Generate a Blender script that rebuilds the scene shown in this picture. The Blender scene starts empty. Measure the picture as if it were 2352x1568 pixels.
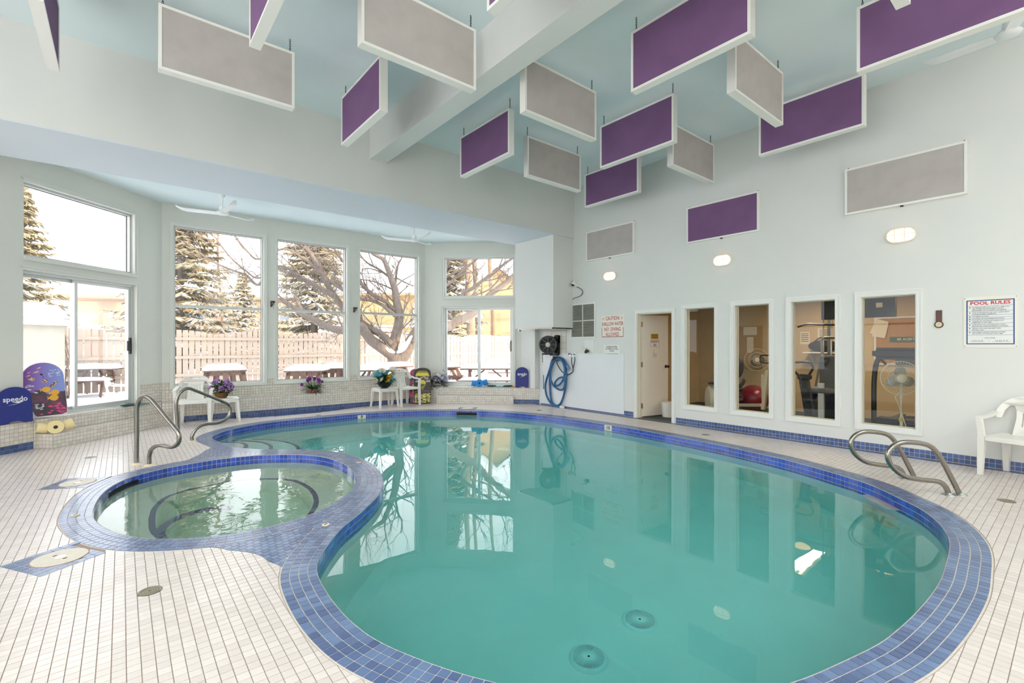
import bpy, bmesh, math, random
import numpy as np
from mathutils import Vector, Matrix
random.seed(7); rng = np.random.default_rng(7)
scn = bpy.context.scene
COL = scn.collection
# ------------------------------------------------------------------ camera
# X runs along the bay wall, Y along the gym wall, z = 0 is the pool deck
YAW = math.radians(39.5); CAMZ = 1.4; FPX = 1088.0
cam_d = bpy.data.cameras.new('camera'); cam = bpy.data.objects.new('camera', cam_d); COL.objects.link(cam)
cam.location = (0, 0, CAMZ); cam.rotation_euler = (math.pi/2, 0, -YAW)
cam_d.sensor_fit = 'HORIZONTAL'; cam_d.sensor_width = 36.0; cam_d.lens = 36.0*FPX/2352.0
cam_d.shift_y = 8.0/2352.0; cam_d.clip_start = 0.05; cam_d.clip_end = 400
scn.camera = cam
# ------------------------------------------------------------------ world, sun, exposure
w = bpy.data.worlds.new('winter_sky'); scn.world = w; w.use_nodes = True
bg = w.node_tree.nodes['Background']; bg.inputs[0].default_value = (0.95, 0.965, 1.0, 1); bg.inputs[1].default_value = 4.6
sun_d = bpy.data.lights.new('sun', 'SUN'); sun = bpy.data.objects.new('sun', sun_d); COL.objects.link(sun)
sun_d.energy = 7.0; sun_d.color = (1.0, 0.74, 0.45); sun_d.angle = math.radians(1.0)
_sd = Vector((-0.42, 0.86, -0.27)).normalized()      # low winter sun from behind the building
sun.rotation_euler = _sd.to_track_quat('-Z', 'Y').to_euler()
vs = scn.view_settings
vs.view_transform = 'Standard'; vs.look = 'None'; vs.gamma = 1.0; vs.use_curve_mapping = False
vs.exposure = -0.12
FILL_DOWN = 35.0; FILL_UP = 170.0; GYM_W = 26.0
scn.cycles.max_bounces = 12; scn.cycles.diffuse_bounces = 5; scn.cycles.glossy_bounces = 4
scn.cycles.transmission_bounces = 8; scn.cycles.transparent_max_bounces = 12
scn.cycles.sample_clamp_indirect = 6.0
scn.cycles.use_denoising = True

# ------------------------------------------------------------------ helpers
def lin(c):
    if isinstance(c, str):
        c = c.lstrip('#'); c = [int(c[i:i+2], 16)/255 for i in (0, 2, 4)]
    return tuple((v/12.92 if v <= 0.04045 else ((v+0.055)/1.055)**2.4) for v in c)

def tagged(o, label=None, cat=None, group=None, kind=None):
    if label: o['label'] = label
    if cat: o['category'] = cat
    if group: o['group'] = group
    if kind: o['kind'] = kind
    return o

def thing(name, label, cat, loc=(0, 0, 0), rotz=0.0, group=None):
    o = bpy.data.objects.new(name, None); COL.objects.link(o)
    o.empty_display_size = 0.05
    o.location = loc; o.rotation_euler = (0, 0, rotz)
    return tagged(o, label, cat, group)

def dup(root, loc=None, rotz=None, label=None, group=None):
    def cp(o, par):
        c = o.copy(); COL.objects.link(c); c.parent = par
        for ch in o.children: cp(ch, c)
        return c
    r = cp(root, root.parent)
    if loc is not None: r.location = loc
    if rotz is not None: r.rotation_euler = (0, 0, rotz)
    if label: r['label'] = label
    if group: r['group'] = group
    return r

MATS = {}
def mat(name, col, rough=0.5, metal=0.0, var=0.0, vscale=8.0, bump=0.0, bscale=60.0, spec=0.5, coat=0.0, emit=None, estr=0.0, stretch=None):
    if name in MATS: return MATS[name]
    m = bpy.data.materials.new(name); m.use_nodes = True; nt = m.node_tree
    b = nt.nodes['Principled BSDF']; c = lin(col)
    b.inputs['Base Color'].default_value = (*c, 1); b.inputs['Roughness'].default_value = rough
    b.inputs['Metallic'].default_value = metal; b.inputs['Specular IOR Level'].default_value = spec
    if coat: b.inputs['Coat Weight'].default_value = coat
    if emit is not None:
        b.inputs['Emission Color'].default_value = (*lin(emit), 1); b.inputs['Emission Strength'].default_value = estr
    if var or bump:
        tc = nt.nodes.new('ShaderNodeTexCoord')
        vec = tc.outputs['Object']
        if stretch:
            mp = nt.nodes.new('ShaderNodeMapping'); mp.inputs['Scale'].default_value = stretch
            nt.links.new(vec, mp.inputs['Vector']); vec = mp.outputs['Vector']
    if var:
        n = nt.nodes.new('ShaderNodeTexNoise'); n.inputs['Scale'].default_value = vscale; n.inputs['Detail'].default_value = 4
        nt.links.new(vec, n.inputs['Vector'])
        r = nt.nodes.new('ShaderNodeMapRange'); r.inputs[1].default_value = 0.3; r.inputs[2].default_value = 0.7
        r.inputs[3].default_value = 1-var; r.inputs[4].default_value = 1+var*0.5
        nt.links.new(n.outputs['Fac'], r.inputs[0])
        mx = nt.nodes.new('ShaderNodeVectorMath'); mx.operation = 'SCALE'
        mx.inputs[0].default_value = c; nt.links.new(r.outputs[0], mx.inputs['Scale'])
        nt.links.new(mx.outputs[0], b.inputs['Base Color'])
    if bump:
        n2 = nt.nodes.new('ShaderNodeTexNoise'); n2.inputs['Scale'].default_value = bscale; n2.inputs['Detail'].default_value = 3
        nt.links.new(vec, n2.inputs['Vector'])
        bp = nt.nodes.new('ShaderNodeBump'); bp.inputs['Strength'].default_value = bump; bp.inputs['Distance'].default_value = 0.01
        nt.links.new(n2.outputs['Fac'], bp.inputs['Height']); nt.links.new(bp.outputs[0], b.inputs['Normal'])
    MATS[name] = m
    return m

def tile_mat(name, c1, c2, rough, coat=0.0, mottle=0.0):
    """glazed tile: the tone of each tile comes from its own 'tv' value"""
    m = bpy.data.materials.new(name); m.use_nodes = True; nt = m.node_tree; b = nt.nodes['Principled BSDF']
    at = nt.nodes.new('ShaderNodeAttribute'); at.attribute_name = 'tv'
    mx = nt.nodes.new('ShaderNodeMix'); mx.data_type = 'RGBA'
    mx.inputs[6].default_value = (*lin(c1), 1); mx.inputs[7].default_value = (*lin(c2), 1)
    f = at.outputs['Fac']
    if mottle:
        tc = nt.nodes.new('ShaderNodeTexCoord'); n = nt.nodes.new('ShaderNodeTexNoise'); n.inputs['Scale'].default_value = 45; n.inputs['Detail'].default_value = 3
        nt.links.new(tc.outputs['Object'], n.inputs['Vector'])
        ma = nt.nodes.new('ShaderNodeMath'); ma.operation = 'MULTIPLY_ADD'; ma.inputs[1].default_value = mottle; ma.inputs[2].default_value = -mottle*0.5
        nt.links.new(n.outputs['Fac'], ma.inputs[0])
        ad = nt.nodes.new('ShaderNodeMath'); ad.operation = 'ADD'; ad.use_clamp = True
        nt.links.new(at.outputs['Fac'], ad.inputs[0]); nt.links.new(ma.outputs[0], ad.inputs[1]); f = ad.outputs[0]
    nt.links.new(f, mx.inputs[0]); nt.links.new(mx.outputs[2], b.inputs['Base Color'])
    b.inputs['Roughness'].default_value = rough; b.inputs['Coat Weight'].default_value = coat; b.inputs['Coat Roughness'].default_value = 0.08
    MATS[name] = m
    return m

class MB:
    """collects shapes of ONE part, then links them as one mesh object"""
    def __init__(s): s.v = []; s.f = []
    def add(s, vs_, fs, M=None):
        k = len(s.v)
        for p in vs_:
            p = Vector(p)
            if M is not None: p = M @ p
            s.v.append(tuple(p))
        for f in fs: s.f.append(tuple(i+k for i in f))
        return s
    def box(s, c, d, M=None, rz=0.0, R=None):
        x, y, z = d[0]/2, d[1]/2, d[2]/2
        T = Matrix.Translation(c)
        if rz: T = T @ Matrix.Rotation(rz, 4, 'Z')
        if R is not None: T = T @ R
        if M is not None: T = M @ T
        return s.add([(-x,-y,-z),(x,-y,-z),(x,y,-z),(-x,y,-z),(-x,-y,z),(x,-y,z),(x,y,z),(-x,y,z)],
                     [(0,3,2,1),(4,5,6,7),(0,1,5,4),(1,2,6,5),(2,3,7,6),(3,0,4,7)], T)
    def b2(s, a, b, M=None):
        return s.box([(a[i]+b[i])/2 for i in range(3)], [abs(b[i]-a[i]) for i in range(3)], M)
    def taper(s, p0, d0, p1, d1, M=None):
        """bar of rectangular section from p0 (size d0) to p1 (size d1), sections in the xy plane"""
        vs_ = []
        for p, d in ((p0, d0), (p1, d1)):
            for sx, sy in ((-1,-1),(1,-1),(1,1),(-1,1)): vs_.append((p[0]+sx*d[0]/2, p[1]+sy*d[1]/2, p[2]))
        return s.add(vs_, [(0,3,2,1),(4,5,6,7),(0,1,5,4),(1,2,6,5),(2,3,7,6),(3,0,4,7)], M)
    def bar(s, p0, p1, wd, hd, M=None, up=(0,0,1)):
        p0 = Vector(p0); p1 = Vector(p1); d = (p1-p0); L = d.length; d.normalize()
        u = Vector(up)
        if abs(d.dot(u)) > 0.99: u = Vector((0,1,0))
        a = d.cross(u).normalized(); b = a.cross(d).normalized()
        vs_ = []
        for p in (p0, p1):
            for sx, sy in ((-1,-1),(1,-1),(1,1),(-1,1)): vs_.append(p + a*sx*wd/2 + b*sy*hd/2)
        return s.add(vs_, [(0,3,2,1),(4,5,6,7),(0,1,5,4),(1,2,6,5),(2,3,7,6),(3,0,4,7)], M)
    def prism(s, poly, z0, z1, M=None):
        n = len(poly)
        vs_ = [(p[0], p[1], z0) for p in poly] + [(p[0], p[1], z1) for p in poly]
        fs = [tuple(range(n-1, -1, -1)), tuple(range(n, 2*n))] + [(i, (i+1) % n, n+(i+1) % n, n+i) for i in range(n)]
        return s.add(vs_, fs, M)
    def tube(s, pts, r, seg=8, M=None, closed=False, caps=True):
        P = [Vector(p) for p in pts]; n = len(P)
        rs = r if isinstance(r, (list, tuple)) else [r]*n
        T = []
        for i in range(n):
            a = P[(i-1) % n] if (closed or i > 0) else P[i]; b = P[(i+1) % n] if (closed or i < n-1) else P[i]
            t = (b-a)
            T.append(t.normalized() if t.length > 1e-9 else Vector((0,0,1)))
        u = T[0].orthogonal().normalized(); vs_ = []
        for i in range(n):
            u = (u - T[i]*u.dot(T[i]))
            u = u.normalized() if u.length > 1e-6 else T[i].orthogonal().normalized()
            v = T[i].cross(u)
            for k in range(seg):
                a = 2*math.pi*k/seg
                vs_.append(P[i] + (u*math.cos(a)+v*math.sin(a))*rs[i])
        fs = []
        for i in range(n if closed else n-1):
            j = (i+1) % n
            for k in range(seg):
                l = (k+1) % seg
                fs.append((i*seg+k, i*seg+l, j*seg+l, j*seg+k))
        if caps and not closed:
            fs.append(tuple(range(seg-1, -1, -1))); fs.append(tuple(range((n-1)*seg, n*seg)))
        return s.add(vs_, fs, M)
    def lathe(s, prof, seg=24, c=(0,0,0), M=None, sx=1.0, sy=1.0):
        """profile [(r, z)] turned about z"""
        vs_ = []; fs = []; n = len(prof)
        for r, z in prof:
            for k in range(seg):
                a = 2*math.pi*k/seg
                vs_.append((c[0]+r*sx*math.cos(a), c[1]+r*sy*math.sin(a), c[2]+z))
        for i in range(n-1):
            for k in range(seg):
                l = (k+1) % seg
                fs.append((i*seg+k, i*seg+l, (i+1)*seg+l, (i+1)*seg+k))
        if prof[0][0] > 1e-6: fs.append(tuple(range(seg-1, -1, -1)))
        if prof[-1][0] > 1e-6: fs.append(tuple(range((n-1)*seg, n*seg)))
        return s.add(vs_, fs, M)
    def ball(s, c, r, seg=10, rings=6, M=None):
        if not isinstance(r, (tuple, list)): r = (r, r, r)
        prof = [(math.sin(math.pi*i/rings), -math.cos(math.pi*i/rings)) for i in range(rings+1)]
        vs_ = []; fs = []
        for a, z in prof:
            for k in range(seg):
                t = 2*math.pi*k/seg
                vs_.append((c[0]+r[0]*a*math.cos(t), c[1]+r[1]*a*math.sin(t), c[2]+r[2]*z))
        for i in range(rings):
            for k in range(seg):
                l = (k+1) % seg
                fs.append((i*seg+k, i*seg+l, (i+1)*seg+l, (i+1)*seg+k))
        return s.add(vs_, fs, M)
    def build(s, name, m, parent=None, smooth=False, bevel=0.0, loc=None, label=None, cat=None, group=None, kind=None, weld=False, seg=1):
        me = bpy.data.meshes.new(name); me.from_pydata(s.v, [], s.f); me.update()
        o = finish(name, me, m, parent, smooth, bevel, weld, seg)
        if loc is not None: o.location = loc
        return tagged(o, label, cat, group, kind)

def finish(name, me, m, parent=None, smooth=False, bevel=0.0, weld=False, seg=1):
    if bevel or weld:
        bm = bmesh.new(); bm.from_mesh(me)
        bmesh.ops.remove_doubles(bm, verts=bm.verts, dist=1e-5)
        if bevel:
            es = [e for e in bm.edges if len(e.link_faces) == 2 and e.calc_face_angle(0) > 0.6]
            bmesh.ops.bevel(bm, geom=es, offset=bevel, segments=seg, affect='EDGES', clamp_overlap=True)
        bm.to_mesh(me); bm.free()
    if isinstance(m, (list, tuple)):
        for q in m: me.materials.append(q)
    elif m is not None: me.materials.append(m)
    if smooth:
        me.shade_smooth()
        try: me.set_sharp_from_angle(angle=math.radians(40))
        except Exception: pass
    o = bpy.data.objects.new(name, me); COL.objects.link(o)
    if parent is not None: o.parent = parent
    return o

def struct(o): o['kind'] = 'structure'; return o

def curve_mesh(cu):
    o = bpy.data.objects.new('tmp', cu); COL.objects.link(o)
    dg = bpy.context.evaluated_depsgraph_get(); dg.update()
    me = bpy.data.meshes.new_from_object(o.evaluated_get(dg))
    bpy.data.objects.remove(o); bpy.data.curves.remove(cu)
    return me

def plate_mesh(outline, holes=(), thick=0.01, bevel=0.0):
    """flat plate in local xy with holes, thickness along z (centred)"""
    cu = bpy.data.curves.new('plate', 'CURVE'); cu.dimensions = '2D'; cu.fill_mode = 'BOTH'
    cu.extrude = max(thick/2-bevel, 0.0); cu.bevel_depth = bevel; cu.bevel_resolution = 0; cu.offset = -bevel
    for loop in [outline]+list(holes):
        sp = cu.splines.new('POLY'); sp.points.add(len(loop)-1); sp.use_cyclic_u = True
        for p, q in zip(sp.points, loop): p.co = (q[0], q[1], 0, 1)
    return curve_mesh(cu)

def plate(name, outline, m, parent=None, holes=(), thick=0.01, bevel=0.0, M=None, bend=None, smooth=False):
    me = plate_mesh(outline, holes, thick, bevel)
    if bend:
        for v in me.vertices: v.co = bend(v.co.copy())
    if M is not None: me.transform(M)
    me.materials.clear()
    return finish(name, me, m, parent, smooth)

def text_mesh(txt, size, ext=0.0005, align='CENTER', space=1.0, line=1.0, bold=0.0, width=None, yalign='CENTER'):
    cu = bpy.data.curves.new('txt', 'FONT'); cu.body = txt; cu.size = size; cu.extrude = ext
    cu.align_x = align; cu.align_y = yalign; cu.space_character = space; cu.space_line = line; cu.offset = bold; cu.resolution_u = 2
    me = curve_mesh(cu)
    if width:
        xs = [v.co.x for v in me.vertices]; ww = max(xs)-min(xs)
        k = width/ww; c = 0 if align == 'CENTER' else min(xs)
        for v in me.vertices: v.co.x *= k
    return me

def text(name, txt, size, m, parent, M, **kw):
    me = text_mesh(txt, size, **kw); me.transform(M); me.materials.clear()
    return finish(name, me, m, parent)

def rrect(w_, h_, r, n=5, cx=0, cy=0):
    pts = []
    for (sx, sy, a0) in ((1,1,0),(-1,1,90),(-1,-1,180),(1,-1,270)):
        for i in range(n+1):
            a = math.radians(a0+90*i/n)
            pts.append((cx+sx*(w_/2-r)+r*math.cos(a), cy+sy*(h_/2-r)+r*math.sin(a)))
    return pts

def ell(rx, ry, n=20, cx=0, cy=0):
    return [(cx+rx*math.cos(2*math.pi*i/n), cy+ry*math.sin(2*math.pi*i/n)) for i in range(n)]

def catmull(pts, n=6, closed=False):
    P = [Vector(p) for p in pts]; N = len(P); out = []
    rngi = range(N) if closed else range(N-1)
    for i in rngi:
        if closed: a, b, c, d = P[(i-1) % N], P[i], P[(i+1) % N], P[(i+2) % N]
        else: a, b, c, d = P[max(i-1, 0)], P[i], P[i+1], P[min(i+2, N-1)]
        for k in range(n):
            t = k/n
            out.append(0.5*((2*b)+(c-a)*t+(2*a-5*b+4*c-d)*t*t+(3*b-a-3*c+d)*t**3))
    if not closed: out.append(P[-1])
    return out

def frame_M(origin, ux, uz=(0, 0, 1)):
    """local x -> ux, local y -> uz, local z -> ux x uz (out of the face)"""
    ux = Vector(ux).normalized(); uy = Vector(uz).normalized(); n = ux.cross(uy)
    M = Matrix.Identity(4)
    for i in range(3): M[i][0] = ux[i]; M[i][1] = uy[i]; M[i][2] = n[i]; M[i][3] = origin[i]
    return M

# ------------------------------------------------------------------ shared materials
M_WALL = mat('wall_paint', '#dededa', 0.75, var=0.02, vscale=1.5, bump=0.04, bscale=220)
M_BAYWALL = mat('bay_wall_paint', '#dcdcd4', 0.7, var=0.03, vscale=1.2, bump=0.06, bscale=200)
M_CEIL = mat('ceiling_paint', '#e2eef0', 0.8, var=0.02, vscale=0.8)
M_SOFFIT = mat('soffit_paint', '#d6dde4', 0.7)
M_TRIM = mat('white_trim', '#e6e6e2', 0.45)
M_PLASTIC = mat('white_resin', '#e9e6df', 0.4, spec=0.4)
M_STEEL = mat('brushed_steel', '#9a948c', 0.22, metal=1.0, var=0.12, vscale=3.0, stretch=(40, 40, 2))
M_BLACK = mat('black_plastic', '#1b1c1e', 0.45)
M_DARK = mat('dark_metal', '#2a2a2b', 0.4, metal=0.6)
M_CHROME = mat('chrome', '#d5d7da', 0.12, metal=1.0)
M_GROUT = mat('grout', '#a08d80', 0.9, var=0.12, vscale=14)
M_GROUTL = mat('grout_light', '#d6cbbe', 0.9, var=0.1, vscale=20)
T_DECK = tile_mat('deck_tile', '#d0c5c0', '#ded4ce', 0.32, coat=0.15, mottle=0.3)
T_COPE = tile_mat('coping_tile', '#41527a', '#63799e', 0.3, coat=0.25, mottle=0.35)
T_LINE = tile_mat('waterline_tile', '#1d3a94', '#2c55c4', 0.12, coat=0.6, mottle=0.3)
T_WHITE = tile_mat('mosaic_tile', '#d6cfc4', '#e6e0d6', 0.22, coat=0.3)
T_BASE = tile_mat('base_tile', '#2f4878', '#48639a', 0.25, coat=0.3, mottle=0.3)
def glass_mat(name, tint=(1, 1, 1), ior=1.5, k=1.0):
    m = bpy.data.materials.new(name); m.use_nodes = True; nt = m.node_tree
    nt.nodes.remove(nt.nodes['Principled BSDF']); out = nt.nodes['Material Output']
    t = nt.nodes.new('ShaderNodeBsdfTransparent'); t.inputs[0].default_value = (*tint, 1)
    g = nt.nodes.new('ShaderNodeBsdfGlossy'); g.inputs['Roughness'].default_value = 0.0; g.inputs[0].default_value = (k, k, k, 1)
    fr = nt.nodes.new('ShaderNodeFresnel'); fr.inputs[0].default_value = ior
    mx = nt.nodes.new('ShaderNodeMixShader')
    ge = nt.nodes.new('ShaderNodeNewGeometry'); inv = nt.nodes.new('ShaderNodeMath'); inv.operation = 'SUBTRACT'; inv.inputs[0].default_value = 1.0
    nt.links.new(ge.outputs['Backfacing'], inv.inputs[1]); mu = nt.nodes.new('ShaderNodeMath'); mu.operation = 'MULTIPLY'
    nt.links.new(fr.outputs[0], mu.inputs[0]); nt.links.new(inv.outputs[0], mu.inputs[1])   # one reflection per pane, at the face the light meets first
    nt.links.new(mu.outputs[0], mx.inputs[0]); nt.links.new(t.outputs[0], mx.inputs[1]); nt.links.new(g.outputs[0], mx.inputs[2])
    nt.links.new(mx.outputs[0], out.inputs[0]); MATS[name] = m
    return m
M_GLASS = glass_mat('window_glass', (0.98, 0.985, 0.98))
M_GLASSG = glass_mat('interior_glass', (0.97, 0.98, 0.97), 1.38)
# ------------------------------------------------------------------ room shell
XR = 7.65; YF = 7.14; YS = 8.5; ZS = 3.745; ZC = 4.80; ZB = 3.975; YW = 10.65
S2 = math.sqrt(0.5)
BLX, BRX = 0.564, 5.929
XL, YN = -4.2, -5.0                      # left wall and near wall, out of the picture
def wallseg(name, p0, ux, n_out, L, z0, z1, th, openings, m):
    """wall slab whose room face runs from p0 along ux; openings are (a0, a1, z0, z1)"""
    us = sorted({0.0, L, *[v for o in openings for v in o[:2]]}); zs = sorted({z0, z1, *[v for o in openings for v in o[2:]]})
    mb = MB(); ux = Vector((*ux, 0)); n = Vector((*n_out, 0)); p0 = Vector((*p0, 0))
    for i in range(len(us)-1):
        run = None
        for j in range(len(zs)-1):
            ca, cz = (us[i]+us[i+1])/2, (zs[j]+zs[j+1])/2
            solid = not any(o[0] < ca < o[1] and o[2] < cz < o[3] for o in openings)
            if solid:
                if run is None: run = [zs[j], zs[j+1]]
                else: run[1] = zs[j+1]
            if (not solid or j == len(zs)-2) and run:
                a, b = us[i], us[i+1]
                q = [p0+ux*a, p0+ux*b, p0+ux*b+n*th, p0+ux*a+n*th]
                mb.add([(v.x, v.y, run[0]) for v in q]+[(v.x, v.y, run[1]) for v in q],
                       [(0,3,2,1),(4,5,6,7),(0,1,5,4),(1,2,6,5),(2,3,7,6),(3,0,4,7)])
                run = None
    return struct(mb.build(name, m))

LS0 = (-1.586+8.5)*S2
RS0 = (BRX-YW)*S2
# left bay wall
LOP = [(5.70-LS0, 7.36-LS0, 2.60, 3.60), (5.69-LS0, 7.40-LS0, 0.40, 2.41)]
wallseg('wall_bay_left', (-1.586, 8.5), (S2, S2), (-S2, S2), (BLX+YW)*S2-LS0+0.05, 0, ZB+0.02, 0.2, LOP, M_BAYWALL)
MOP = [(0.735-BLX, 2.235-BLX, 0.645, 3.60), (2.485-BLX, 3.935-BLX, 0.645, 3.60), (4.235-BLX, 5.74-BLX, 0.645, 3.60)]
wallseg('wall_bay_middle', (BLX, YW), (1, 0), (0, 1), BRX-BLX, 0, ZB+0.02, 0.2, MOP, M_BAYWALL)
ROP = [(-2.85-RS0, -1.08-RS0, 2.61, 3.60), (-2.88-RS0, -1.10-RS0, 0.39, 2.36)]
wallseg('wall_bay_right', (BRX, YW), (S2, -S2), (S2, S2), -0.80-RS0, 0, ZB+0.02, 0.2, ROP, M_BAYWALL)
# gym wall with door and four windows, in a = 9.2 - Y
GW = [(3.955, 4.50), (3.085, 3.63), (2.215, 2.79), (1.35, 1.93)]
DOORY = (4.745, 5.505)
gop = [(9.2-b, 9.2-a, 0.335, 2.045) for a, b in GW] + [(9.2-DOORY[1], 9.2-DOORY[0], 0.0, 2.01)]
wallseg('wall_right', (XR, 9.2), (0, -1), (1, 0), 9.2-YN, 0, ZC+0.02, 0.14, gop, M_WALL)
# back wall left of the bay, left wall with three windows, near wall
wallseg('wall_back', (XL, YS), (1, 0), (0, 1), -1.586-XL, 0, ZC, 0.2, [], M_BAYWALL)
lop = [(0.6+2.6*k, 2.7+2.6*k, 0.45, 3.4) for k in range(5)]
wallseg('wall_left', (XL, YN), (0, 1), (-1, 0), YS-YN, 0, ZC+0.02, 0.2, lop, M_WALL)
wallseg('wall_near', (XL, YN), (1, 0), (0, -1), XR-XL, 0, ZC+0.02, 0.2, [], M_WALL)
for k, o in enumerate(lop):
    mb = MB()
    for z in (o[2]+0.03, 2.1, o[3]-0.03): mb.b2((XL-0.14, YN+o[0], z-0.03), (XL-0.06, YN+o[1], z+0.03))
    for y in (YN+o[0]+0.03, YN+o[1]-0.03): mb.b2((XL-0.14, y-0.03, o[2]), (XL-0.06, y+0.03, o[3]))
    fr = struct(mb.build('window_%d' % (20+k), M_TRIM))
    MB().b2((XL-0.105, YN+o[0], o[2]), (XL-0.1, YN+o[1], o[3])).build('pane', M_GLASS, fr)
# ceiling, bulkhead with its soffit, bay ceiling, beam
struct(MB().b2((XL-0.2, YN-0.2, ZC), (XR+0.14, YF+0.4, ZC+0.3)).build('ceiling', M_CEIL))
struct(MB().b2((XL, YF, ZS+0.002), (XR, YS, ZC)).build('wall_bulkhead', M_WALL))
struct(MB().b2((XL, YF, ZS-0.012), (XR, YS, ZS+0.002)).build('ceiling_soffit', M_SOFFIT))
mb = MB(); mb.prism([(-1.8, YS), (XR+0.1, YS), (XR+0.1, 8.7), (BRX+0.2, YW+0.2), (BLX-0.2, YW+0.2), (-1.8, 8.6)], ZB, ZB+0.3)
struct(mb.build('ceiling_bay', M_CEIL))
struct(MB().b2((-6, YN-0.6, ZC+0.3), (12.5, YW+0.9, ZC+0.55)).build('roof_slab', mat('roof_snow', '#e8ecf2', 0.8)))
struct(MB().b2((3.0, YN, 4.31), (3.27, YF, ZC)).build('ceiling_beam', M_WALL))
# boxed chase under the soffit, metal strip below it
struct(MB().b2((7.04, 7.17, 1.775), (XR, 8.42, ZS-0.012)).build('wall_chase', M_WALL))
mb = MB(); mb.b2((7.03, 7.16, 1.745), (7.06, 8.3, 1.775)); mb.b2((7.03, 7.16, 1.745), (7.6, 7.19, 1.772))
mb.box((7.045, 8.28, 1.735), (0.045, 0.05, 0.05))
struct(mb.build('trim_1', M_STEEL))

# ------------------------------------------------------------------ windows of the bay
def box_frame(mb, M, x0, x1, y0, y1, wd, z0, z1, sides='LRTB'):
    if 'L' in sides: mb.b2((x0, y0, z0), (x0+wd, y1, z1), M)
    if 'R' in sides: mb.b2((x1-wd, y0, z0), (x1, y1, z1), M)
    if 'T' in sides: mb.b2((x0+wd, y1-wd, z0), (x1-wd, y1, z1), M)
    if 'B' in sides: mb.b2((x0+wd, y0, z0), (x1-wd, y0+wd, z1), M)
M_ALU = mat('window_aluminium', '#c9cbc8', 0.35, metal=0.35)
M_CASE = mat('window_casing_paint', '#dfdfd8', 0.5)
M_GASKET = mat('window_gasket', '#4a4444', 0.6)
def casing(root, M, x0, x1, y0, y1, sides='LRTB', wd=0.055):
    mb = MB(); box_frame(mb, M, x0-wd, x1+wd, y0-wd, y1+wd, wd, -0.0, 0.016, sides)
    box_frame(mb, M, x0-wd, x1+wd, y0-wd, y1+wd, 0.018, 0.016, 0.026, sides)
    return mb.build('casing', M_CASE, root)
def fixed_window(n, M, w_, h_, mull=None, sides='LRTB'):
    root = struct(thing('window_%d' % n, None, None))
    casing(root, M, 0, w_, 0, h_, sides)
    mb = MB(); box_frame(mb, M, 0, w_, 0, h_, 0.03, -0.15, -0.05)
    mb.build('frame', M_ALU, root)
    mb = MB(); box_frame(mb, M, 0.028, w_-0.028, 0.028, h_-0.028, 0.008, -0.112, -0.1)
    mb.build('gasket', M_GASKET, root)
    ys = [0.03] + ([mull-0.025, mull+0.025] if mull else []) + [h_-0.03]
    if mull: MB().b2((0.03, mull-0.025, -0.14), (w_-0.03, mull+0.025, -0.06), M).build('mullion', M_ALU, root)
    for i in range(0, len(ys), 2):
        MB().b2((0.03, ys[i], -0.108), (w_-0.03, ys[i+1], -0.103), M).build('pane', M_GLASS, root)
    return root
def sliding_door(n, M, w_, h_, xm, sides='LRTB', handle_x=None):
    root = struct(thing('window_%d' % n, None, None))
    casing(root, M, 0, w_, 0, h_, sides)
    mb = MB(); box_frame(mb, M, 0, w_, 0, h_, 0.035, -0.17, -0.04); mb.build('frame', M_ALU, root)
    for k, (a, b, z) in enumerate(((0.035, xm+0.03, -0.14), (xm-0.03, w_-0.035, -0.085))):
        mb = MB(); box_frame(mb, M, a, b, 0.035, h_-0.035, 0.045, z-0.02, z+0.02); s = mb.build('sash', M_ALU, root)
        MB().b2((a+0.045, 0.08, z-0.003), (b-0.045, h_-0.08, z+0.003), M).build('pane', M_GLASS, s)
        if k == 1:
            hb = MB(); hx = b-0.03
            hb.b2((hx-0.012, 0.85, z+0.02), (hx+0.012, 1.12, z+0.05), M); hb.b2((hx-0.04, 0.9, z+0.02), (hx-0.028, 1.07, z+0.04), M)
            hb.build('handle', M_DARK, s)
    return root
def Lp(s): return ((s*math.sqrt(2)-10.086)/2, (s*math.sqrt(2)+10.086)/2)       # point on the left bay wall
def Rp(s): return ((16.579+s*math.sqrt(2))/2, (16.579-s*math.sqrt(2))/2)       # point on the right bay wall
def ML(s, z): p = Lp(s); return frame_M((p[0], p[1], z), (S2, S2, 0))
def MR(s, z): p = Rp(s); return frame_M((p[0], p[1], z), (S2, -S2, 0))
def MM(x, z): return frame_M((x, YW, z), (1, 0, 0))
fixed_window(1, ML(5.70, 2.60), 1.66, 1.0, sides='RTB')
sliding_door(2, ML(5.69, 0.40), 1.71, 2.01, 0.77, sides='RT')
fixed_window(3, MM(0.735, 0.645), 1.5, 2.955, 1.48)
fixed_window(4, MM(2.485, 0.645), 1.45, 2.955, 1.485)
fixed_window(5, MM(4.235, 0.645), 1.505, 2.955, 1.50)
fixed_window(6, MR(-2.85, 2.61), 1.77, 0.99)
sliding_door(7, MR(-2.88, 0.39), 1.78, 1.97, 0.91, sides='LRT')
# opening brackets with a short chain on the piers between the middle windows
for x, z in ((2.365, 2.24), (4.09, 2.20)):
    t = thing('window_bracket', 'rusty window bracket with dangling chain on the pier %s' % ('above the lilac basket' if x < 3 else 'above the flowers in a black bowl'), 'bracket', (x, YW, z))
    mb = MB(); mb.b2((-0.008, -0.012, -0.06), (0.012, 0, 0.06)); mb.b2((-0.008, -0.05, 0.03), (0.07, -0.005, 0.06)); mb.bar((0, -0.03, -0.05), (0.05, -0.04, 0.04), 0.012, 0.02)
    mb.build('arm', mat('rusty_brown', '#4a3426', 0.6, var=0.3, vscale=30), t)
    mb = MB()
    for i in range(5): mb.tube([(0.055+0.006*math.cos(a), -0.035+(0.004*math.sin(a) if i % 2 else 0), 0.01-0.03*i+0.016*math.sin(a)) for a in [k*math.pi/4 for k in range(8)]], 0.0035, 5, closed=True)
    mb.build('chain', M_CHROME, t)
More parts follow.
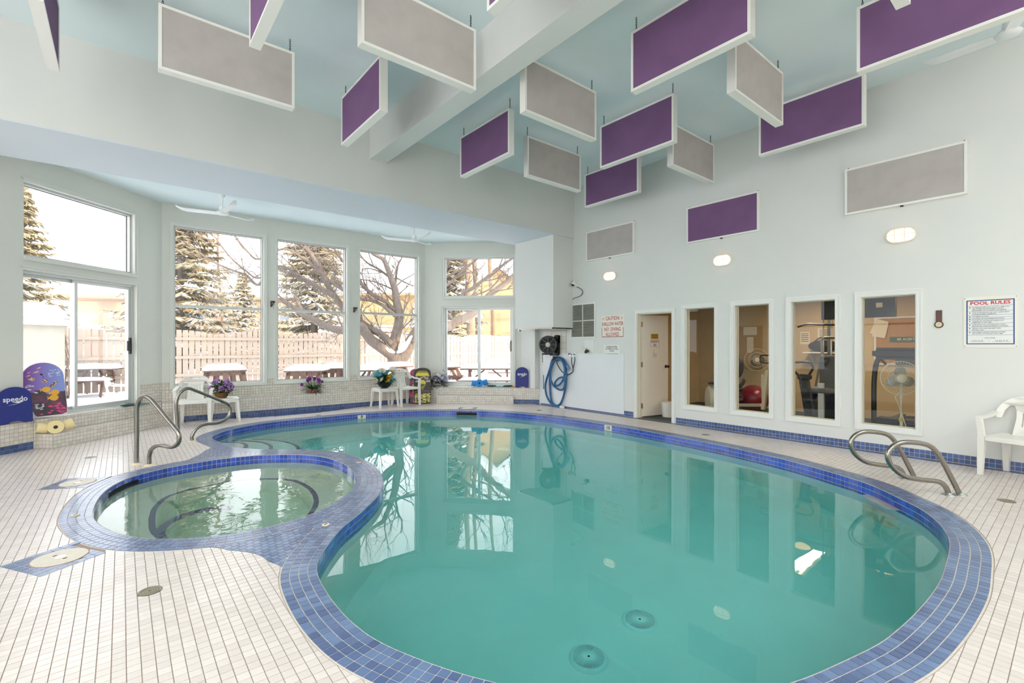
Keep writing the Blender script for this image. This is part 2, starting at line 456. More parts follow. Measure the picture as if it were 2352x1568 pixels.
# ------------------------------------------------------------------ pool outlines (world metres, plan view)
POOL = [(1.188,1.575),(1.118,1.693),(1.044,1.845),(0.993,1.97),(0.938,2.119),(0.908,2.272),(0.891,2.463),(0.891,2.628),(0.903,2.829),(0.92,2.983),(0.94,3.066),(0.964,3.138),(1.022,3.245),(1.136,3.417),(1.315,3.652),(1.496,3.818),(1.7,4.033),(1.87,4.234),(2.002,4.443),(2.118,4.705),(2.216,5.027),(2.28,5.424),(2.253,5.992),(2.081,6.425),(1.673,6.852),(1.414,7.094),(1.245,7.339),(1.152,7.589),(1.106,7.893),(1.052,8.208),(1.056,8.436),(1.094,8.58),(1.201,8.788),(1.43,9.071),(1.808,9.309),(2.198,9.442),(2.925,9.444),(3.453,9.461),(3.979,9.39),(4.617,9.164),(5.224,8.827),(5.613,8.507),(5.869,8.226),(6.187,7.677),(6.418,7.017),(6.545,6.32),(6.603,5.628),(6.615,4.871),(6.559,4.129),(6.506,3.61),(6.444,3.142),(6.379,2.832),(6.271,2.365),(6.055,1.835),(5.814,1.395),(5.509,1.102),(5.282,0.903),(4.982,0.744),(4.701,0.652),(4.517,0.615),(4.343,0.593),(4.084,0.574),(3.835,0.556),(3.609,0.552),(3.235,0.566),(2.894,0.597),(2.727,0.621),(2.433,0.694),(2.155,0.774),(1.82,0.93),(1.55,1.12),(1.35,1.33)]
RIM = [(0.797,1.887),(0.768,1.994),(0.716,2.208),(0.683,2.51),(0.69,2.772),(0.717,3.007),(0.734,3.155),(0.733,3.368),(0.718,3.499),(0.674,3.591),(0.575,3.717),(0.419,3.858),(0.257,3.985),(0.098,4.104),(-0.035,4.221),(-0.149,4.368),(-0.278,4.599),(-0.343,4.805),(-0.377,5.067),(-0.392,5.359),(-0.377,5.726),(-0.321,6.071),(-0.25,6.335),(-0.093,6.574),(0.1,6.725),(0.408,6.868),(0.709,7.099),(0.883,7.532),(0.902,7.703),(0.904,7.867),(0.867,8.078),(0.842,8.34),(0.854,8.529),(0.94,8.761),(1.105,9.02),(1.313,9.252),(1.699,9.499),(2.231,9.648),(2.95,9.655),(3.49,9.665),(4.05,9.585),(4.72,9.345),(5.349,9.0),(5.746,8.68),(6.004,8.386),(6.365,7.774),(6.615,7.078),(6.745,6.35),(6.808,5.64),(6.82,4.86),(6.765,4.10),(6.71,3.58),(6.645,3.10),(6.58,2.79),(6.465,2.30),(6.24,1.74),(5.97,1.26),(5.64,0.94),(5.39,0.735),(5.06,0.56),(4.78,0.458),(4.55,0.413),(4.36,0.39),(4.082,0.369),(3.83,0.352),(3.609,0.348),(3.225,0.361),(2.87,0.393),(2.69,0.419),(2.38,0.497),(2.08,0.585),(1.72,0.755),(1.43,0.96),(1.20,1.19),(1.02,1.46),(0.90,1.66)]
SPA = [(-0.178,5.144),(-0.185,5.293),(-0.174,5.604),(-0.132,5.94),(-0.062,6.187),(0.032,6.385),(0.127,6.508),(0.337,6.649),(0.469,6.702),(0.861,6.779),(1.275,6.727),(1.595,6.544),(1.804,6.346),(1.958,6.067),(2.028,5.626),(1.995,5.21),(1.907,4.879),(1.803,4.663),(1.68,4.467),(1.443,4.233),(1.186,4.074),(0.862,4.016),(0.538,4.061),(0.251,4.227),(0.124,4.349),(0.019,4.501),(-0.074,4.711),(-0.143,4.944)]
def closed_curve(pts, step=0.02, sigma=0.07):
    P = np.array([tuple(v)[:2] for v in catmull([(p[0], p[1], 0) for p in pts], 12, True)])
    for it in range(2):
        Q = np.vstack([P, P[:1]]); seg = np.linalg.norm(np.diff(Q, axis=0), axis=1); s = np.concatenate([[0], np.cumsum(seg)])
        n = max(int(round(s[-1]/step)), 8); t = np.linspace(0, s[-1], n, endpoint=False)
        P = np.stack([np.interp(t, s, Q[:, 0]), np.interp(t, s, Q[:, 1])], 1)
        if it == 0:
            k = int(3*sigma/step); ker = np.exp(-0.5*(np.arange(-k, k+1)*step/sigma)**2); ker /= ker.sum()
            P = np.stack([np.convolve(np.concatenate([P[-k:, i], P[:, i], P[:k, i]]), ker, 'valid') for i in (0, 1)], 1)
    a = 0.5*np.sum(P[:, 0]*np.roll(P[:, 1], -1)-np.roll(P[:, 0], -1)*P[:, 1])
    return P if a > 0 else P[::-1]
CP, CR, CS = closed_curve(POOL), closed_curve(RIM), closed_curve(SPA)
def normals(P):                                   # outward normals of a counter-clockwise loop
    t = np.roll(P, -1, 0)-np.roll(P, 1, 0); t /= np.linalg.norm(t, axis=1)[:, None]
    return np.stack([t[:, 1], -t[:, 0]], 1)
NP_, NS_ = normals(CP), normals(CS)
RW = 4*0.0512+0.003
def sdist(q, P, N):
    """signed distance (inside < 0), nearest index, for an array of points"""
    q = np.asarray(q, float); out = np.empty(len(q)); idx = np.empty(len(q), int)
    for i in range(0, len(q), 2000):
        d = q[i:i+2000, None, :]-P[None, :, :]; dd = np.einsum('ijk,ijk->ij', d, d); j = dd.argmin(1)
        v = q[i:i+2000]-P[j]; sg = np.sign(np.einsum('ij,ij->i', v, N[j])); out[i:i+2000] = np.sqrt(dd[np.arange(len(j)), j])*np.where(sg == 0, 1, sg); idx[i:i+2000] = j
    return out, idx
# the deck edge of the coping keeps an even distance from the water, except where the two basins meet
_dp, _jp = sdist(CR, CP, NP_); _ds, _js = sdist(CR, CS, NS_)
for i in range(len(CR)):
    d, n = (_dp[i], NP_[_jp[i]]) if _dp[i] < _ds[i] else (_ds[i], NS_[_js[i]])
    k = min(1.0, max(0.0, (0.10-abs(d-RW))/0.05)); CR[i] = CR[i]+n*(RW+0.004-d)*k
CR = closed_curve([tuple(p) for p in CR[::2]], sigma=0.03)
NR_ = normals(CR)
CAM2 = np.array([0.0, 0.0])
_f = np.array([math.sin(YAW), math.cos(YAW)]); _r = np.array([math.cos(YAW), -math.sin(YAW)])
def seen_size(c):
    """how large a small flat piece at plan point c shows in the photograph (0 when outside the frame)"""
    c = np.asarray(c); z = c @ _f; u = c @ _r
    px = 1176+FPX*u/np.maximum(z, 0.05); py = 792+FPX*CAMZ/np.maximum(z, 0.05)
    return np.where((z > 0.3) & (px > 6) & (px < 2346) & (py < 1562), 1.0/np.maximum(z, 0.3)**3, 0.0)

def tile_mesh(name, polys, zt, zb, tv=None):
    """flat tiles standing proud of their bed: polys = list of ccw corner lists (plan)"""
    V = []; F = []; A = []
    for i, p in enumerate(polys):
        k = len(V); n = len(p)
        V += [(x, y, zt) for x, y in p]+[(x, y, zb) for x, y in p]
        F.append(tuple(range(k, k+n))); F += [(k+j, k+n+j, k+n+(j+1) % n, k+(j+1) % n) for j in range(n)]
        A += [tv[i] if tv is not None else 0.5]*(2*n)
    me = bpy.data.meshes.new(name); me.from_pydata(V, [], F)
    at = me.attributes.new('tv', 'FLOAT', 'POINT'); at.data.foreach_set('value', np.array(A, dtype=np.float32))
    me.update(); return me
def lay_tiles(parent, polys, zt, zb, m, n_single, flat_score=True):
    """the pieces that show largest become objects of their own, the rest one stuff part"""
    polys = list(polys); C = np.array([np.mean(p, 0) for p in polys])
    sc = seen_size(C); order = np.argsort(-sc); single = set(int(i) for i in order[:n_single] if sc[i] > 0)
    tv = rng.random(len(polys))
    for i in sorted(single):
        c = C[i]; me = tile_mesh('tile', [[(x-c[0], y-c[1]) for x, y in polys[i]]], zt, zb, [tv[i]]); me.materials.append(m)
        o = bpy.data.objects.new('tile', me); COL.objects.link(o); o.parent = parent; o.location = (c[0], c[1], 0)
    rest = [i for i in range(len(polys)) if i not in single]
    me = tile_mesh('tile_field', [polys[i] for i in rest], zt, zb, tv[rest]); me.materials.append(m)
    o = bpy.data.objects.new('tile_field', me); COL.objects.link(o); o.parent = parent; o['kind'] = 'stuff'
    return o
def fill_ring_mesh(loops_z, name):
    pass
# ------------------------------------------------------------------ floor slab with the opening for the pool
def poly_mesh(name, outer, holes, z):
    cu = bpy.data.curves.new(name, 'CURVE'); cu.dimensions = '2D'; cu.fill_mode = 'FRONT'
    for loop in [outer]+holes:
        sp = cu.splines.new('POLY'); sp.points.add(len(loop)-1); sp.use_cyclic_u = True
        for p, q in zip(sp.points, loop): p.co = (q[0], q[1], 0, 1)
    me = curve_mesh(cu)
    for v in me.vertices: v.co.z = z
    me.materials.clear()
    return me
PITCH = 0.0508
floor_out = [(XL, YN), (XR+0.14, YN), (XR+0.14, 8.6), (BRX+0.1, YW+0.1), (BLX-0.1, YW+0.1), (-1.6, 8.6), (XL, 8.6)]
floor_me = poly_mesh('floor', floor_out, [[tuple(p) for p in CR[::3]]], -0.003)
def tiled_floor_mat():
    m = bpy.data.materials.new('deck_bed'); m.use_nodes = True; nt = m.node_tree; b = nt.nodes['Principled BSDF']
    tc = nt.nodes.new('ShaderNodeTexCoord'); sp = nt.nodes.new('ShaderNodeSeparateXYZ'); nt.links.new(tc.outputs['Object'], sp.inputs[0])
    br = nt.nodes.new('ShaderNodeTexBrick'); br.offset = 0.0; br.inputs['Scale'].default_value = 1.0
    br.inputs['Brick Width'].default_value = PITCH; br.inputs['Row Height'].default_value = PITCH; br.inputs['Mortar Size'].default_value = 0.002
    br.inputs['Color1'].default_value = (*lin('#d9d2ca'), 1); br.inputs['Color2'].default_value = (*lin('#e2dcd4'), 1); br.inputs['Mortar'].default_value = (*lin('#a08d80'), 1)
    nt.links.new(tc.outputs['Object'], br.inputs['Vector'])
    gt = nt.nodes.new('ShaderNodeMath'); gt.operation = 'GREATER_THAN'; gt.inputs[1].default_value = -0.4; nt.links.new(sp.outputs[1], gt.inputs[0])
    mx = nt.nodes.new('ShaderNodeMix'); mx.data_type = 'RGBA'; nt.links.new(gt.outputs[0], mx.inputs[0]); nt.links.new(br.outputs['Color'], mx.inputs[6]); mx.inputs[7].default_value = (*lin('#9c8a7e'), 1)
    nt.links.new(mx.outputs[2], b.inputs['Base Color']); b.inputs['Roughness'].default_value = 0.8
    return m
floor = struct(finish('floor', floor_me, tiled_floor_mat()))
# skimmer lids sit in small squares of blue tile: (centre, axis u, half length, half width, radius)
SKIM = [((-0.312, 4.30), (-0.85, -0.53), 0.14, 0.208), ((-0.343, 6.52), (-0.89, 0.45), 0.14, 0.22), ((5.9, 8.70), (0.685, 0.728), 0.135, 0.19)]
DRAINS = [(345, 1357, 0.058), (208, 1050, 0.058), (732, 953.5, 0.055), (1239, 942, 0.06), (1621, 998, 0.06), (2312, 1150, 0.062)]
def deck_pt(px, py, z=0.0):
    d = (CAMZ-z)*FPX/(py-792.0); u = (px-1176.0)/FPX*d
    return np.array([d*_f[0]+u*_r[0], d*_f[1]+u*_r[1]])
HOLES = [(deck_pt(a, b), r) for a, b, r in DRAINS]
def skim_local(q, s):
    u = np.array(s[1]); u = u/np.linalg.norm(u); v = np.array([-u[1], u[0]]); d = np.asarray(q)-np.array(s[0]); return d @ u, d @ v
# ---- deck tiles
gx = np.arange(XL+PITCH/2, XR, PITCH); gy = np.arange(-0.4+PITCH/2, YW, PITCH)
G = np.array([(x, y) for x in gx for y in gy])
ok = (G[:, 0]+G[:, 1] < 15.93) & (G[:, 1]-G[:, 0] < 10.0) & (G[:, 1] < 10.47) & (G[:, 0] < XR-0.005) & ((G[:, 0] > -1.7) | (G[:, 1] < 8.5))
G = G[ok]; sd, ix = sdist(G, CR, NR_); keep = sd > -PITCH*0.72; G = G[keep]; sd = sd[keep]; ix = ix[keep]
skin = np.zeros(len(G), bool)
for s in SKIM:
    a, b = skim_local(G, s); skin |= (a < s[3]-0.03) & (a > -0.45) & (np.abs(b) < 0.175)
deck = []; blue = []
g = (PITCH-0.0036)/2
for (x, y), d, j, sk in zip(G, sd, ix, skin):
    if sk: continue
    p = [(x-g, y-g), (x+g, y-g), (x+g, y+g), (x-g, y+g)]
    if d < PITCH*0.74:                                   # cut along the coping
        o = CR[j]+NR_[j]*0.004; n = NR_[j]; q = []
        for i in range(4):
            a, b = p[i], p[(i+1) % 4]; da = (a[0]-o[0])*n[0]+(a[1]-o[1])*n[1]; db = (b[0]-o[0])*n[0]+(b[1]-o[1])*n[1]
            if da >= 0: q.append(a)
            if (da >= 0) != (db >= 0):
                t = da/(da-db); q.append((a[0]+(b[0]-a[0])*t, a[1]+(b[1]-a[1])*t))
        if len(q) < 3: continue
        p = q
    if any((x-h[0][0])**2+(y-h[0][1])**2 < (h[1]+0.004)**2 for h in HOLES) and min(math.hypot(x-h[0][0], y-h[0][1])-h[1] for h in HOLES) < -0.02: continue
    wedge = y > 10.46-0.36*max(0.0, 1-((x-2.75)/1.35)**2)
    (blue if (x > XR-0.115 or wedge) else deck).append(p)
lay_tiles(floor, deck, 0.0, -0.004, T_DECK, 300)
tm = tile_mesh('tile_border', blue, 0.0, -0.004, rng.random(len(blue))); tm.materials.append(T_BASE)
o = bpy.data.objects.new('tile_border', tm); COL.objects.link(o); o.parent = floor; o['kind'] = 'stuff'
# ---- coping: four rows of blue tile round the pool, four round the spa, random courses where they meet
cope_me = poly_mesh('pool_coping', [tuple(p) for p in CR[::3]], [[tuple(p) for p in CP[::3]], [tuple(p) for p in CS[::3]]], -0.003)
coping = struct(finish('pool_coping', cope_me, M_GROUTL))
def ring_rows(P, N, rows, wd, start=0.003, phase=0.0):
    L = len(P)*0.02; n = int(round(L/PITCH)); out = []
    seg = np.linspace(0, len(P), n, endpoint=False)
    def at(s, off):
        i = int(s) % len(P); f = s-int(s); j = (i+1) % len(P)
        p = P[i]*(1-f)+P[j]*f; nn = N[i]*(1-f)+N[j]*f; nn = nn/np.linalg.norm(nn); return tuple(p+nn*off)
    w1 = len(P)/n; gp = 0.0052/0.02
    for r in range(rows):
        a, b = start+r*wd, start+(r+1)*wd-0.0052
        for k in range(n):
            s0 = seg[k]+gp/2; s1 = seg[k]+w1-gp/2
            out.append((r, [at(s0, a), at(s0, b), at(s1, b), at(s1, a)][::-1]))
    return out
def clip(p, o, n):
    q = []
    for i in range(len(p)):
        a, b = p[i], p[(i+1) % len(p)]; da = (a[0]-o[0])*n[0]+(a[1]-o[1])*n[1]; db = (b[0]-o[0])*n[0]+(b[1]-o[1])*n[1]
        if da >= 0: q.append(a)
        if (da >= 0) != (db >= 0): t = da/(da-db); q.append((a[0]+(b[0]-a[0])*t, a[1]+(b[1]-a[1])*t))
    return q
def area(p): return 0.5*abs(sum(p[i][0]*p[(i+1) % len(p)][1]-p[(i+1) % len(p)][0]*p[i][1] for i in range(len(p))))
allc = []
for _, p in ring_rows(CP, NP_, 4, 0.0512): allc.append(p)
cs_t = ring_rows(CS, NS_, 4, 0.0512)
cc = np.array([np.mean(p, 0) for _, p in cs_t]); dp, jp = sdist(cc, CP, NP_)
for (r, p), d, j in zip(cs_t, dp, jp):                      # spa courses stop at the pool courses
    if d < RW+0.05: p = clip(p, CP[j]+NP_[j]*(RW+0.001), NP_[j])
    if len(p) > 2 and area(p) > 0.0002: allc.append(p)
fill = []
for iy, y in enumerate(np.arange(3.0, 7.8, PITCH*0.92)):
    for x in np.arange(-0.6, 2.8, PITCH): fill.append((x+(PITCH/2 if iy % 2 else 0), y))
fill = np.array(fill); a_ = 0.35; R_ = np.array([[math.cos(a_), -math.sin(a_)], [math.sin(a_), math.cos(a_)]])
fill = (fill-[0.8, 5.0]) @ R_.T+[0.8, 5.0]
(d1, j1), (d2, j2), (d3, j3) = sdist(fill, CP, NP_), sdist(fill, CS, NS_), sdist(fill, CR, NR_)
for q, a, b, c, ja, jb, jc in zip(fill, d1, d2, d3, j1, j2, j3):
    if a < RW-0.03 or b < RW-0.03 or c > 0.03: continue
    p = [tuple(q+R_ @ np.array(v)) for v in ((-0.0235, -0.0215), (0.0235, -0.0215), (0.0235, 0.0215), (-0.0235, 0.0215))]
    if a < RW+0.05: p = clip(p, CP[ja]+NP_[ja]*(RW+0.001), NP_[ja])
    if len(p) > 2 and b < RW+0.05: p = clip(p, CS[jb]+NS_[jb]*(RW+0.001), NS_[jb])
    if len(p) > 2 and c > -0.05: p = clip(p, CR[jc]-NR_[jc]*0.003, -NR_[jc])
    if len(p) > 2 and area(p) > 0.00015: allc.append(p)
lay_tiles(coping, allc, 0.0, -0.004, T_COPE, 300)
# blue squares round the skimmer lids
for k, s in enumerate(SKIM):
    u = np.array(s[1]); u = u/np.linalg.norm(u); v = np.array([-u[1], u[0]]); ps = []
    bed = [tuple(np.array(s[0])+u*a+v*b) for a, b in ((-0.02, -0.207), (s[3], -0.207), (s[3], 0.207), (-0.02, 0.207))]
    mbb = MB(); mbb.prism(bed, -0.02, 0.0006)
    for ka in range(12):
        a = s[3]-PITCH/2-ka*PITCH
        for b in (np.arange(8)-3.5)*PITCH:
            c = np.array(s[0])+u*a+v*b
            if np.hypot(a, b) < s[2]-0.01: continue
            if sdist(c[None], CR, NR_)[0][0] < 0.022: continue
            ps.append([tuple(c+u*i+v*j) for i, j in ((-g, -g), (g, -g), (g, g), (-g, g))])
    bo = mbb.build('tile_bed', M_GROUTL, coping)
    tm = tile_mesh('tile_field', ps, 0.002, -0.004, rng.random(len(ps))); tm.materials.append(T_COPE)
    o = bpy.data.objects.new('tile_field', tm); COL.objects.link(o); o.parent = coping; o['kind'] = 'stuff'
# ---- pool and spa shells
ZW = -0.108; ZWS = -0.088
def shell(name, P, N, levels, m, bottom_z, parent=None):
    """levels: list of (offset inward, z) from rim to floor"""
    Q = P[::3]; Nn = N[::3]; n = len(Q); V = []; F = []
    for off, z in levels: V += [(p[0]-q[0]*off, p[1]-q[1]*off, z) for p, q in zip(Q, Nn)]
    for i in range(len(levels)-1):
        F += [(i*n+k, (i+1)*n+k, (i+1)*n+(k+1) % n, i*n+(k+1) % n) for k in range(n)]
    me = bpy.data.meshes.new(name); me.from_pydata(V, [], F); me.update()
    base = poly_mesh('b', [V[(len(levels)-1)*n+k][:2] for k in range(n)], [], bottom_z)
    bm = bmesh.new(); bm.from_mesh(me); bm.from_mesh(base); bmesh.ops.remove_doubles(bm, verts=bm.verts, dist=1e-4); bm.to_mesh(me); bm.free()
    return struct(finish(name, me, m, parent, smooth=True))
M_PLASTER = mat('pool_plaster', '#eceee8', 0.8, var=0.03, vscale=2)
M_SPAPL = mat('spa_plaster', '#dfe4d8', 0.8, var=0.03, vscale=4)
basin = shell('pool_basin', CP, NP_, [(0.0, -0.001), (0.0, -0.9), (0.06, -1.12), (0.2, -1.2)], M_PLASTER, -1.2)
spa_b = shell('spa_basin', CS, NS_, [(0.0, -0.001), (0.0, -0.5), (0.42, -0.52), (0.45, -0.56), (0.46, -0.95)], M_SPAPL, -0.95)
# waterline tiles on both shells, two rows above and two below the water
def line_tiles(parent, P, N, rows, n_single, z_top=-0.006):
    L = len(P)*0.02; n = int(round(L/PITCH)); sz = len(P)/n; gp = 0.0036/0.02; items = []
    def at(s, off):
        i = int(s) % len(P); f = s-int(s); j = (i+1) % len(P); p = P[i]*(1-f)+P[j]*f; nn = N[i]*(1-f)+N[j]*f; return p-nn*off, nn
    for r in range(rows):
        zt = z_top-r*PITCH; zb = zt-PITCH+0.0036
        for k in range(n):
            p0, nn = at(k*sz+gp/2, 0.0); p1, _ = at((k+1)*sz-gp/2, 0.0); items.append((p0, p1, nn, zt, zb))
    C = np.array([(a+b)/2 for a, b, *_ in items]); nn = np.array([i[2] for i in items])
    vis = seen_size(C); face = np.einsum('ij,ij->i', -nn, -C)/np.linalg.norm(C, axis=1)      # turned towards the camera
    zz = np.array([i[3] for i in items]); sc = np.where((face > 0.05) & (zz > ZW+0.01), vis*face, 0)
    order = np.argsort(-sc); single = set(int(i) for i in order[:n_single] if sc[i] > 0)
    def geo(i, c):
        p0, p1, q, zt, zb = items[i]; t = 0.004
        V = [(*(p0-c), zb), (*(p1-c), zb), (*(p1-c), zt), (*(p0-c), zt)]
        V += [(v[0]-q[0]*t, v[1]-q[1]*t, v[2]) for v in V]
        return V, [(7, 6, 5, 4), (0, 1, 5, 4), (1, 2, 6, 5), (2, 3, 7, 6), (3, 0, 4, 7)]
    tv = rng.random(len(items)); VV = []; FF = []; A = []
    for i in range(len(items)):
        if i in single:
            c = C[i]; V, F = geo(i, c); me = bpy.data.meshes.new('tile'); me.from_pydata(V, [], F)
            me.attributes.new('tv', 'FLOAT', 'POINT').data.foreach_set('value', np.full(8, tv[i], np.float32)); me.materials.append(T_LINE)
            o = bpy.data.objects.new('tile', me); COL.objects.link(o); o.parent = parent; o.location = (c[0], c[1], 0)
        else:
            V, F = geo(i, np.zeros(2)); k = len(VV); VV += V; FF += [tuple(j+k for j in f) for f in F]; A += [tv[i]]*8
    me = bpy.data.meshes.new('tile_field'); me.from_pydata(VV, [], FF); me.attributes.new('tv', 'FLOAT', 'POINT').data.foreach_set('value', np.array(A, np.float32)); me.materials.append(T_LINE); me.update()
    o = bpy.data.objects.new('tile_field', me); COL.objects.link(o); o.parent = parent; o['kind'] = 'stuff'
    # grout bed behind the tiles
    Q = P[::3]; Nn = N[::3]; m_ = len(Q); zb = z_top-rows*PITCH
    V = [(p[0]-q[0]*0.002, p[1]-q[1]*0.002, -0.001) for p, q in zip(Q, Nn)]+[(p[0]-q[0]*0.002, p[1]-q[1]*0.002, zb) for p, q in zip(Q, Nn)]
    me = bpy.data.meshes.new('tile_bed'); me.from_pydata(V, [], [(k, m_+k, m_+(k+1) % m_, (k+1) % m_) for k in range(m_)]); me.update()
    finish('tile_bed', me, M_GROUTL, parent)
line_tiles(basin, CP, NP_, 4, 220)
line_tiles(spa_b, CS, NS_, 3, 120)
# ---- water: closed bodies with absorption, gently rippled surface
def water(name, P, N, z, zb, dens, col, ripple, scale, label):
    Q = P[::3]+N[::3]*0.008; n = len(Q); top = poly_mesh('w', [tuple(p) for p in Q], [], z); bot = poly_mesh('w2', [tuple(p) for p in Q], [], zb)
    me = bpy.data.meshes.new(name); V = [(*p, z) for p in Q]+[(*p, zb) for p in Q]
    me.from_pydata(V, [], [(k, n+k, n+(k+1) % n, (k+1) % n) for k in range(n)])
    bm = bmesh.new(); bm.from_mesh(me); bm.from_mesh(top); bm.from_mesh(bot); bmesh.ops.remove_doubles(bm, verts=bm.verts, dist=1e-4)
    bmesh.ops.recalc_face_normals(bm, faces=bm.faces); bm.to_mesh(me); bm.free()
    m = bpy.data.materials.new(name); m.use_nodes = True; nt = m.node_tree; nt.nodes.remove(nt.nodes['Principled BSDF']); out = nt.nodes['Material Output']
    gl = nt.nodes.new('ShaderNodeBsdfGlass'); gl.inputs['Roughness'].default_value = 0.0; gl.inputs['IOR'].default_value = 1.33
    tc = nt.nodes.new('ShaderNodeTexCoord'); n1 = nt.nodes.new('ShaderNodeTexNoise'); n1.inputs['Scale'].default_value = scale; n1.inputs['Detail'].default_value = 1.5; n1.inputs['Distortion'].default_value = 0.6
    nt.links.new(tc.outputs['Object'], n1.inputs['Vector'])
    bp = nt.nodes.new('ShaderNodeBump'); bp.inputs['Strength'].default_value = ripple; bp.inputs['Distance'].default_value = 0.02
    nt.links.new(n1.outputs['Fac'], bp.inputs['Height']); nt.links.new(bp.outputs[0], gl.inputs['Normal'])
    va = nt.nodes.new('ShaderNodeVolumeAbsorption'); va.inputs['Color'].default_value = (*col, 1); va.inputs['Density'].default_value = dens
    nt.links.new(gl.outputs[0], out.inputs['Surface']); nt.links.new(va.outputs[0], out.inputs['Volume'])
    o = finish(name, me, m); return tagged(o, label, 'water', kind='stuff')
water('pool_water', CP, NP_, ZW, -1.25, 0.55, (0.09, 0.86, 0.85), 0.035, 2.2, 'still turquoise water filling the large curved pool')
water('spa_water', CS, NS_, ZWS, -1.0, 0.5, (0.45, 0.86, 0.72), 0.10, 5.0, 'pale green rippling water in the small round hot tub')
# ------------------------------------------------------------------ tiled ledges and steps of the bay
class TileSet:
    """square mosaic tiles on upright or level faces, joined as one part"""
    def __init__(s): s.V = []; s.F = []; s.A = []
    def panel(s, M, w_, h_, x0=0.0, y0=0.0, pitch=PITCH, gap=0.0042, t=0.0025):
        xs = np.arange(x0, w_+x0-0.006, pitch); ys = np.arange(y0, h_+y0-0.006, pitch)
        for x in xs:
            for y in ys:
                a, b = x+gap/2, min(x+pitch, x0+w_)-gap/2; c, d = y+gap/2, min(y+pitch, y0+h_)-gap/2
                if b-a < 0.004 or d-c < 0.004: continue
                k = len(s.V)
                for z in (t, 0):
                    for p in ((a, c), (b, c), (b, d), (a, d)): s.V.append(tuple(M @ Vector((p[0], p[1], z))))
                s.F += [(k, k+1, k+2, k+3), (k, k+4, k+5, k+1), (k+1, k+5, k+6, k+2), (k+2, k+6, k+7, k+3), (k+3, k+7, k+4, k)]
                s.A += [float(rng.random())]*8
        return s
    def build(s, parent, m, name='tile_field'):
        me = bpy.data.meshes.new(name); me.from_pydata(s.V, [], s.F)
        me.attributes.new('tv', 'FLOAT', 'POINT').data.foreach_set('value', np.array(s.A, np.float32)); me.materials.append(m); me.update()
        o = bpy.data.objects.new(name, me); COL.objects.link(o); o.parent = parent; o['kind'] = 'stuff'
        return o
def Ld(x, d): return (x, x+d)               # plan point on a 45 degree line y - x = d
def Rd(x, d): return (x, d-x)               # plan point on y + x = d
def tread(M, w_, d_): return M
def face(p, q, z=0.0):
    ux = Vector((q[0]-p[0], q[1]-p[1], 0)); return frame_M((p[0], p[1], z), ux), ux.length
def top_M(p, q, z):                          # level face: local x along p->q, local y away from the room
    ux = Vector((q[0]-p[0], q[1]-p[1], 0)).normalized(); uy = Vector((-ux.y, ux.x, 0)); M = Matrix.Identity(4)
    for i in range(3): M[i][0] = ux[i]; M[i][1] = uy[i]; M[i][2] = (0, 0, 1)[i]; M[i][3] = (p[0], p[1], z)[i]
    return M
def ledge(name, poly, z, fronts, blue_rows=0, tops=()):
    o = struct(MB().prism(poly, 0.0, z).build(name, M_GROUT))
    ts = TileSet(); tb = TileSet()
    for p, q in fronts:
        M, L = face(p, q)
        if blue_rows: tb.panel(M, L, blue_rows*PITCH); ts.panel(M, L, z-blue_rows*PITCH, 0, blue_rows*PITCH)
        else: ts.panel(M, L, z)
    for p, q, wd in tops:
        ts.panel(top_M(p, q, z), math.dist(p, q), wd)
    ts.build(o, T_WHITE)
    if blue_rows: tb.build(o, T_BASE, 'base_tiles')
    return o
sL = lambda s, d: ((s*math.sqrt(2)-d)/2, (s*math.sqrt(2)+d)/2)
sR = lambda s, d: ((d+s*math.sqrt(2))/2, (d-s*math.sqrt(2))/2)
dW, dS, dT, dB = 10.09, 9.90, 9.60, 9.95
ledge('bay_ledge_left', [sL(4.95, dB), sL(5.735, dB), sL(5.735, dW), sL(4.95, dW)], 0.375, [(sL(4.95, dB), sL(5.735, dB))], 2, [(sL(4.95, dB), sL(5.735, dB), 0.09)])
ledge('bay_sill_left', [sL(5.74, dS), (0.55, 10.45), (0.55, YW), (BLX, YW), sL(5.74, dW)], 0.39, [(sL(5.74, dS), (0.55, 10.45)), (sL(5.74, dW), sL(5.74, dS))], 0, [(sL(5.74, dS), (0.55, 10.45), 0.12)])
ledge('bay_step_left', [sL(5.782, dT), (0.85, 10.45), (0.553, 10.45), sL(5.782, dS)], 0.192, [(sL(5.782, dT), (0.85, 10.45)), (sL(5.782, dS), sL(5.782, dT))], 0, [(sL(5.782, dT), (0.85, 10.45), 0.205)])
ledge('bay_ledge_middle', [(0.553, 10.45), (5.55, 10.45), (5.82, YW), (0.56, YW)], 0.37, [(0.553, 10.45) and ((0.553, 10.45), (5.52, 10.45))], 2, [((0.56, 10.45), (5.52, 10.45), 0.19)])
rT, rS, rB = 15.75, 15.96, 15.91
ledge('bay_step_right', [sR(-2.89, rT), sR(-1.04, rT), sR(-1.04, rS), sR(-2.89, rS)], 0.193, [(sR(-2.89, rT), sR(-1.04, rT)), (sR(-2.89, 16.25), sR(-2.89, rT)), (sR(-1.04, rT), sR(-1.04, rS))], 0, [(sR(-2.89, rT), sR(-1.04, rT), 0.14)])
ledge('bay_sill_right', [sR(-3.0, rS), sR(-1.042, rS), sR(-1.042, 16.575), sR(-3.33, 16.575), (5.55, 10.45)], 0.372, [((5.52, 10.45), sR(-3.0, rS)), (sR(-3.0, rS), sR(-1.042, rS))], 0, [(sR(-3.0, rS), sR(-1.042, rS), 0.42)])
ledge('bay_ledge_right', [sR(-1.04, rB), (XR-0.002, rB-XR), (XR-0.002, 8.92), sR(-1.04, 16.575)], 0.375, [(sR(-1.04, rB), (XR-0.002, rB-XR))], 2, [(sR(-1.04, rB), (XR-0.002, rB-XR), 0.45)])
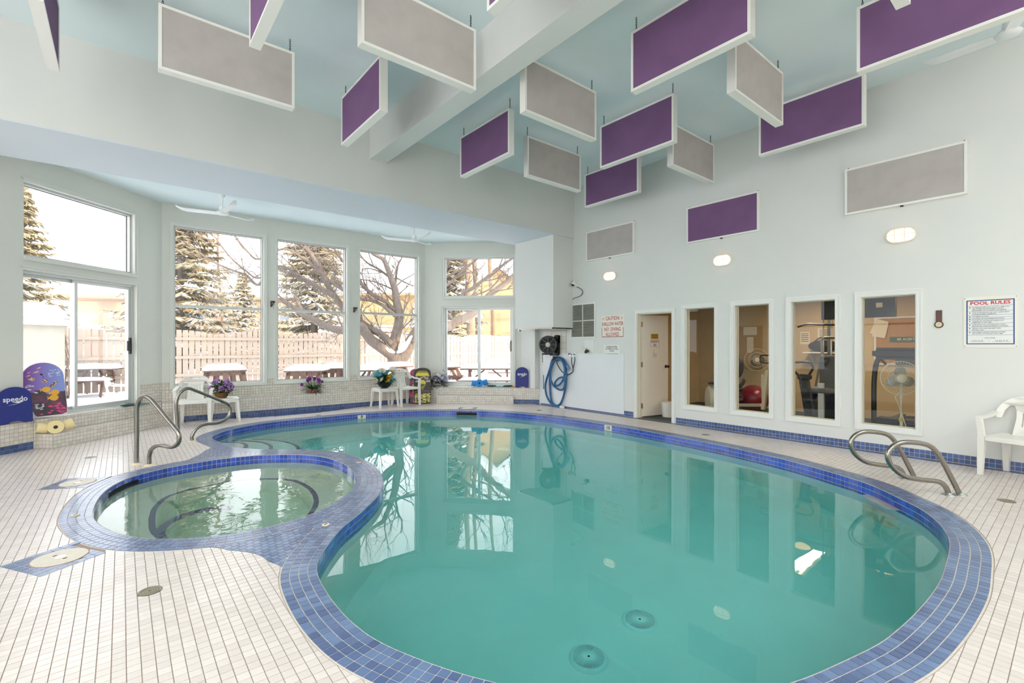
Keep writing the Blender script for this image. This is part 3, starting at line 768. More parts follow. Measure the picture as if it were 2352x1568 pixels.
# tiled wainscot on the bay walls above the ledges
wain = TileSet()
def wp(p, q, z0, z1):
    M, L = face(p, q, z0); wain.panel(M @ Matrix.Translation((0, 0, 0.001)), L, z1-z0)
wp(Lp(7.47), (BLX, YW), 0.39, 0.715)
wp((BLX, YW), (5.9, YW), 0.37, 0.586)
for a, b in ((BLX, 0.675), (2.295, 2.425), (3.995, 4.175), (5.80, 5.9)): wp((a, YW), (b, YW), 0.586, 0.715)
wp((5.929, YW), Rp(-2.94), 0.372, 0.70); wp(Rp(-1.04), Rp(-0.92), 0.375, 0.70)
wo = wain.build(None, T_WHITE, 'wall_wainscot'); wo['kind'] = 'structure'
bed = MB()
def wb(p, q, z0, z1):
    M, L = face(p, q, z0); bed.b2((0, 0, 0), (L, z1-z0, 0.0012), M)
wb(Lp(7.47), (BLX, YW), 0.39, 0.715); wb((BLX, YW), (5.9, YW), 0.37, 0.586); wb((5.929, YW), Rp(-2.94), 0.372, 0.70); wb(Rp(-1.04), Rp(-0.92), 0.375, 0.70)
for a, b in ((BLX, 0.675), (2.295, 2.425), (3.995, 4.175), (5.80, 5.9)): wb((a, YW), (b, YW), 0.586, 0.715)
bed.build('grout_bed', M_GROUT, wo)
# blue base tiles along the gym wall
bs = TileSet(); bb_ = MB()
for y1, y0 in ((8.2, 5.58), (4.672, YN)):
    M = frame_M((XR, y1, 0), (0, -1, 0)); bb_.b2((0, 0, 0), (y1-y0, 0.108, 0.0012), M)
    bs.panel(M @ Matrix.Translation((0, 0, 0.001)), min(y1-y0, 7.0), 0.1016, 0, 0.004)
bo = struct(bb_.build('baseboard_right', M_GROUTL)); bs.build(bo, T_BASE)

# ------------------------------------------------------------------ pool fittings
def strip_on(P, N, px_c, half_w, z0, z1, off, m, name, parent, facing=1):
    """a low panel that follows the pool wall, centred where the wall stands at compass bearing px_c"""
    C = P; z = C @ _f; u = C @ _r; px = 1176+FPX*u/np.maximum(z, 0.05)
    tow = np.einsum('ij,ij->i', N, C) > 0
    cand = [i for i in range(len(C)) if tow[i] and z[i] > 0.5]; near = [i for i in cand if abs(px[i]-px_c) < 4]; i0 = max(near, key=lambda i: z[i]-abs(px[i]-px_c)*0.3)
    k = int(round(half_w/0.02)); idx = [(i0+j) % len(C) for j in range(-k, k+1)]
    V = [(*(C[i]-N[i]*off), z0) for i in idx]+[(*(C[i]-N[i]*off), z1) for i in idx]+[(*(C[i]-N[i]*0.001), z0) for i in idx]+[(*(C[i]-N[i]*0.001), z1) for i in idx]
    n = len(idx); F = []
    for j in range(n-1): F += [(j, j+1, n+j+1, n+j), (2*n+j, 3*n+j, 3*n+j+1, 2*n+j+1), (n+j, n+j+1, 3*n+j+1, 3*n+j), (j, 2*n+j, 2*n+j+1, j+1)]
    F += [(0, n, 3*n, 2*n), (n-1, 3*n-1, 4*n-1, 2*n-1)]
    me = bpy.data.meshes.new(name); me.from_pydata(V, [], F); me.update()
    return finish(name, me, m, parent), C[i0], N[i0]
M_MARK = mat('marker_tile', '#e3e0d6', 0.3); M_INK = mat('black_ink', '#1c1d22', 0.6)
for px, num in ((832, '8'), (1398, '10')):
    t = thing('depth_marker', ('white depth marker tile reading 8 on the pool wall below the bay chairs' if num == '8' else 'white depth marker tile reading 10 on the pool wall opposite the gym door'), 'marker')
    _, c, n = strip_on(CP, NP_, px, 0.075 if num == '8' else 0.07, -0.107, -0.012 if num == '10' else -0.03, 0.006, M_MARK, 'tile', t)
    M = frame_M((c[0]-n[0]*0.0068, c[1]-n[1]*0.0068, -0.06 if num == '10' else -0.068), (n[1], -n[0], 0))
    text('number', num, 0.085, M_INK, t, M, ext=0.0004, bold=0.002)
M_MOUTH_SHADE = mat('skimmer_mouth_shade', '#07080a', 0.7)  # flat black strips on the tiles paint the shade inside the skimmer mouths
t = thing('skimmer_mouth', 'skimmer mouth painted as a dark strip in the far pool wall below the third lid', 'skimmer')
strip_on(CP, NP_, 1071, 0.22, -0.1, -0.045, 0.0055, M_MOUTH_SHADE, 'opening', t); strip_on(CP, NP_, 1071, 0.24, -0.047, -0.038, 0.008, M_BLACK, 'lip', t)
t = thing('skimmer_mouth', 'skimmer mouth painted as a dark strip in the hot tub wall', 'skimmer')
strip_on(CS, NS_, 277, 0.26, -0.1, -0.046, 0.0055, M_MOUTH_SHADE, 'opening', t)
M_LID = mat('lid_cream', '#d8cebf', 0.5, var=0.06, vscale=20)
SKL = ['cream round skimmer lid in blue tile square beside the hot tub on the near deck', 'cream round skimmer lid in blue tile square at the far side of the hot tub', 'cream round skimmer lid in blue tile square in front of the right bay step']
for s, lb in zip(SKIM, SKL):
    t = thing('pool_skimmer', lb, 'skimmer', (s[0][0], s[0][1], 0.002), math.atan2(s[1][1], s[1][0]))
    r = s[2]
    MB().lathe([(0.001, -0.012), (r, -0.012), (r, 0.003), (r-0.006, 0.0045), (r-0.014, 0.003), (0.04, 0.003), (0.001, 0.003)], 36).build('cover', M_LID, t, smooth=True)
    MB().lathe([(r, -0.01), (r+0.006, -0.01), (r+0.006, 0.0012), (r, 0.0012)], 36).build('rim', mat('lid_rim', '#a08a72', 0.6), t)
    mb = MB(); mb.lathe([(0.026, 0.003), (0.028, 0.0045), (0.018, 0.005), (0.001, 0.0048)], 18); mb.b2((-0.02, -0.004, 0.0045), (0.02, 0.004, 0.0065)); mb.build('medallion', M_CHROME, t)
    for a in (-1, 1): MB().b2((-0.01, a*0.052-0.007, 0.0025), (0.012, a*0.052+0.007, 0.0036)).build('finger_slot', mat('slot_dark', '#5a4634', 0.7), t)
M_DRAIN = mat('drain_brass', '#7d7566', 0.35, metal=0.7, var=0.2, vscale=20)
DLB = ['round ringed floor drain in the near white deck below the hot tub', 'round floor drain in the white deck in front of the left bay steps', 'round floor drain between the pool and the middle bay ledge', 'small floor drain between the pool and the coiled blue hose', 'round floor drain between the pool and the first gym window', 'round floor drain beside the pool ladder rails']
for (px, py, r), lb in zip(DRAINS, DLB):
    c = deck_pt(px, py); t = thing('floor_drain', lb, 'drain', (c[0], c[1], 0))
    MB().lathe([(0.001, -0.02), (r, -0.02), (r, 0.002), (r-0.006, 0.003), (r-0.008, 0.0005), (0.001, 0.0005)], 28).build('frame', M_DRAIN, t, smooth=True)
    mb = MB()
    for rr in (0.82, 0.6, 0.4, 0.22): mb.lathe([(r*rr-0.004, 0.0), (r*rr-0.004, 0.002), (r*rr+0.004, 0.002), (r*rr+0.004, 0.0)], 28)
    mb.build('grate', mat('drain_grate', '#8f8a74', 0.4, metal=0.5), t)
M_CAP = mat('cap_cream', '#e6d5b4', 0.5)
for (px, py), lb in zip(((173, 1183), (748, 1205), (824, 1062)), ('small cream valve cap on the hot tub coping near the first skimmer lid', 'small cream valve cap on the coping between hot tub and pool, near side', 'small cream valve cap on the coping between hot tub and pool, far side')):
    c = deck_pt(px, py); t = thing('valve_cap', lb, 'cap', (c[0], c[1], 0), 0.6)
    MB().lathe([(0.001, 0.0), (0.029, 0.0), (0.029, 0.005), (0.02, 0.0065), (0.001, 0.0065)], 20).build('disc', M_CAP, t, smooth=True)
    mb = MB(); mb.b2((-0.015, -0.008, 0.0065), (-0.002, 0.008, 0.0072)); mb.b2((0.002, -0.008, 0.0065), (0.015, 0.008, 0.0072)); mb.build('slot', mat('slot_brown', '#6b4f30', 0.7), t)
# main drains on the pool floor
M_GRATE = mat('main_drain_white', '#f2f4f4', 0.5)
for (x, y), lb in (((2.396, 2.105), 'round white suction grate on the pool floor, the one closer to the pool edge'), ((2.955, 2.10), 'round white suction grate on the pool floor, further from the near edge')):
    t = thing('main_drain', lb, 'drain', (x, y, -1.2))
    MB().lathe([(0.13, 0.0), (0.127, 0.012), (0.113, 0.03), (0.108, 0.03), (0.106, 0.024)], 40).build('collar', M_GRATE, t, smooth=True)
    MB().lathe([(0.001, 0.012), (0.112, 0.012)], 32).build('sump', mat('sump_dark', '#274650', 0.8), t)
    mb = MB()
    for k in range(52):
        a = 2*math.pi*k/52; mb.bar((0.03*math.cos(a), 0.03*math.sin(a), 0.03), (0.11*math.cos(a), 0.11*math.sin(a), 0.026), 0.0042, 0.008)
    for rr in (0.045, 0.06, 0.075, 0.09, 0.102): mb.lathe([(rr-0.0012, 0.026), (rr-0.0012, 0.03), (rr+0.0012, 0.03), (rr+0.0012, 0.026)], 40)
    mb.lathe([(0.001, 0.03), (0.032, 0.03), (0.032, 0.02)], 24); mb.build('grate', M_GRATE, t)
    MB().lathe([(0.001, 0.032), (0.008, 0.032), (0.008, 0.028)], 8).build('screw', M_DARK, t)
# under-water entry steps with blue nosings, spa bench nosing
stp = MB()
for k, (r, z) in enumerate(((0.52, -0.32), (0.86, -0.58), (1.25, -0.84))):
    arc = [(1.0+r*math.cos(a), 8.33+r*1.0*math.sin(a)) for a in np.linspace(-1.75, 1.75, 40)]
    so = MB().prism([(0.6, 8.33-r)]+arc+[(0.6, 8.33+r)], -1.21, z).build('step', M_PLASTER, basin)
    nb = MB(); 
    for a, b in zip(arc[:-1], arc[1:]):
        ci = lambda p, q: (1.0+(p[0]-1.0)*q, 8.33+(p[1]-8.33)*q)
        nb.prism([a, b, ci(b, 1-0.055/r), ci(a, 1-0.055/r)], z, z+0.004)
    nb.build('nosing', T_BASE, so)
Q = CS[::2]; Nn = NS_[::2]
nb = MB()
for i in range(len(Q)):
    j = (i+1) % len(Q)
    nb.prism([tuple(Q[i]-Nn[i]*0.37)[:2], tuple(Q[j]-Nn[j]*0.37)[:2], tuple(Q[j]-Nn[j]*0.42)[:2], tuple(Q[i]-Nn[i]*0.42)[:2]], -0.522, -0.514)
nb.build('bench_nosing', T_BASE, spa_b)
# curved blue nosing on the spa step
nb = MB(); c0 = (0.62, 5.05)
arc = [(c0[0]+0.40*math.cos(a), c0[1]+0.5*math.sin(a)) for a in np.linspace(0.9, 5.3, 36)]
for a, b in zip(arc[:-1], arc[1:]):
    ci = lambda p: (c0[0]+(p[0]-c0[0])*0.82, c0[1]+(p[1]-c0[1])*0.82)
    nb.prism([a, b, ci(b), ci(a)], -0.525, -0.505)
nb.build('step_nosing', T_BASE, spa_b)

# ------------------------------------------------------------------ hand rails
def rail(label, A, d, prof, r, group=None, flange='cream'):
    t = thing('hand_rail', label, 'rail', (A[0], A[1], 0), math.atan2(d[1], d[0]), group)
    pts = catmull([(p[0], 0, p[1]) for p in prof], 6)
    MB().tube(pts, r, 14).build('tube', M_STEEL, t, smooth=True)
    for e in (prof[0], prof[-1]):
        MB().lathe([(0.001, 0.0), (0.055, 0.0), (0.05, 0.006), (r+0.006, 0.014), (r+0.002, 0.02), (0.001, 0.02)], 22, (e[0], 0, 0)).build('escutcheon', M_CAP if flange == 'cream' else M_CHROME, t, smooth=True)
    return t
rail('bent steel hand rail standing between the hot tub and the left bay steps', (0.137, 7.09), (0.566, -0.824),
     [(0, 0), (0, 0.3), (0, 0.6), (0.018, 0.71), (0.075, 0.785), (0.14, 0.80), (0.215, 0.775), (0.30, 0.71), (0.45, 0.575), (0.58, 0.46), (0.64, 0.395), (0.65, 0.32), (0.61, 0.262), (0.52, 0.235), (0.40, 0.245), (0.31, 0.236), (0.235, 0.19), (0.20, 0.115), (0.197, 0.05), (0.197, 0)], 0.0235)
rail('bent steel hand rail at the pool steps in front of the lilac basket', (0.628, 8.179), (0.929, 0.370),
     [(0, 0), (-0.02, 0.3), (-0.035, 0.56), (-0.01, 0.69), (0.06, 0.76), (0.13, 0.775), (0.22, 0.735), (0.40, 0.645), (0.62, 0.53), (0.70, 0.475), (0.725, 0.40), (0.705, 0.31), (0.64, 0.25), (0.53, 0.22), (0.40, 0.225), (0.30, 0.215), (0.22, 0.165), (0.175, 0.09), (0.17, 0.04), (0.17, 0)], 0.0235)
lp = [(0.0, 0), (-0.012, 0.05), (-0.055, 0.105), (-0.12, 0.128), (-0.24, 0.14), (-0.38, 0.165), (-0.48, 0.22), (-0.545, 0.295), (-0.565, 0.37), (-0.535, 0.435), (-0.47, 0.478), (-0.38, 0.492), (-0.24, 0.478), (-0.155, 0.445), (-0.095, 0.38), (-0.04, 0.29), (0.03, 0.155), (0.11, 0)]
rail('looped bronze-toned ladder grab rail at the pool edge, the one by the floor drain', (5.963, 0.823), (0.772, -0.636), lp, 0.0225, flange='c')
rail('looped bronze-toned ladder grab rail at the pool edge, the one under the last gym window', (6.335, 1.215), (0.772, -0.636), lp, 0.0225, flange='c')
# ladder treads under the water
t = thing('pool_ladder', 'three white ladder treads on the pool wall under the grab rails', 'ladder', (5.66, 1.24, 0), math.atan2(0.69, 0.724))
for z, w_ in ((-0.115, 0.0), (-0.39, 0.0), (-0.66, 0.0)):
    poly = [(-0.23, -0.02), (0.23, -0.02), (0.23, 0.05), (0.19, 0.095), (-0.19, 0.095), (-0.23, 0.05)]
    MB().prism(poly, z-0.02, z).build('tread', mat('tread_white', '#e2dccb', 0.5, var=0.15, vscale=9), t, bevel=0.004)
# ------------------------------------------------------------------ acoustic baffles
M_FRAME = mat('baffle_frame_white', '#efede6', 0.5)
M_GREYF = mat('baffle_grey_fabric', '#b8b0ac', 0.95, var=0.08, vscale=5, bump=0.05, bscale=300)
M_PURP = mat('baffle_purple_fabric', '#78567e', 0.95, var=0.10, vscale=3, bump=0.08, bscale=400)
M_CHAIN = mat('chain_dark', '#33322f', 0.5, metal=0.6)
BL, BT, BH = 1.21, 0.09, 0.62
def make_baffle(name, fm, chains=True, t_=BT):
    t = thing(name, '', 'panel')
    mb = MB(); b = 0.026
    mb.b2((-BL/2, -t_/2, 0), (BL/2, t_/2, b)); mb.b2((-BL/2, -t_/2, BH-b), (BL/2, t_/2, BH))
    mb.b2((-BL/2, -t_/2, b), (-BL/2+b, t_/2, BH-b)); mb.b2((BL/2-b, -t_/2, b), (BL/2, t_/2, BH-b))
    mb.build('frame', M_FRAME, t)
    MB().b2((-BL/2+b, -t_/2+0.006, b), (BL/2-b, t_/2-0.006, BH-b)).build('fabric', fm, t)
    if chains:
        for sx in (-1, 1):
            mb = MB(); x = sx*(BL/2-0.035)
            for i in range(6):
                z = BH+0.012+0.026*i; pts = []
                for k in range(8):
                    a = k*math.pi/4; q = 0.007*math.cos(a)
                    pts.append((x+(q if i % 2 else 0), (0 if i % 2 else q), z+0.017*math.sin(a)))
                mb.tube(pts, 0.0026, 5, closed=True)
            mb.build('chain', M_CHAIN, t, smooth=True)
    else:
        mb = MB()
        for x in (-BL/2+0.03, BL/2-0.03): mb.b2((x-0.006, t_/2-0.006, BH), (x+0.006, t_/2, BH+0.022))
        mb.b2((-0.015, -t_/2+0.01, -0.012), (0.015, t_/2, 0.0)); mb.build('clip', M_DARK, t)
    return t
ZBF = 4.02
gp_ = make_baffle('acoustic_baffle', M_GREYF); pp_ = make_baffle('acoustic_baffle', M_PURP)
GREY = [(1.48, 5.585, 'left of the beam near the bulkhead'), (2.814, 3.995, 'on the hot tub side of the beam'), (4.693, 3.995, 'just past the beam over the pool'), (6.054, 5.497, 'near the bulkhead on the gym side'), (6.084, 2.299, 'in front of a purple one by the gym wall'), (7.407, 3.836, 'with one end by the gym wall'), (4.68, 0.86, 'over the near end of the pool')]
PURP = [(-0.549, 6.274, 'edge-on at the far left end of the bulkhead'), (0.866, 4.681, 'edge-on over the hot tub'), (2.225, 6.22, 'at the bulkhead end of the beam'), (4.085, 6.229, 'near the bulkhead just right of the beam'), (4.076, 3.006, 'over the middle of the pool'), (5.478, 4.591, 'between two grey ones'), (6.811, 6.084, 'close to the corner by the gym wall'), (6.823, 2.894, 'along the gym wall behind a grey one'), (5.452, 1.406, 'below the ceiling fan'), (2.215, 2.997, 'beside the beam on the hot tub side')]
for i, (x, y, lb) in enumerate(GREY):
    o = gp_ if i == 0 else dup(gp_)
    o.location = (x-BL/2, y+BT/2, ZBF); o['label'] = 'grey acoustic baffle hung on chains, '+lb; o['group'] = 'grey hanging baffles'
for i, (x, y, lb) in enumerate(PURP):
    o = pp_ if i == 0 else dup(pp_)
    o.location = (x+BT/2, y-BL/2, ZBF); o.rotation_euler = (0, 0, math.pi/2); o['label'] = 'purple acoustic baffle hung on chains, '+lb; o['group'] = 'purple hanging baffles'
wg = make_baffle('acoustic_wall_panel', M_GREYF, False, 0.05); wp2 = make_baffle('acoustic_wall_panel', M_PURP, False, 0.05)
wg.location = (XR-0.026, 6.144, 3.165); wg.rotation_euler = (0, 0, -math.pi/2); wg['label'] = 'grey framed acoustic panel flat on the gym wall, above the lamp by the vent'
wp2.location = (XR-0.026, 3.831, 3.165); wp2.rotation_euler = (0, 0, -math.pi/2); wp2['label'] = 'purple framed acoustic panel flat on the gym wall'
w3 = dup(wg, (XR-0.026, 1.49, 3.165), None, 'grey framed acoustic panel flat on the gym wall, above the lamp by the pool rules')

# ------------------------------------------------------------------ bulkhead lamps on the gym wall
M_BULB = mat('lamp_glass_lit', '#ffffff', 0.4, emit='#ffdcae', estr=2.2)
def stadium(a, b, n=10):
    r = b; l = a-b; pts = []
    for s, a0 in ((1, -90), (-1, 90)):
        for i in range(n+1):
            t = math.radians(a0+180*i/n); pts.append((s*l+r*math.cos(t), r*math.sin(t)))
    return pts
for y, lb in ((1.498, 'beside the pool rules sign'), (3.814, 'over the gym windows'), (6.136, 'over the caution sign')):
    t = thing('bulkhead_lamp', 'lit oval bulkhead lamp with wire guard on the gym wall, '+lb, 'lamp', (XR, y, 2.79))
    M = frame_M((0, 0, 0), (0, -1, 0))
    plate('base', stadium(0.15, 0.09), M_TRIM, t, thick=0.03, M=M @ Matrix.Translation((0, 0, 0.015)))
    V = []; F = []; st = [stadium(0.138*k, 0.078*k) for k in (1.0, 0.97, 0.86, 0.6, 0.2)]; zs = (0.03, 0.05, 0.075, 0.09, 0.095); n = len(st[0])
    for s, z in zip(st, zs): V += [(p[0], p[1], z) for p in s]
    for i in range(4): F += [(i*n+k, i*n+(k+1) % n, (i+1)*n+(k+1) % n, (i+1)*n+k) for k in range(n)]
    F.append(tuple(range(4*n, 5*n))); MB().add(V, F, M).build('glass', M_BULB, t, smooth=True)
    mb = MB()
    mb.tube([(p[0]*1.06, p[1]*1.1, 0.052) for p in st[0]], 0.0035, 6, M, closed=True)
    for x in (-0.05, 0.05): mb.tube([(x, -0.086, 0.04), (x, -0.08, 0.085), (x, 0, 0.103), (x, 0.08, 0.085), (x, 0.086, 0.04)], 0.0035, 6, M)
    mb.tube([(-0.145, 0, 0.045), (-0.13, 0, 0.085), (0, 0, 0.104), (0.13, 0, 0.085), (0.145, 0, 0.045)], 0.0035, 6, M)
    mb.build('guard', mat('guard_cream', '#d9c9a8', 0.4), t, smooth=True)

# ------------------------------------------------------------------ ceiling fans
M_FAN = mat('fan_white', '#eef0f0', 0.4)
def make_fan(label, x, y, zc, zh, rot):
    t = thing('ceiling_fan', label, 'fan', (x, y, zh), rot)
    H_ = zc-zh
    MB().lathe([(0.045, H_), (0.04, H_-0.05), (0.012, H_-0.055), (0.012, 0.09), (0.012, 0.088)], 16).build('rod', M_FAN, t, smooth=True)
    MB().lathe([(0.012, 0.12), (0.045, 0.11), (0.05, 0.04), (0.04, 0.03)], 18).build('motor_cup', M_FAN, t, smooth=True)
    MB().lathe([(0.001, 0.035), (0.04, 0.034), (0.09, 0.02), (0.105, 0.0), (0.09, -0.02), (0.05, -0.03), (0.001, -0.032)], 24).build('hub', M_FAN, t, smooth=True)
    for k in range(3):
        a = 2*math.pi*k/3; V = []; F = []; N_ = 9
        for i in range(N_+1):
            f = i/N_; r = 0.09+0.6*f; w_ = 0.052+0.012*math.sin(math.pi*f)-(0.03 if i == N_ else 0); z = 0.0+0.03*f+(0.05*(f-0.75)**2/0.0625 if f > 0.75 else 0)
            for s, dz in ((-1, -0.012), (-0.33, 0.002), (0.33, -0.002), (1, 0.012)): V.append((r, s*w_, z+dz))
        m_ = len(V); V += [(p[0], p[1], p[2]-0.006) for p in V]
        for i in range(N_):
            for j in range(3):
                q = (i*4+j, i*4+j+1, i*4+j+5, i*4+j+4); F.append(q[::-1]); F.append(tuple(v+m_ for v in q))
            F.append((i*4, i*4+4, i*4+4+m_, i*4+m_)); F.append((i*4+3, i*4+3+m_, i*4+7+m_, i*4+7))
        F.append((0, m_, m_+1, 1)); F.append((1, m_+1, m_+2, 2)); F.append((2, m_+2, m_+3, 3)); e = N_*4
        for j in range(3): F.append((e+j, e+j+1, e+j+1+m_, e+j+m_))
        MB().add(V, F, Matrix.Rotation(a, 4, 'Z')).build('blade', M_FAN, t, smooth=True)
    return t
make_fan('white three-bladed ceiling fan in the bay above the first tall window', 1.33, 9.4, ZB, 3.65, math.radians(36))
make_fan('white three-bladed ceiling fan in the bay above the third tall window', 4.91, 9.30, ZB, 3.67, math.radians(30))
make_fan('white three-bladed ceiling fan by the gym wall behind a purple baffle', 6.86, 0.50, ZC, 4.52, math.radians(80))

# ------------------------------------------------------------------ things on the gym wall
def gw(px, py, X=XR):                       # point of the plane x = X
    r = Vector((_f[0]+_r[0]*(px-1176)/FPX, _f[1]+_r[1]*(px-1176)/FPX, (792-py)/FPX)); return Vector((0, 0, CAMZ))+r*(X/r.x)
def GM(y, z, off=0.0): return frame_M((XR-off, y, z), (0, -1, 0))
# vent grille
t = thing('vent_grille', 'white framed return air grille of four louvred fields on the gym wall', 'vent', (XR, 6.88, 1.92)); M = frame_M((0, 0, 0), (0, -1, 0))
mb = MB(); box_frame(mb, M, -0.355, 0.355, -0.375, 0.375, 0.03, 0, 0.022); mb.b2((-0.008, -0.36, 0.0), (0.008, 0.36, 0.02), M); mb.b2((-0.34, -0.008, 0.0), (0.34, 0.008, 0.02), M); mb.build('frame', M_TRIM, t)
MB().b2((-0.34, -0.36, 0.001), (0.34, 0.36, 0.004), M).build('backing', mat('vent_dark', '#55534c', 0.8), t)
for fx in (-0.168, 0.168):
    for fy in (-0.18, 0.18):
        for k in range(14):
            MB().box((fx, fy-0.16+0.0247*k, 0.010), (0.30, 0.015, 0.004), M, R=Matrix.Rotation(0.7, 4, 'X')).build('louvre', mat('louvre_grey', '#a9a69b', 0.5, var=0.1, vscale=6), t)
# signs
M_SIGN = mat('sign_cream', '#e9e3d6', 0.5); M_SIGNW = mat('sign_white', '#e6e6e2', 0.5); M_RED = mat('sign_red', '#b5302a', 0.6); M_DRED = mat('sign_dark_red', '#8e2f28', 0.6); M_BLUE = mat('sign_blue', '#1f4a86', 0.5); M_TXT = mat('sign_text', '#4a5160', 0.7); M_BRN = mat('sign_brown_text', '#5a3430', 0.7)
def sign(name, label, y, z, w_, h_, m, th=0.006):
    t = thing(name, label, 'sign', (XR, y, z)); M = frame_M((0, 0, 0), (0, -1, 0))
    MB().b2((-w_/2, -h_/2, 0.0), (w_/2, h_/2, th), M).build('board', m, t)
    return t, M @ Matrix.Translation((0, 0, th+0.0003))
t, M = sign('caution_sign', 'cream sign in red capitals reading caution shallow water no diving allowed', 6.088, 1.777, 0.585, 0.45, M_SIGN)
for s, z, w_ in (('CAUTION', 0.158, 0.34), ('SHALLOW WATER', 0.046, 0.545), ('NO  DIVING', -0.062, 0.41), ('ALLOWED', -0.165, 0.34)):
    text('lettering', s, 0.105, M_RED, t, M @ Matrix.Translation((0, z, 0)), width=w_, bold=0.001)
mb = MB(); mb.b2((-0.272, -0.212, 0), (-0.262, -0.02, 0.0006), M); mb.b2((0.262, -0.212, 0), (0.272, -0.02, 0.0006), M); mb.b2((-0.272, -0.217, 0), (0.272, -0.205, 0.0006), M); mb.build('border', M_DRED, t)
for x in (-0.235, 0.235): MB().tube([(x+0.016*math.cos(a), 0.16+0.02*math.sin(a), 0.0005) for a in np.linspace(0, 6.28, 14)[:-1]], 0.003, 4, M, closed=True).build('ring', M_RED, t)
t, M = sign('notice_sign', 'small white notice in brown capitals headed please be advised', 6.103, 1.212, 0.42, 0.385, M_SIGNW)
for s, z, w_ in (('PLEASE BE ADVISED', 0.15, 0.27), ('NO DIAPERS ALLOWED', 0.108, 0.31), ('IN POOL', 0.066, 0.11), ('NO OUTSIDE FLOATING', 0.0, 0.31), ('DEVICES IN POOL AREA', -0.042, 0.33)):
    text('lettering', s, 0.036, M_BRN, t, M @ Matrix.Translation((0, z, 0)), width=w_, bold=0.0008)
text('lettering', 'MANAGEMENT', 0.03, M_BRN, t, M @ Matrix.Translation((0.12, -0.165, 0)), width=0.16, bold=0.001)
t, M = sign('pool_rules_sign', 'cream pool rules sign with blue border and red heading', 0.702, 1.663, 0.44, 0.585, M_SIGN)
mb = MB(); box_frame(mb, M, -0.195, 0.195, -0.255, 0.255, 0.011, 0, 0.0008); mb.build('border', M_BLUE, t)
MB().b2((-0.184, -0.244, -0.0001), (0.184, 0.244, 0.0002), M).build('field', M_SIGNW, t)
text('heading', 'POOL RULES', 0.052, mat('sign_heading_red', '#c0202c', 0.6), t, M @ Matrix.Translation((0, 0.217, 0.0004)), width=0.325, bold=0.0016)
rules = [('ALL PERSONS USING POOL DO SO AT THEIR OWN', 'RISK. OWNERS AND MANAGEMENT ARE NOT', 'RESPONSIBLE FOR ACCIDENTS OR INJURIES.'), ('POOL IS FOR PRIVATE USE ONLY. GUESTS MUST', 'HAVE MANAGEMENT PERMISSION.'), ('NO ANIMALS ALLOWED.',), ('NO DRINKS OR FOOD PERMITTED IN POOL.',), ('RUNNING OR UNNECESSARY NOISE IS NOT', 'PERMITTED AT ANY TIME.'), ('AFTER USING POOL, FOOTWEAR AND TOWELS', 'MUST BE USED WHEN RETURNING TO BUILDING.'), ('PERSONS WITH LONG HAIR MUST WEAR', 'BATHING CAPS.'), ('MANAGEMENT RESERVES THE RIGHT TO DENY', 'USE OF POOL TO ANYONE AT ANY TIME.')]
z = 0.182; ln = MB(); dots = MB()
for ru in rules:
    ln.b2((-0.184, z+0.002, 0.0002), (0.184, z+0.0045, 0.0009), M); z -= 0.0125
    dots.b2((-0.172, z-0.005, 0.0002), (-0.16, z+0.004, 0.0009), M)
    for s in ru:
        text('rule_text', s, 0.0135, M_TXT, t, M @ Matrix.Translation((-0.146, z, 0.0004)), align='LEFT', width=0.30*len(s)/41, bold=0.0003); z -= 0.0172
    z += 0.0035
ln.b2((-0.184, z-0.002, 0.0002), (0.184, z+0.0005, 0.0009), M)
for a, b in ((-0.165, -0.04), (0.02, 0.165)): ln.b2((a, -0.2275, 0.0002), (b, -0.226, 0.0009), M)
ln.build('rule_line', M_BLUE, t); dots.build('bullets', M_BLUE, t)
text('lettering', 'POOL HOURS', 0.0135, M_TXT, t, M @ Matrix.Translation((0, -0.183, 0.0004)), bold=0.0003)
text('lettering', '6:00 A.M.', 0.022, M_INK, t, M @ Matrix.Translation((-0.10, -0.216, 0.0004)), space=1.15); text('lettering', 'TO', 0.011, M_TXT, t, M @ Matrix.Translation((-0.01, -0.22, 0.0004))); text('lettering', '10:00 P.M.', 0.022, M_INK, t, M @ Matrix.Translation((0.095, -0.216, 0.0004)), space=1.15)
mb = MB()
for x in (-0.208, 0.208):
    for z in (-0.278, 0.278): mb.lathe([(0.001, 0.0), (0.004, 0.0), (0.004, 0.0015), (0.001, 0.002)], 8, (x, z, 0), M)
mb.build('screw', M_DARK, t)
# weather station: dark wooden thermometer with round dial
t = thing('thermometer', 'dark wooden thermometer with round cream dial between gym window and pool rules', 'thermometer', (XR, 1.138, 1.72)); M = frame_M((0, 0, 0), (0, -1, 0))
mb = MB(); mb.b2((-0.028, -0.06, 0), (0.028, 0.1, 0.015), M); mb.lathe([(0.001, 0), (0.042, 0), (0.042, 0.016), (0.036, 0.02), (0.001, 0.02)], 24, (0, -0.072, 0), M); mb.build('body', mat('dark_walnut', '#4a2a22', 0.35, var=0.2, vscale=20), t, bevel=0.002)
MB().b2((-0.013, -0.025, 0.015), (0.013, 0.085, 0.0165), M).build('scale', mat('scale_red_brown', '#5d2620', 0.4), t)
mb = MB(); mb.lathe([(0.001, 0.0205), (0.03, 0.0205), (0.03, 0.018)], 24, (0, -0.072, 0), M); mb.build('dial', mat('dial_cream', '#d8c9a6', 0.4), t)
MB().bar((-0.006, -0.084, 0.0215), (0.007, -0.058, 0.0215), 0.002, 0.001, M).build('needle', M_INK, t)
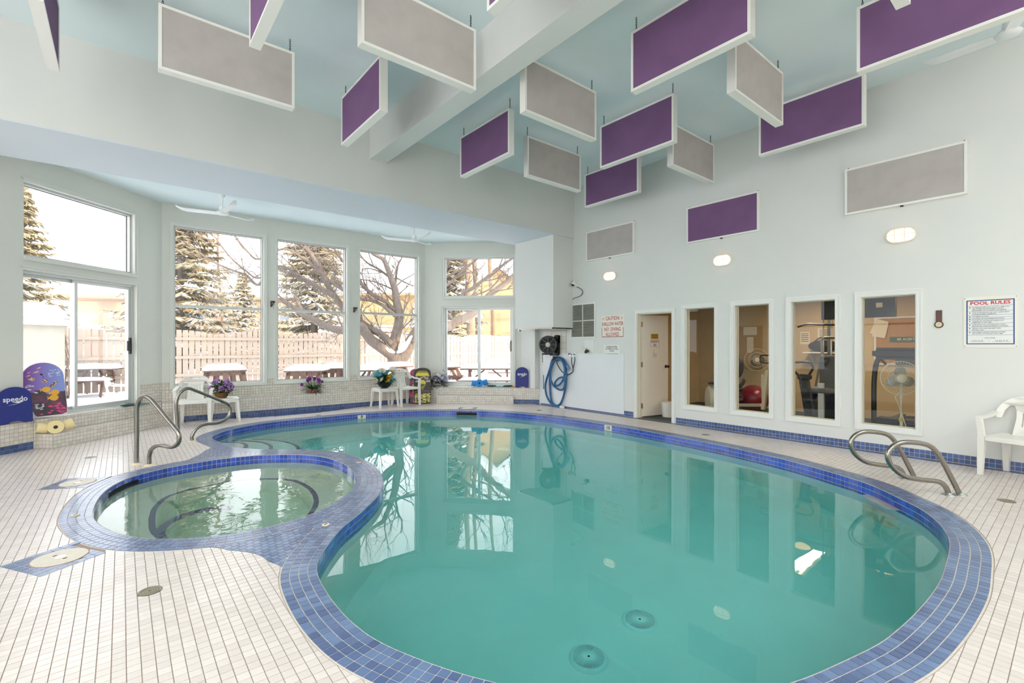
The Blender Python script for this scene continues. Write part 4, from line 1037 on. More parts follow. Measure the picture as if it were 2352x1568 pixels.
# dome camera with a dangling lead
t = thing('dome_camera', 'small white dome security camera with black lead on the gym wall', 'camera', (XR, 7.08, 2.735)); M = frame_M((0, 0, 0), (0, -1, 0))
mb = MB(); mb.b2((-0.045, -0.07, 0), (0.045, 0.07, 0.03), M); mb.build('mount', M_PLASTIC, t, bevel=0.004)
MB().ball((0.0, 0.0, 0.07), (0.06, 0.05, 0.06), 16, 10, M).build('housing', M_PLASTIC, t, smooth=True)
MB().ball((-0.01, -0.025, 0.085), (0.045, 0.036, 0.045), 14, 8, M).build('dome', mat('dome_black', '#17181b', 0.08), t, smooth=True)
pts = [gw(a, b, XR-0.012)-Vector((XR, 7.08, 2.735)) for a, b in ((1325, 659), (1332, 662), (1338, 668), (1336, 677), (1327, 682), (1318, 685), (1313, 692))]
MB().tube(catmull(pts, 5), 0.007, 6).build('lead', M_BLACK, t, smooth=True)
# white splash board on the lower wall, small access plate with ball valve
t = thing('splash_board', 'large plain white board fixed low on the gym wall behind the blue hose', 'board', (XR, 7.0, 0))
mb = MB(); mb.b2((-0.012, -1.2, 0.03), (-0.002, 1.22, 1.215)); mb.build('sheet', mat('board_white', '#e4e6e8', 0.35, var=0.02, vscale=2), t)
t = thing('ball_valve', 'small white access plate with lever ball valve above the splash board', 'valve', (XR, 6.73, 1.27)); M = frame_M((0, 0, 0), (0, -1, 0))
MB().b2((-0.10, -0.035, 0.0), (0.155, 0.23, 0.006), M).build('plate', M_TRIM, t)
mb = MB(); mb.tube([(0, 0, 0), (0, 0, 0.08), (0.01, -0.03, 0.1)], 0.026, 10, M); mb.ball((0, 0, 0.06), 0.04, 10, 6, M); mb.build('body', mat('brass_dark', '#5b5146', 0.35, metal=0.8), t, smooth=True)
mb = MB(); mb.bar((0, 0.03, 0.07), (0, 0.055, 0.07), 0.02, 0.02, M); mb.bar((0.01, 0.055, 0.07), (-0.13, 0.07, 0.09), 0.018, 0.006, M); mb.build('lever', M_STEEL, t)
# hose reel on a tiled panel, taps, hoses
t = thing('reel_panel', 'small white tiled wall panel behind the hose reel', 'panel', (XR, 7.72, 1.36)); M = frame_M((0, 0, 0), (0, -1, 0))
MB().b2((-0.42, -0.31, 0), (0.345, 0.365, 0.008), M).build('backing', M_GROUT, t)
for i in range(5):
    for j in range(5): MB().b2((-0.417+0.153*i, -0.307+0.134*j, 0.008), (-0.417+0.153*i+0.148, -0.307+0.134*j+0.129, 0.011), M).build('tile', mat('panel_tile', '#e2ddd2', 0.3), t)
rc = Vector((7.44, 7.72, 1.405)); yaw = math.atan2(-0.80, -0.6)
t = thing('hose_reel', 'black plastic hose reel wound with yellow hose on the wall under the boxed chase', 'hose reel', rc, 0)
ax = Vector((-0.80, -0.60, 0)).normalized(); R = ax.to_track_quat('Z', 'Y').to_matrix().to_4x4()
for s in (-0.05, 0.11):
    mb = MB(); mb.lathe([(0.17, -0.012), (0.20, -0.012), (0.205, 0), (0.20, 0.012), (0.17, 0.012), (0.17, -0.012)], 32, (0, 0, s), R)
    for k in range(8):
        a = k*math.pi/4; mb.bar((0.045*math.cos(a), 0.045*math.sin(a), s), (0.18*math.cos(a), 0.18*math.sin(a), s), 0.035, 0.014, R, up=(0, 0, 1))
    mb.build('flange', M_BLACK, t)
MB().lathe([(0.001, 0.115), (0.055, 0.115), (0.055, 0.135), (0.045, 0.14), (0.001, 0.14)], 20, (0, 0, 0), R).build('hub_cap', mat('hub_grey', '#b9b4a6', 0.4), t, smooth=True)
mb = MB()
for i in range(5):
    for j, r in enumerate((0.10, 0.13, 0.158)): mb.tube([(r*math.cos(a), r*math.sin(a), -0.03+0.028*i) for a in np.linspace(0, 2*math.pi, 25)[:-1]], 0.0145, 6, R, closed=True)
mb.build('wound_hose', mat('hose_yellow', '#c9912a', 0.5), t, smooth=True)
mb = MB(); mb.bar((0.05, 0.02, -0.23), (0.2, -0.12, -0.23), 0.05, 0.03); mb.bar((-0.06, 0.16, -0.21), (0.19, -0.14, -0.21), 0.06, 0.035); mb.bar((0.15, -0.1, -0.24), (0.15, -0.1, 0.22), 0.05, 0.05); mb.bar((0.15, -0.13, 0.05), (0.205, -0.13, 0.2), 0.06, 0.1); mb.b2((0.13, -0.16, -0.22), (0.205, -0.04, 0.21)); mb.build('bracket', M_DARK, t)
MB().tube([(-0.06, 0.14, -0.22), (-0.065, 0.14, -0.3), (-0.06, 0.14, -0.40)], 0.008, 6).build('hose_end', mat('copper_brown', '#6a4a38', 0.4, metal=0.4), t, smooth=True)
t = thing('water_taps', 'pair of chrome wall taps with black supply hoses beside the blue hose', 'tap', (XR, 7.16, 1.205)); M = frame_M((0, 0, 0), (0, -1, 0))
for i, x in enumerate((-0.045, 0.045)):
    mb = MB(); mb.lathe([(0.001, 0), (0.042, 0), (0.036, 0.01), (0.016, 0.016), (0.016, 0.06), (0.001, 0.06)], 16, (x, 0, 0), M); mb.tube([(x, 0, 0.05), (x, -0.02, 0.06), (x, -0.05, 0.06)], 0.013, 8, M); mb.build('tap', M_CHROME, t, smooth=True)
MB().lathe([(0.001, 0.06), (0.02, 0.06), (0.02, 0.072), (0.001, 0.072)], 10, (-0.075, 0.0, 0), M).build('knob', mat('tap_red', '#b03a30', 0.4), t)
o0 = Vector((XR, 7.16, 1.205))
for pl in (((1313, 820), (1313, 832), (1316, 845), (1316, 852), (1310, 858), (1300, 860), (1290, 852), (1283, 842), (1279, 832), (1279, 812)), ((1320, 820), (1320, 830), (1317, 842), (1316, 850))):
    MB().tube(catmull([gw(a, b, XR-0.05)-o0 for a, b in pl], 5), 0.0095, 7).build('supply_hose', M_BLACK, t, smooth=True)
t = thing('vacuum_hose', 'blue corrugated pool hose coiled over a hook on the white splash board', 'hose', (XR, 7.6, 0.0)); o0 = Vector((XR, 7.6, 0))
K = lambda l, X: [gw(1235+a/4.718, 755+b/4.718, X)-o0 for a, b in l]
h1 = [(335, 445), (318, 405), (290, 350), (255, 318), (205, 310), (162, 332), (140, 400), (130, 520), (134, 660), (144, 760), (166, 812), (205, 832), (245, 812), (276, 740), (298, 640), (310, 520), (303, 420), (280, 350), (235, 320)]
h2 = [(235, 320), (185, 322), (150, 380), (120, 470), (92, 560), (82, 630), (96, 720), (135, 795), (185, 838), (232, 845), (262, 853)]
h3 = [(215, 325), (165, 372), (140, 460), (140, 545), (175, 618), (235, 658), (278, 650), (292, 600), (288, 545), (262, 524), (215, 545), (186, 590), (206, 616), (250, 590), (282, 530), (292, 440), (262, 345), (215, 325)]
mb = MB(); mb.tube(catmull(K(h1, XR-0.055), 5), 0.0235, 9); mb.tube(catmull(K(h2, XR-0.10), 5), 0.0235, 9); mb.tube(catmull(K(h3, XR-0.14), 5), 0.0225, 9)
mb.build('tube', mat('hose_blue', '#2c6191', 0.4, var=0.15, vscale=30), t, smooth=True)
e = gw(1293, 936, XR-0.11)-o0; MB().tube([e+Vector((0, 0.08, 0.012)), e+Vector((-0.01, 0, 0.01)), e+Vector((-0.015, -0.03, 0.01))], 0.028, 12).build('cuff', M_PLASTIC, t, smooth=True)
e = gw(1306, 849, XR-0.075)-o0; MB().tube([e+Vector((0, 0.05, 0.09)), e], 0.028, 12).build('connector', mat('cuff_blue_grey', '#6d8db5', 0.4), t, smooth=True)
mb = MB(); mb.b2((-0.16, -0.05, 1.05), (0, 0.06, 1.10)); mb.b2((-0.165, -0.03, 1.08), (-0.15, 0.04, 1.15)); mb.build('hook', M_DARK, t)
# pipe boxing in the corner
struct(MB().b2((7.5, 8.25, 0.375), (XR, 8.42, 1.76)).build('trim_2', M_WALL)); struct(MB().b2((7.56, 8.02, 0.375), (7.575, 8.035, 0.70)).build('trim_3', M_STEEL))

# ------------------------------------------------------------------ gym windows and door
for k, (a, b) in enumerate(GW):
    M = frame_M((XR, b, 0.335), (0, -1, 0)); w_ = b-a; h_ = 1.71; root = struct(thing('window_%d' % (8+k), None, None))
    mb = MB(); wd = 0.062
    box_frame(mb, M, -wd, w_+wd, -wd, h_+wd, wd, 0, 0.014); box_frame(mb, M, -wd, w_+wd, -wd, h_+wd, 0.02, 0.014, 0.022); box_frame(mb, M, -0.012, w_+0.012, -0.012, h_+0.012, 0.014, 0.014, 0.018); mb.build('casing', M_TRIM, root)
    mb = MB(); box_frame(mb, M, 0, w_, 0, h_, 0.012, -0.14, 0.0); mb.build('jamb', M_TRIM, root)
    mb = MB(); box_frame(mb, M, 0.012, w_-0.012, 0.012, h_-0.012, 0.012, -0.08, -0.05); mb.build('stop', mat('stop_tan', '#b9b096', 0.6), root)
    MB().b2((0.02, 0.02, -0.072), (w_-0.02, h_-0.02, -0.066), M).build('pane', M_GLASSG, root)
root = struct(thing('door_1', None, None)); M = frame_M((XR, DOORY[1], 0), (0, -1, 0)); w_ = DOORY[1]-DOORY[0]
mb = MB(); wd = 0.06; box_frame(mb, M, -wd, w_+wd, -wd, 2.01+wd, wd, 0, 0.016, 'LRT'); box_frame(mb, M, -wd, w_+wd, -wd, 2.01+wd, 0.016, 0.016, 0.026, 'LRT'); mb.build('casing', M_TRIM, root)
mb = MB(); box_frame(mb, M, 0, w_, -0.012, 2.01, 0.018, -0.14, 0.0, 'LRT'); box_frame(mb, M, 0.018, w_-0.018, -0.012, 1.992, 0.012, -0.09, -0.06, 'LRT'); mb.build('jamb', mat('jamb_cream', '#ddd6c8', 0.5), root)
th = math.radians(81); H0 = Vector((XR+0.13, DOORY[1]-0.02, 0)); ux = Vector((math.sin(th), -math.cos(th), 0)); MDo = frame_M(H0, ux)   # leaf: local x from the hinge, local z towards the opening
leaf = MB().b2((0.005, 0.012, -0.04), (0.735, 1.985, 0.0), MDo).build('leaf', mat('door_cream', '#e6ddd2', 0.5, var=0.02, vscale=2), root)
for z in (0.22, 1.02, 1.80):
    mb = MB(); mb.b2((-0.02, z-0.05, -0.004), (0.028, z+0.05, 0.004), MDo); mb.tube([(0.0, z-0.05, 0.006), (0.0, z+0.05, 0.006)], 0.007, 8, MDo); mb.build('hinge', mat('hinge_brass', '#a3967c', 0.35, metal=0.8), leaf)
mb = MB(); mb.lathe([(0.001, 0), (0.032, 0), (0.03, 0.008), (0.012, 0.012), (0.012, 0.04), (0.026, 0.05), (0.03, 0.062), (0.022, 0.075), (0.001, 0.078)], 18, (0.67, 0.97, 0), MDo); mb.build('knob', mat('knob_bronze', '#3c332c', 0.3, metal=0.8), leaf, smooth=True)
MB().b2((0.25, 1.52, 0.0), (0.45, 1.62, 0.004), MDo).build('name_plate', mat('plate_gold', '#a8842c', 0.35, metal=0.4), leaf)
for s, z in (('EXERCISE', 1.588), ('ROOM', 1.55)): text('lettering', s, 0.036, mat('plate_ink', '#5a451c', 0.6), leaf, MDo @ Matrix.Translation((0.35, z, 0.0046)))
MB().b2((0.23, 1.36, 0.0), (0.48, 1.505, 0.004), MDo).build('residents_sign', M_SIGNW, leaf)
mb = MB(); box_frame(mb, MDo, 0.234, 0.476, 1.364, 1.501, 0.005, 0.004, 0.0048); mb.build('sign_border', M_DRED, leaf)
for s, z, ww in (('RESIDENTS', 1.463, 0.21), ('ONLY', 1.398, 0.09)): text('lettering', s, 0.062, M_DRED, leaf, MDo @ Matrix.Translation((0.355, z, 0.0046)), width=ww, bold=0.001)
MB().b2((0.27, 1.1, 0.0), (0.44, 1.34, 0.002), MDo).build('paper_notice', mat('paper_cream', '#e8dfd2', 0.7), leaf)
for i, z in enumerate((1.29, 1.25, 1.22, 1.205, 1.19, 1.175, 1.15)): MB().b2((0.30, z, 0.002), (0.36 if i < 2 else 0.41, z+0.005, 0.0026), MDo).build('print_line', mat('print_brown', '#8b6f60', 0.8), leaf)
# ------------------------------------------------------------------ white resin chairs and tables
def make_chair(label, loc, rotz):
    t = thing('resin_armchair', label, 'chair', loc, rotz)
    so = rrect(0.47, 0.44, 0.07, 5, 0, -0.01)
    plate('seat', so, M_PLASTIC, t, thick=0.022, bevel=0.004, M=Matrix.Translation((0, 0, 0.41)), bend=lambda c: Vector((c.x, c.y, c.z-0.016*(1-min(1, (c.x/0.2)**2))*(1 if c.y > -0.2 else 0))))
    mb = MB(); mb.b2((-0.21, -0.232, 0.375), (0.21, -0.215, 0.408)); mb.build('apron', M_PLASTIC, t)
    outl = [(0.265-0.265*0.06*(i == 0), 0.60) if i == 0 else (0.265*math.cos(a)**0.75 if math.cos(a) > 0 else 0.0, 0.60+0.25*math.sin(a)) for i, a in enumerate(np.linspace(0, math.pi/2, 10))]
    right = outl; left = [(-x, z) for x, z in outl[::-1][1:]]
    inner_l = [(-0.212, 0.60), (-0.20, 0.68), (-0.165, 0.735), (-0.135, 0.735), (-0.118, 0.69), (-0.112, 0.60), (-0.13, 0.42)]
    inner_r = [(-x, z) for x, z in inner_l[::-1]]
    poly = right+left+inner_l+inner_r
    slots = [rrect(0.010, 0.15, 0.0045, 2, x, 0.585) for x in (-0.065, -0.022, 0.022, 0.065)]+[rrect(0.11, 0.024, 0.011, 3, 0, 0.795)]
    def bend(c):
        x, z = c.x, c.y; return Vector((x, 0.17+(z-0.42)*0.22-1.35*x*x+c.z, z))
    plate('backrest', poly, M_PLASTIC, t, holes=slots, thick=0.012, bend=bend)
    for s in (-1, 1):
        pts = catmull([(s*0.255, 0.125, 0.655), (s*0.272, 0.05, 0.625), (s*0.28, -0.08, 0.61), (s*0.272, -0.19, 0.61)], 4)
        mb = MB()
        for a, b in zip(pts[:-1], pts[1:]): mb.bar(a, b, 0.055, 0.024)
        mb.build('arm', M_PLASTIC, t)
        mb = MB(); mb.taper((s*0.25, -0.225, 0), (0.042, 0.036), (s*0.245, -0.205, 0.41), (0.06, 0.045)); mb.taper((s*0.245, -0.205, 0.41), (0.05, 0.042), (s*0.272, -0.195, 0.615), (0.05, 0.04)); mb.build('leg', M_PLASTIC, t)
        mb = MB(); mb.taper((s*0.21, 0.235, 0), (0.045, 0.04), (s*0.19, 0.175, 0.43), (0.07, 0.05)); mb.build('leg', M_PLASTIC, t)
    return t
ch = make_chair('white resin armchair by the left bay steps behind the steel rail', (1.0, 10.1, 0), -0.2)
dup(ch, (5.10, 10.1, 0), 0.12, 'white resin armchair beside the black bowl of flowers and the boards')
dup(ch, (7.325, 0.43, 0), math.radians(-106), 'white resin armchair standing against the gym wall under the pool rules')
def make_table(label, loc, rotz):
    t = thing('side_table', label, 'table', loc, rotz)
    plate('table_top', rrect(0.44, 0.44, 0.03, 3), M_PLASTIC, t, thick=0.03, bevel=0.004, M=Matrix.Translation((0, 0, 0.41)))
    mb = MB()
    for a, b in (((-0.2, -0.2), (0.2, -0.2)), ((0.2, -0.2), (0.2, 0.2)), ((0.2, 0.2), (-0.2, 0.2)), ((-0.2, 0.2), (-0.2, -0.2))): mb.bar((*a, 0.38), (*b, 0.38), 0.02, 0.045)
    mb.build('apron', M_PLASTIC, t)
    for sx in (-1, 1):
        for sy in (-1, 1): MB().taper((sx*0.225, sy*0.225, 0), (0.034, 0.034), (sx*0.19, sy*0.19, 0.39), (0.055, 0.055)).build('leg', M_PLASTIC, t)
    return t
tb = make_table('white square resin table carrying the lilac basket', (1.47, 10.14, 0), -0.08)
dup(tb, (4.60, 10.12, 0), 0.05, 'white square resin table carrying the black flower bowl')

# ------------------------------------------------------------------ flowers
M_LEAF = mat('leaf_green', '#2f4a2c', 0.55, var=0.3, vscale=30); M_LEAF2 = mat('leaf_olive', '#55682f', 0.55, var=0.3, vscale=30)
def leaf_mesh(L, W, curl=0.3):
    V = []; F = []; n = 5
    for i in range(n+1):
        f = i/n; w_ = W*math.sin(math.pi*min(1, f*0.9+0.1))**0.8*(1 if i < n else 0.05); z = curl*L*f*f
        V += [(-w_/2, L*f, -z+0.002), (0, L*f, -z-0.004), (w_/2, L*f, -z+0.002)]
    for i in range(n): k = i*3; F += [(k, k+1, k+4, k+3), (k+1, k+2, k+5, k+4)]
    return V, F
def foliage(parent, n, r, h0, h1, L, W, m, seed, name='foliage'):
    rn = random.Random(seed); mb = MB()
    for _ in range(n):
        a = rn.uniform(0, 6.283); e = rn.uniform(-0.3, 1.1); V, F = leaf_mesh(L*rn.uniform(0.7, 1.2), W*rn.uniform(0.7, 1.2), rn.uniform(0.1, 0.5)); rr = r*rn.random()**0.5
        M = Matrix.Translation((rr*math.cos(a), rr*math.sin(a), rn.uniform(h0, h1))) @ Matrix.Rotation(a-math.pi/2+rn.uniform(-0.6, 0.6), 4, 'Z') @ Matrix.Rotation(e, 4, 'X')
        mb.add(V, F, M)
    return mb.build(name, m, parent, smooth=True, kind='stuff')
def blossoms(parent, me, spots, rn, tilt=0.5, name='blossom'):
    for p in spots:
        o = bpy.data.objects.new(name, me); COL.objects.link(o); o.parent = parent; o.location = p
        o.rotation_euler = (rn.uniform(-tilt, tilt), rn.uniform(-tilt, tilt), rn.uniform(0, 6.28)); s = rn.uniform(0.85, 1.15); o.scale = (s, s, s)
def blossom_mesh(name, m, kind):
    mb = MB(); rn = random.Random(hash(kind) % 100 if False else len(name))
    if kind == 'cluster':
        for i in range(26):
            u = Vector((rn.gauss(0, 1), rn.gauss(0, 1), rn.gauss(0, 1))).normalized()*0.036; mb.ball(u, 0.0125, 6, 3)
    elif kind == 'tulip':
        for k in range(6):
            a = k*math.pi/3; V = []; 
            for i in range(5):
                f = i/4; w_ = 0.018*math.sin(math.pi*(0.15+0.75*f)); r = 0.006+0.022*math.sin(math.pi*min(0.62, 0.15+f*0.6)); V += [(-w_, r, 0.065*f), (w_, r, 0.065*f)]
            mb.add(V, [(i*2, i*2+1, i*2+3, i*2+2) for i in range(4)], Matrix.Rotation(a, 4, 'Z'))
    elif kind == 'rose':
        for ring, (n, r, h, lean) in enumerate(((5, 0.034, 0.024, 0.9), (5, 0.022, 0.03, 0.5), (4, 0.011, 0.032, 0.15))):
            for k in range(n):
                a = 2*math.pi*k/n+ring*0.5; V = []
                for i in range(4):
                    f = i/3; w_ = r*0.85*math.sin(math.pi*(0.2+0.6*f)); V += [(-w_, r*(0.3+f*lean), h*f-0.006*f*f*lean), (0, r*(0.42+f*lean), h*f-0.004), (w_, r*(0.3+f*lean), h*f-0.006*f*f*lean)]
                F = []
                for i in range(3): F += [(i*3, i*3+1, i*3+4, i*3+3), (i*3+1, i*3+2, i*3+5, i*3+4)]
                mb.add(V, F, Matrix.Rotation(a, 4, 'Z'))
    elif kind == 'star':
        for k in range(5):
            V, F = leaf_mesh(0.028, 0.02, 0.2); mb.add(V, F, Matrix.Rotation(k*2*math.pi/5, 4, 'Z') @ Matrix.Rotation(0.35, 4, 'X'))
    me = bpy.data.meshes.new(name); me.from_pydata(mb.v, [], mb.f); me.materials.append(m); me.shade_smooth(); me.update(); return me
rn = random.Random(3)
# lilac basket
t = thing('flower_basket', 'brown wicker basket of lilac flowers on the white table by the steel rail', 'flowers', (1.42, 10.14, 0.425))
MB().lathe([(0.001, 0), (0.085, 0), (0.125, 0.085), (0.13, 0.1), (0.118, 0.1), (0.08, 0.02), (0.001, 0.02)], 22, sy=0.8).build('basket', mat('wicker', '#7a5228', 0.7, var=0.45, vscale=40, stretch=(1, 1, 3), bump=0.4, bscale=60), t, smooth=True)
foliage(t, 120, 0.13, 0.09, 0.25, 0.10, 0.055, M_LEAF, 1)
lm = blossom_mesh('lilac_cluster', mat('lilac_petal', '#b183c4', 0.6, var=0.25, vscale=25), 'cluster')
blossoms(t, lm, [(-0.17, -0.04, 0.2), (-0.10, -0.03, 0.30), (-0.05, 0.05, 0.32), (0.03, -0.1, 0.22), (0.09, 0.0, 0.31), (0.14, -0.03, 0.24), (0.17, 0.0, 0.2), (0.08, -0.11, 0.17), (-0.02, -0.12, 0.18), (0.13, -0.08, 0.2), (0.06, -0.08, 0.26)], rn)
# tulips
t = thing('tulip_pot', 'striped terracotta bowl of purple tulips on the tiled ledge under the second window', 'flowers', (3.17, 10.525, 0.3725))
prof = [(0.001, 0), (0.07, 0), (0.088, 0.02), (0.1, 0.05), (0.108, 0.085), (0.1, 0.085), (0.001, 0.075)]
MB().lathe(prof, 24, sy=0.72).build('bowl', mat('terracotta', '#a8513c', 0.6, var=0.1, vscale=12), t, smooth=True)
for z, r in ((0.045, 0.101), (0.075, 0.1085)): MB().lathe([(r-0.002, z-0.006), (r+0.002, z-0.006), (r+0.002, z+0.006), (r-0.002, z+0.006)], 24, sy=0.72).build('stripe', mat('stripe_pale', '#cfa7a8', 0.6), t)
mb = MB(); spots = [(-0.24, 0.0, 0.17), (-0.12, -0.03, 0.25), (-0.05, 0.02, 0.29), (0.0, -0.03, 0.28), (0.04, 0.02, 0.29), (0.1, -0.02, 0.26), (0.14, 0.02, 0.25), (0.17, -0.01, 0.22), (0.09, -0.05, 0.22), (-0.08, 0.0, 0.3)]
for p in spots: mb.tube([(p[0]*0.2, p[1]*0.2, 0.07), (p[0]*0.6, p[1]*0.6, 0.07+(p[2]-0.07)*0.55), p], 0.0055, 5)
mb.build('stem', mat('stem_green', '#7d9660', 0.6), t, smooth=True)
foliage(t, 46, 0.06, 0.07, 0.11, 0.17, 0.042, M_LEAF, 5)
blossoms(t, blossom_mesh('tulip_head', mat('tulip_purple', '#7a2a86', 0.5, var=0.3, vscale=30), 'tulip'), [(a, b, c-0.01) for a, b, c in spots], rn, 0.35)
# black bowl
t = thing('flower_bowl', 'black bowl of teal, white and yellow silk roses on the white table by the chair', 'flowers', (4.60, 10.12, 0.425))
MB().lathe([(0.001, 0), (0.06, 0.0), (0.12, 0.035), (0.155, 0.09), (0.16, 0.13), (0.15, 0.13), (0.1, 0.04), (0.001, 0.03)], 26).build('bowl', mat('bowl_black_green', '#0f1d1d', 0.15), t, smooth=True)
foliage(t, 140, 0.17, 0.12, 0.30, 0.11, 0.05, M_LEAF, 9); foliage(t, 40, 0.2, 0.2, 0.38, 0.10, 0.02, M_LEAF2, 11)
foliage(t, 30, 0.18, 0.13, 0.24, 0.13, 0.06, mat('leaf_teal', '#1d6a72', 0.5, var=0.3, vscale=30), 14)
sp = {}
for nm, colr, k, pts in (('teal_rose', '#4fa9b8', 2.0, [(-0.13, -0.1, 0.29), (-0.01, -0.14, 0.33), (-0.19, -0.02, 0.27), (0.1, -0.16, 0.18), (0.17, -0.02, 0.24), (-0.06, 0.08, 0.34)]),
                         ('white_rose', '#ece6d4', 1.8, [(-0.08, -0.05, 0.38), (0.16, -0.06, 0.40), (0.2, -0.1, 0.27), (-0.12, -0.15, 0.2), (-0.26, -0.06, 0.18), (0.13, -0.15, 0.24), (0.0, 0.12, 0.36), (0.22, 0.06, 0.33), (-0.2, 0.06, 0.31)]),
                         ('yellow_rose', '#e3b51e', 2.1, [(0.04, -0.18, 0.25), (0.02, -0.19, 0.17)])):
    me = blossom_mesh(nm, mat(nm, colr, 0.55, var=0.2, vscale=25), 'rose'); me.transform(Matrix.Scale(k, 4) @ Matrix.Rotation(0.9, 4, 'X')); blossoms(t, me, pts, rn, 0.3)
# trailing flowers
t = thing('trailing_plant', 'trailing plant with white and lilac flowers on the right bay step', 'flowers', (6.02, 10.17, 0.376))
MB().lathe([(0.001, 0), (0.06, 0.0), (0.085, 0.1), (0.09, 0.13), (0.08, 0.13), (0.001, 0.11)], 18).build('pot', mat('pot_cream', '#d6d0c4', 0.5), t, smooth=True)
foliage(t, 150, 0.17, -0.02, 0.26, 0.09, 0.045, M_LEAF, 21); foliage(t, 60, 0.2, -0.1, 0.15, 0.08, 0.04, M_LEAF2, 22)
ps = [(rn.gauss(0.02, 0.11), -0.1+rn.gauss(0, 0.07), 0.15+rn.gauss(0, 0.10)) for _ in range(46)]
for nm, colr, a, b in (('lilac_star', '#a48fd0', 0, 20), ('white_star', '#e6e2ee', 20, 46)):
    me = blossom_mesh(nm, mat(nm, colr, 0.55), 'star'); me.transform(Matrix.Scale(1.6, 4) @ Matrix.Rotation(1.1, 4, 'X')); blossoms(t, me, ps[a:b], rn, 0.6)

# ------------------------------------------------------------------ boards, kickboards, foam and fins
def board_outline(w_, h_, tail=0.0, rt=0.5):
    pts = []; n = 14; r = w_/2
    for i in range(n+1):
        a = math.pi*i/n; pts.append((r*math.cos(a), h_-r*rt*1.1+r*rt*1.1*math.sin(a)))
    return [(w_/2*0.94, 0.03), (w_/2, h_*0.35)]+pts+[(-w_/2, h_*0.35), (-w_/2*0.94, 0.03), (-w_/2*0.86, 0.0), (w_/2*0.86, 0.0)]
def lean_M(loc, facing, lean):
    """board frame: local x along the board's width, local y up the board, local z out of its face"""
    n = Vector((facing[0], facing[1], 0)).normalized(); ux = Vector((-n.y, n.x, 0)); up = (Vector((0, 0, 1))-n*math.tan(lean)).normalized()
    M = Matrix.Identity(4); z = ux.cross(up)
    for i in range(3): M[i][0] = ux[i]; M[i][1] = up[i]; M[i][2] = z[i]; M[i][3] = loc[i]
    return M
def noise_mat(name, stops, scale, rough=0.4, vor=False):
    m = bpy.data.materials.new(name); m.use_nodes = True; nt = m.node_tree; b = nt.nodes['Principled BSDF']; b.inputs['Roughness'].default_value = rough
    tc = nt.nodes.new('ShaderNodeTexCoord'); n = nt.nodes.new('ShaderNodeTexVoronoi' if vor else 'ShaderNodeTexNoise'); n.inputs['Scale'].default_value = scale; nt.links.new(tc.outputs['Object'], n.inputs['Vector'])
    cr = nt.nodes.new('ShaderNodeValToRGB'); cr.color_ramp.interpolation = 'CONSTANT'
    while len(cr.color_ramp.elements) < len(stops): cr.color_ramp.elements.new(0.5)
    for e, (p, c) in zip(cr.color_ramp.elements, stops): e.position = p; e.color = (*lin(c), 1)
    nt.links.new(n.outputs['Distance' if vor else 'Fac'], cr.inputs[0]); nt.links.new(cr.outputs[0], b.inputs['Base Color']); return m
def bits(root, M, name, polys, m, z=0.0):
    mb = MB()
    for p in polys: mb.prism(p, 0.0, 0.0008+z, M)
    return mb.build(name, m, root, kind='stuff' if len(polys) > 1 else None)
# black and yellow body board
M = lean_M((5.53, 10.06, 0.0), (-0.45, -0.89), 0.2); t = thing('body_board', 'black and yellow body board leaning beside the chair', 'board', (0, 0, 0))
o = board_outline(0.40, 0.86); plate('deck', o, mat('board_dark_brown', '#34251f', 0.4), t, thick=0.05, bevel=0.006, M=M @ Matrix.Translation((0, 0, 0.03)))
MF = M @ Matrix.Translation((0, 0, 0.0553)); M_YEL = mat('board_yellow', '#d9cc35', 0.4); M_YDK = mat('board_olive', '#8e8424', 0.4)
bits(t, MF, 'yellow_band', [[(-0.165, 0.66), (0.165, 0.66), (0.135, 0.735), (-0.135, 0.735)]], M_YEL); bits(t, MF, 'olive_band', [[(-0.135, 0.735), (0.135, 0.735), (0.10, 0.785), (-0.10, 0.785)]], M_YDK)
bits(t, MF, 'camo_strip', [[(-0.17, 0.58), (0.17, 0.58), (0.165, 0.65), (-0.165, 0.65)]], noise_mat('camo_mauve', [(0.0, '#34251f'), (0.46, '#8e7470'), (0.56, '#c9b3ae')], 22))
bits(t, MF, 'emblem_top', [[(-0.085, 0.47), (0.085, 0.47), (0.07, 0.53), (0.03, 0.565), (-0.03, 0.565), (-0.07, 0.53)]], M_YEL); bits(t, MF, 'emblem_point', [[(-0.085, 0.465), (0.0, 0.31), (0.085, 0.465)]], M_YDK, 0.0001); bits(t, MF, 'emblem_core', [[(-0.05, 0.47), (-0.03, 0.415), (0.03, 0.415), (0.05, 0.47)]], mat('board_olive_dark', '#5e5630', 0.4), 0.0003)
bits(t, MF, 'white_marks', [[(s*(0.085+0.025*k)+0.01*(j-1), 0.51), (s*(0.085+0.025*k)+0.012+0.01*(j-1), 0.51), (s*(0.085+0.025*k)+0.02+0.01*(j-1), 0.56), (s*(0.085+0.025*k)+0.008+0.01*(j-1), 0.56)] for s in (-1, 1) for k in range(4) for j in (1,)], mat('board_white', '#e8e4da', 0.4))
bits(t, MF, 'stripe', [[(-0.185, 0.295), (0.185, 0.295), (0.185, 0.303), (-0.185, 0.303)]], mat('board_tan', '#8d7a60', 0.4))
bits(t, MF, 'camo_tail', [[(-0.18, 0.02), (0.18, 0.02), (0.183, 0.24), (-0.183, 0.24)]], noise_mat('camo_yellow', [(0.0, '#2d201c'), (0.44, '#d8cc4a'), (0.52, '#34251f'), (0.58, '#e4da7a')], 17))
M = lean_M((5.46, 10.19, 0.0), (-0.52, -0.85), 0.2); t = thing('body_board', 'body board with pink and purple edge behind the black and yellow one', 'board', (0, 0, 0))
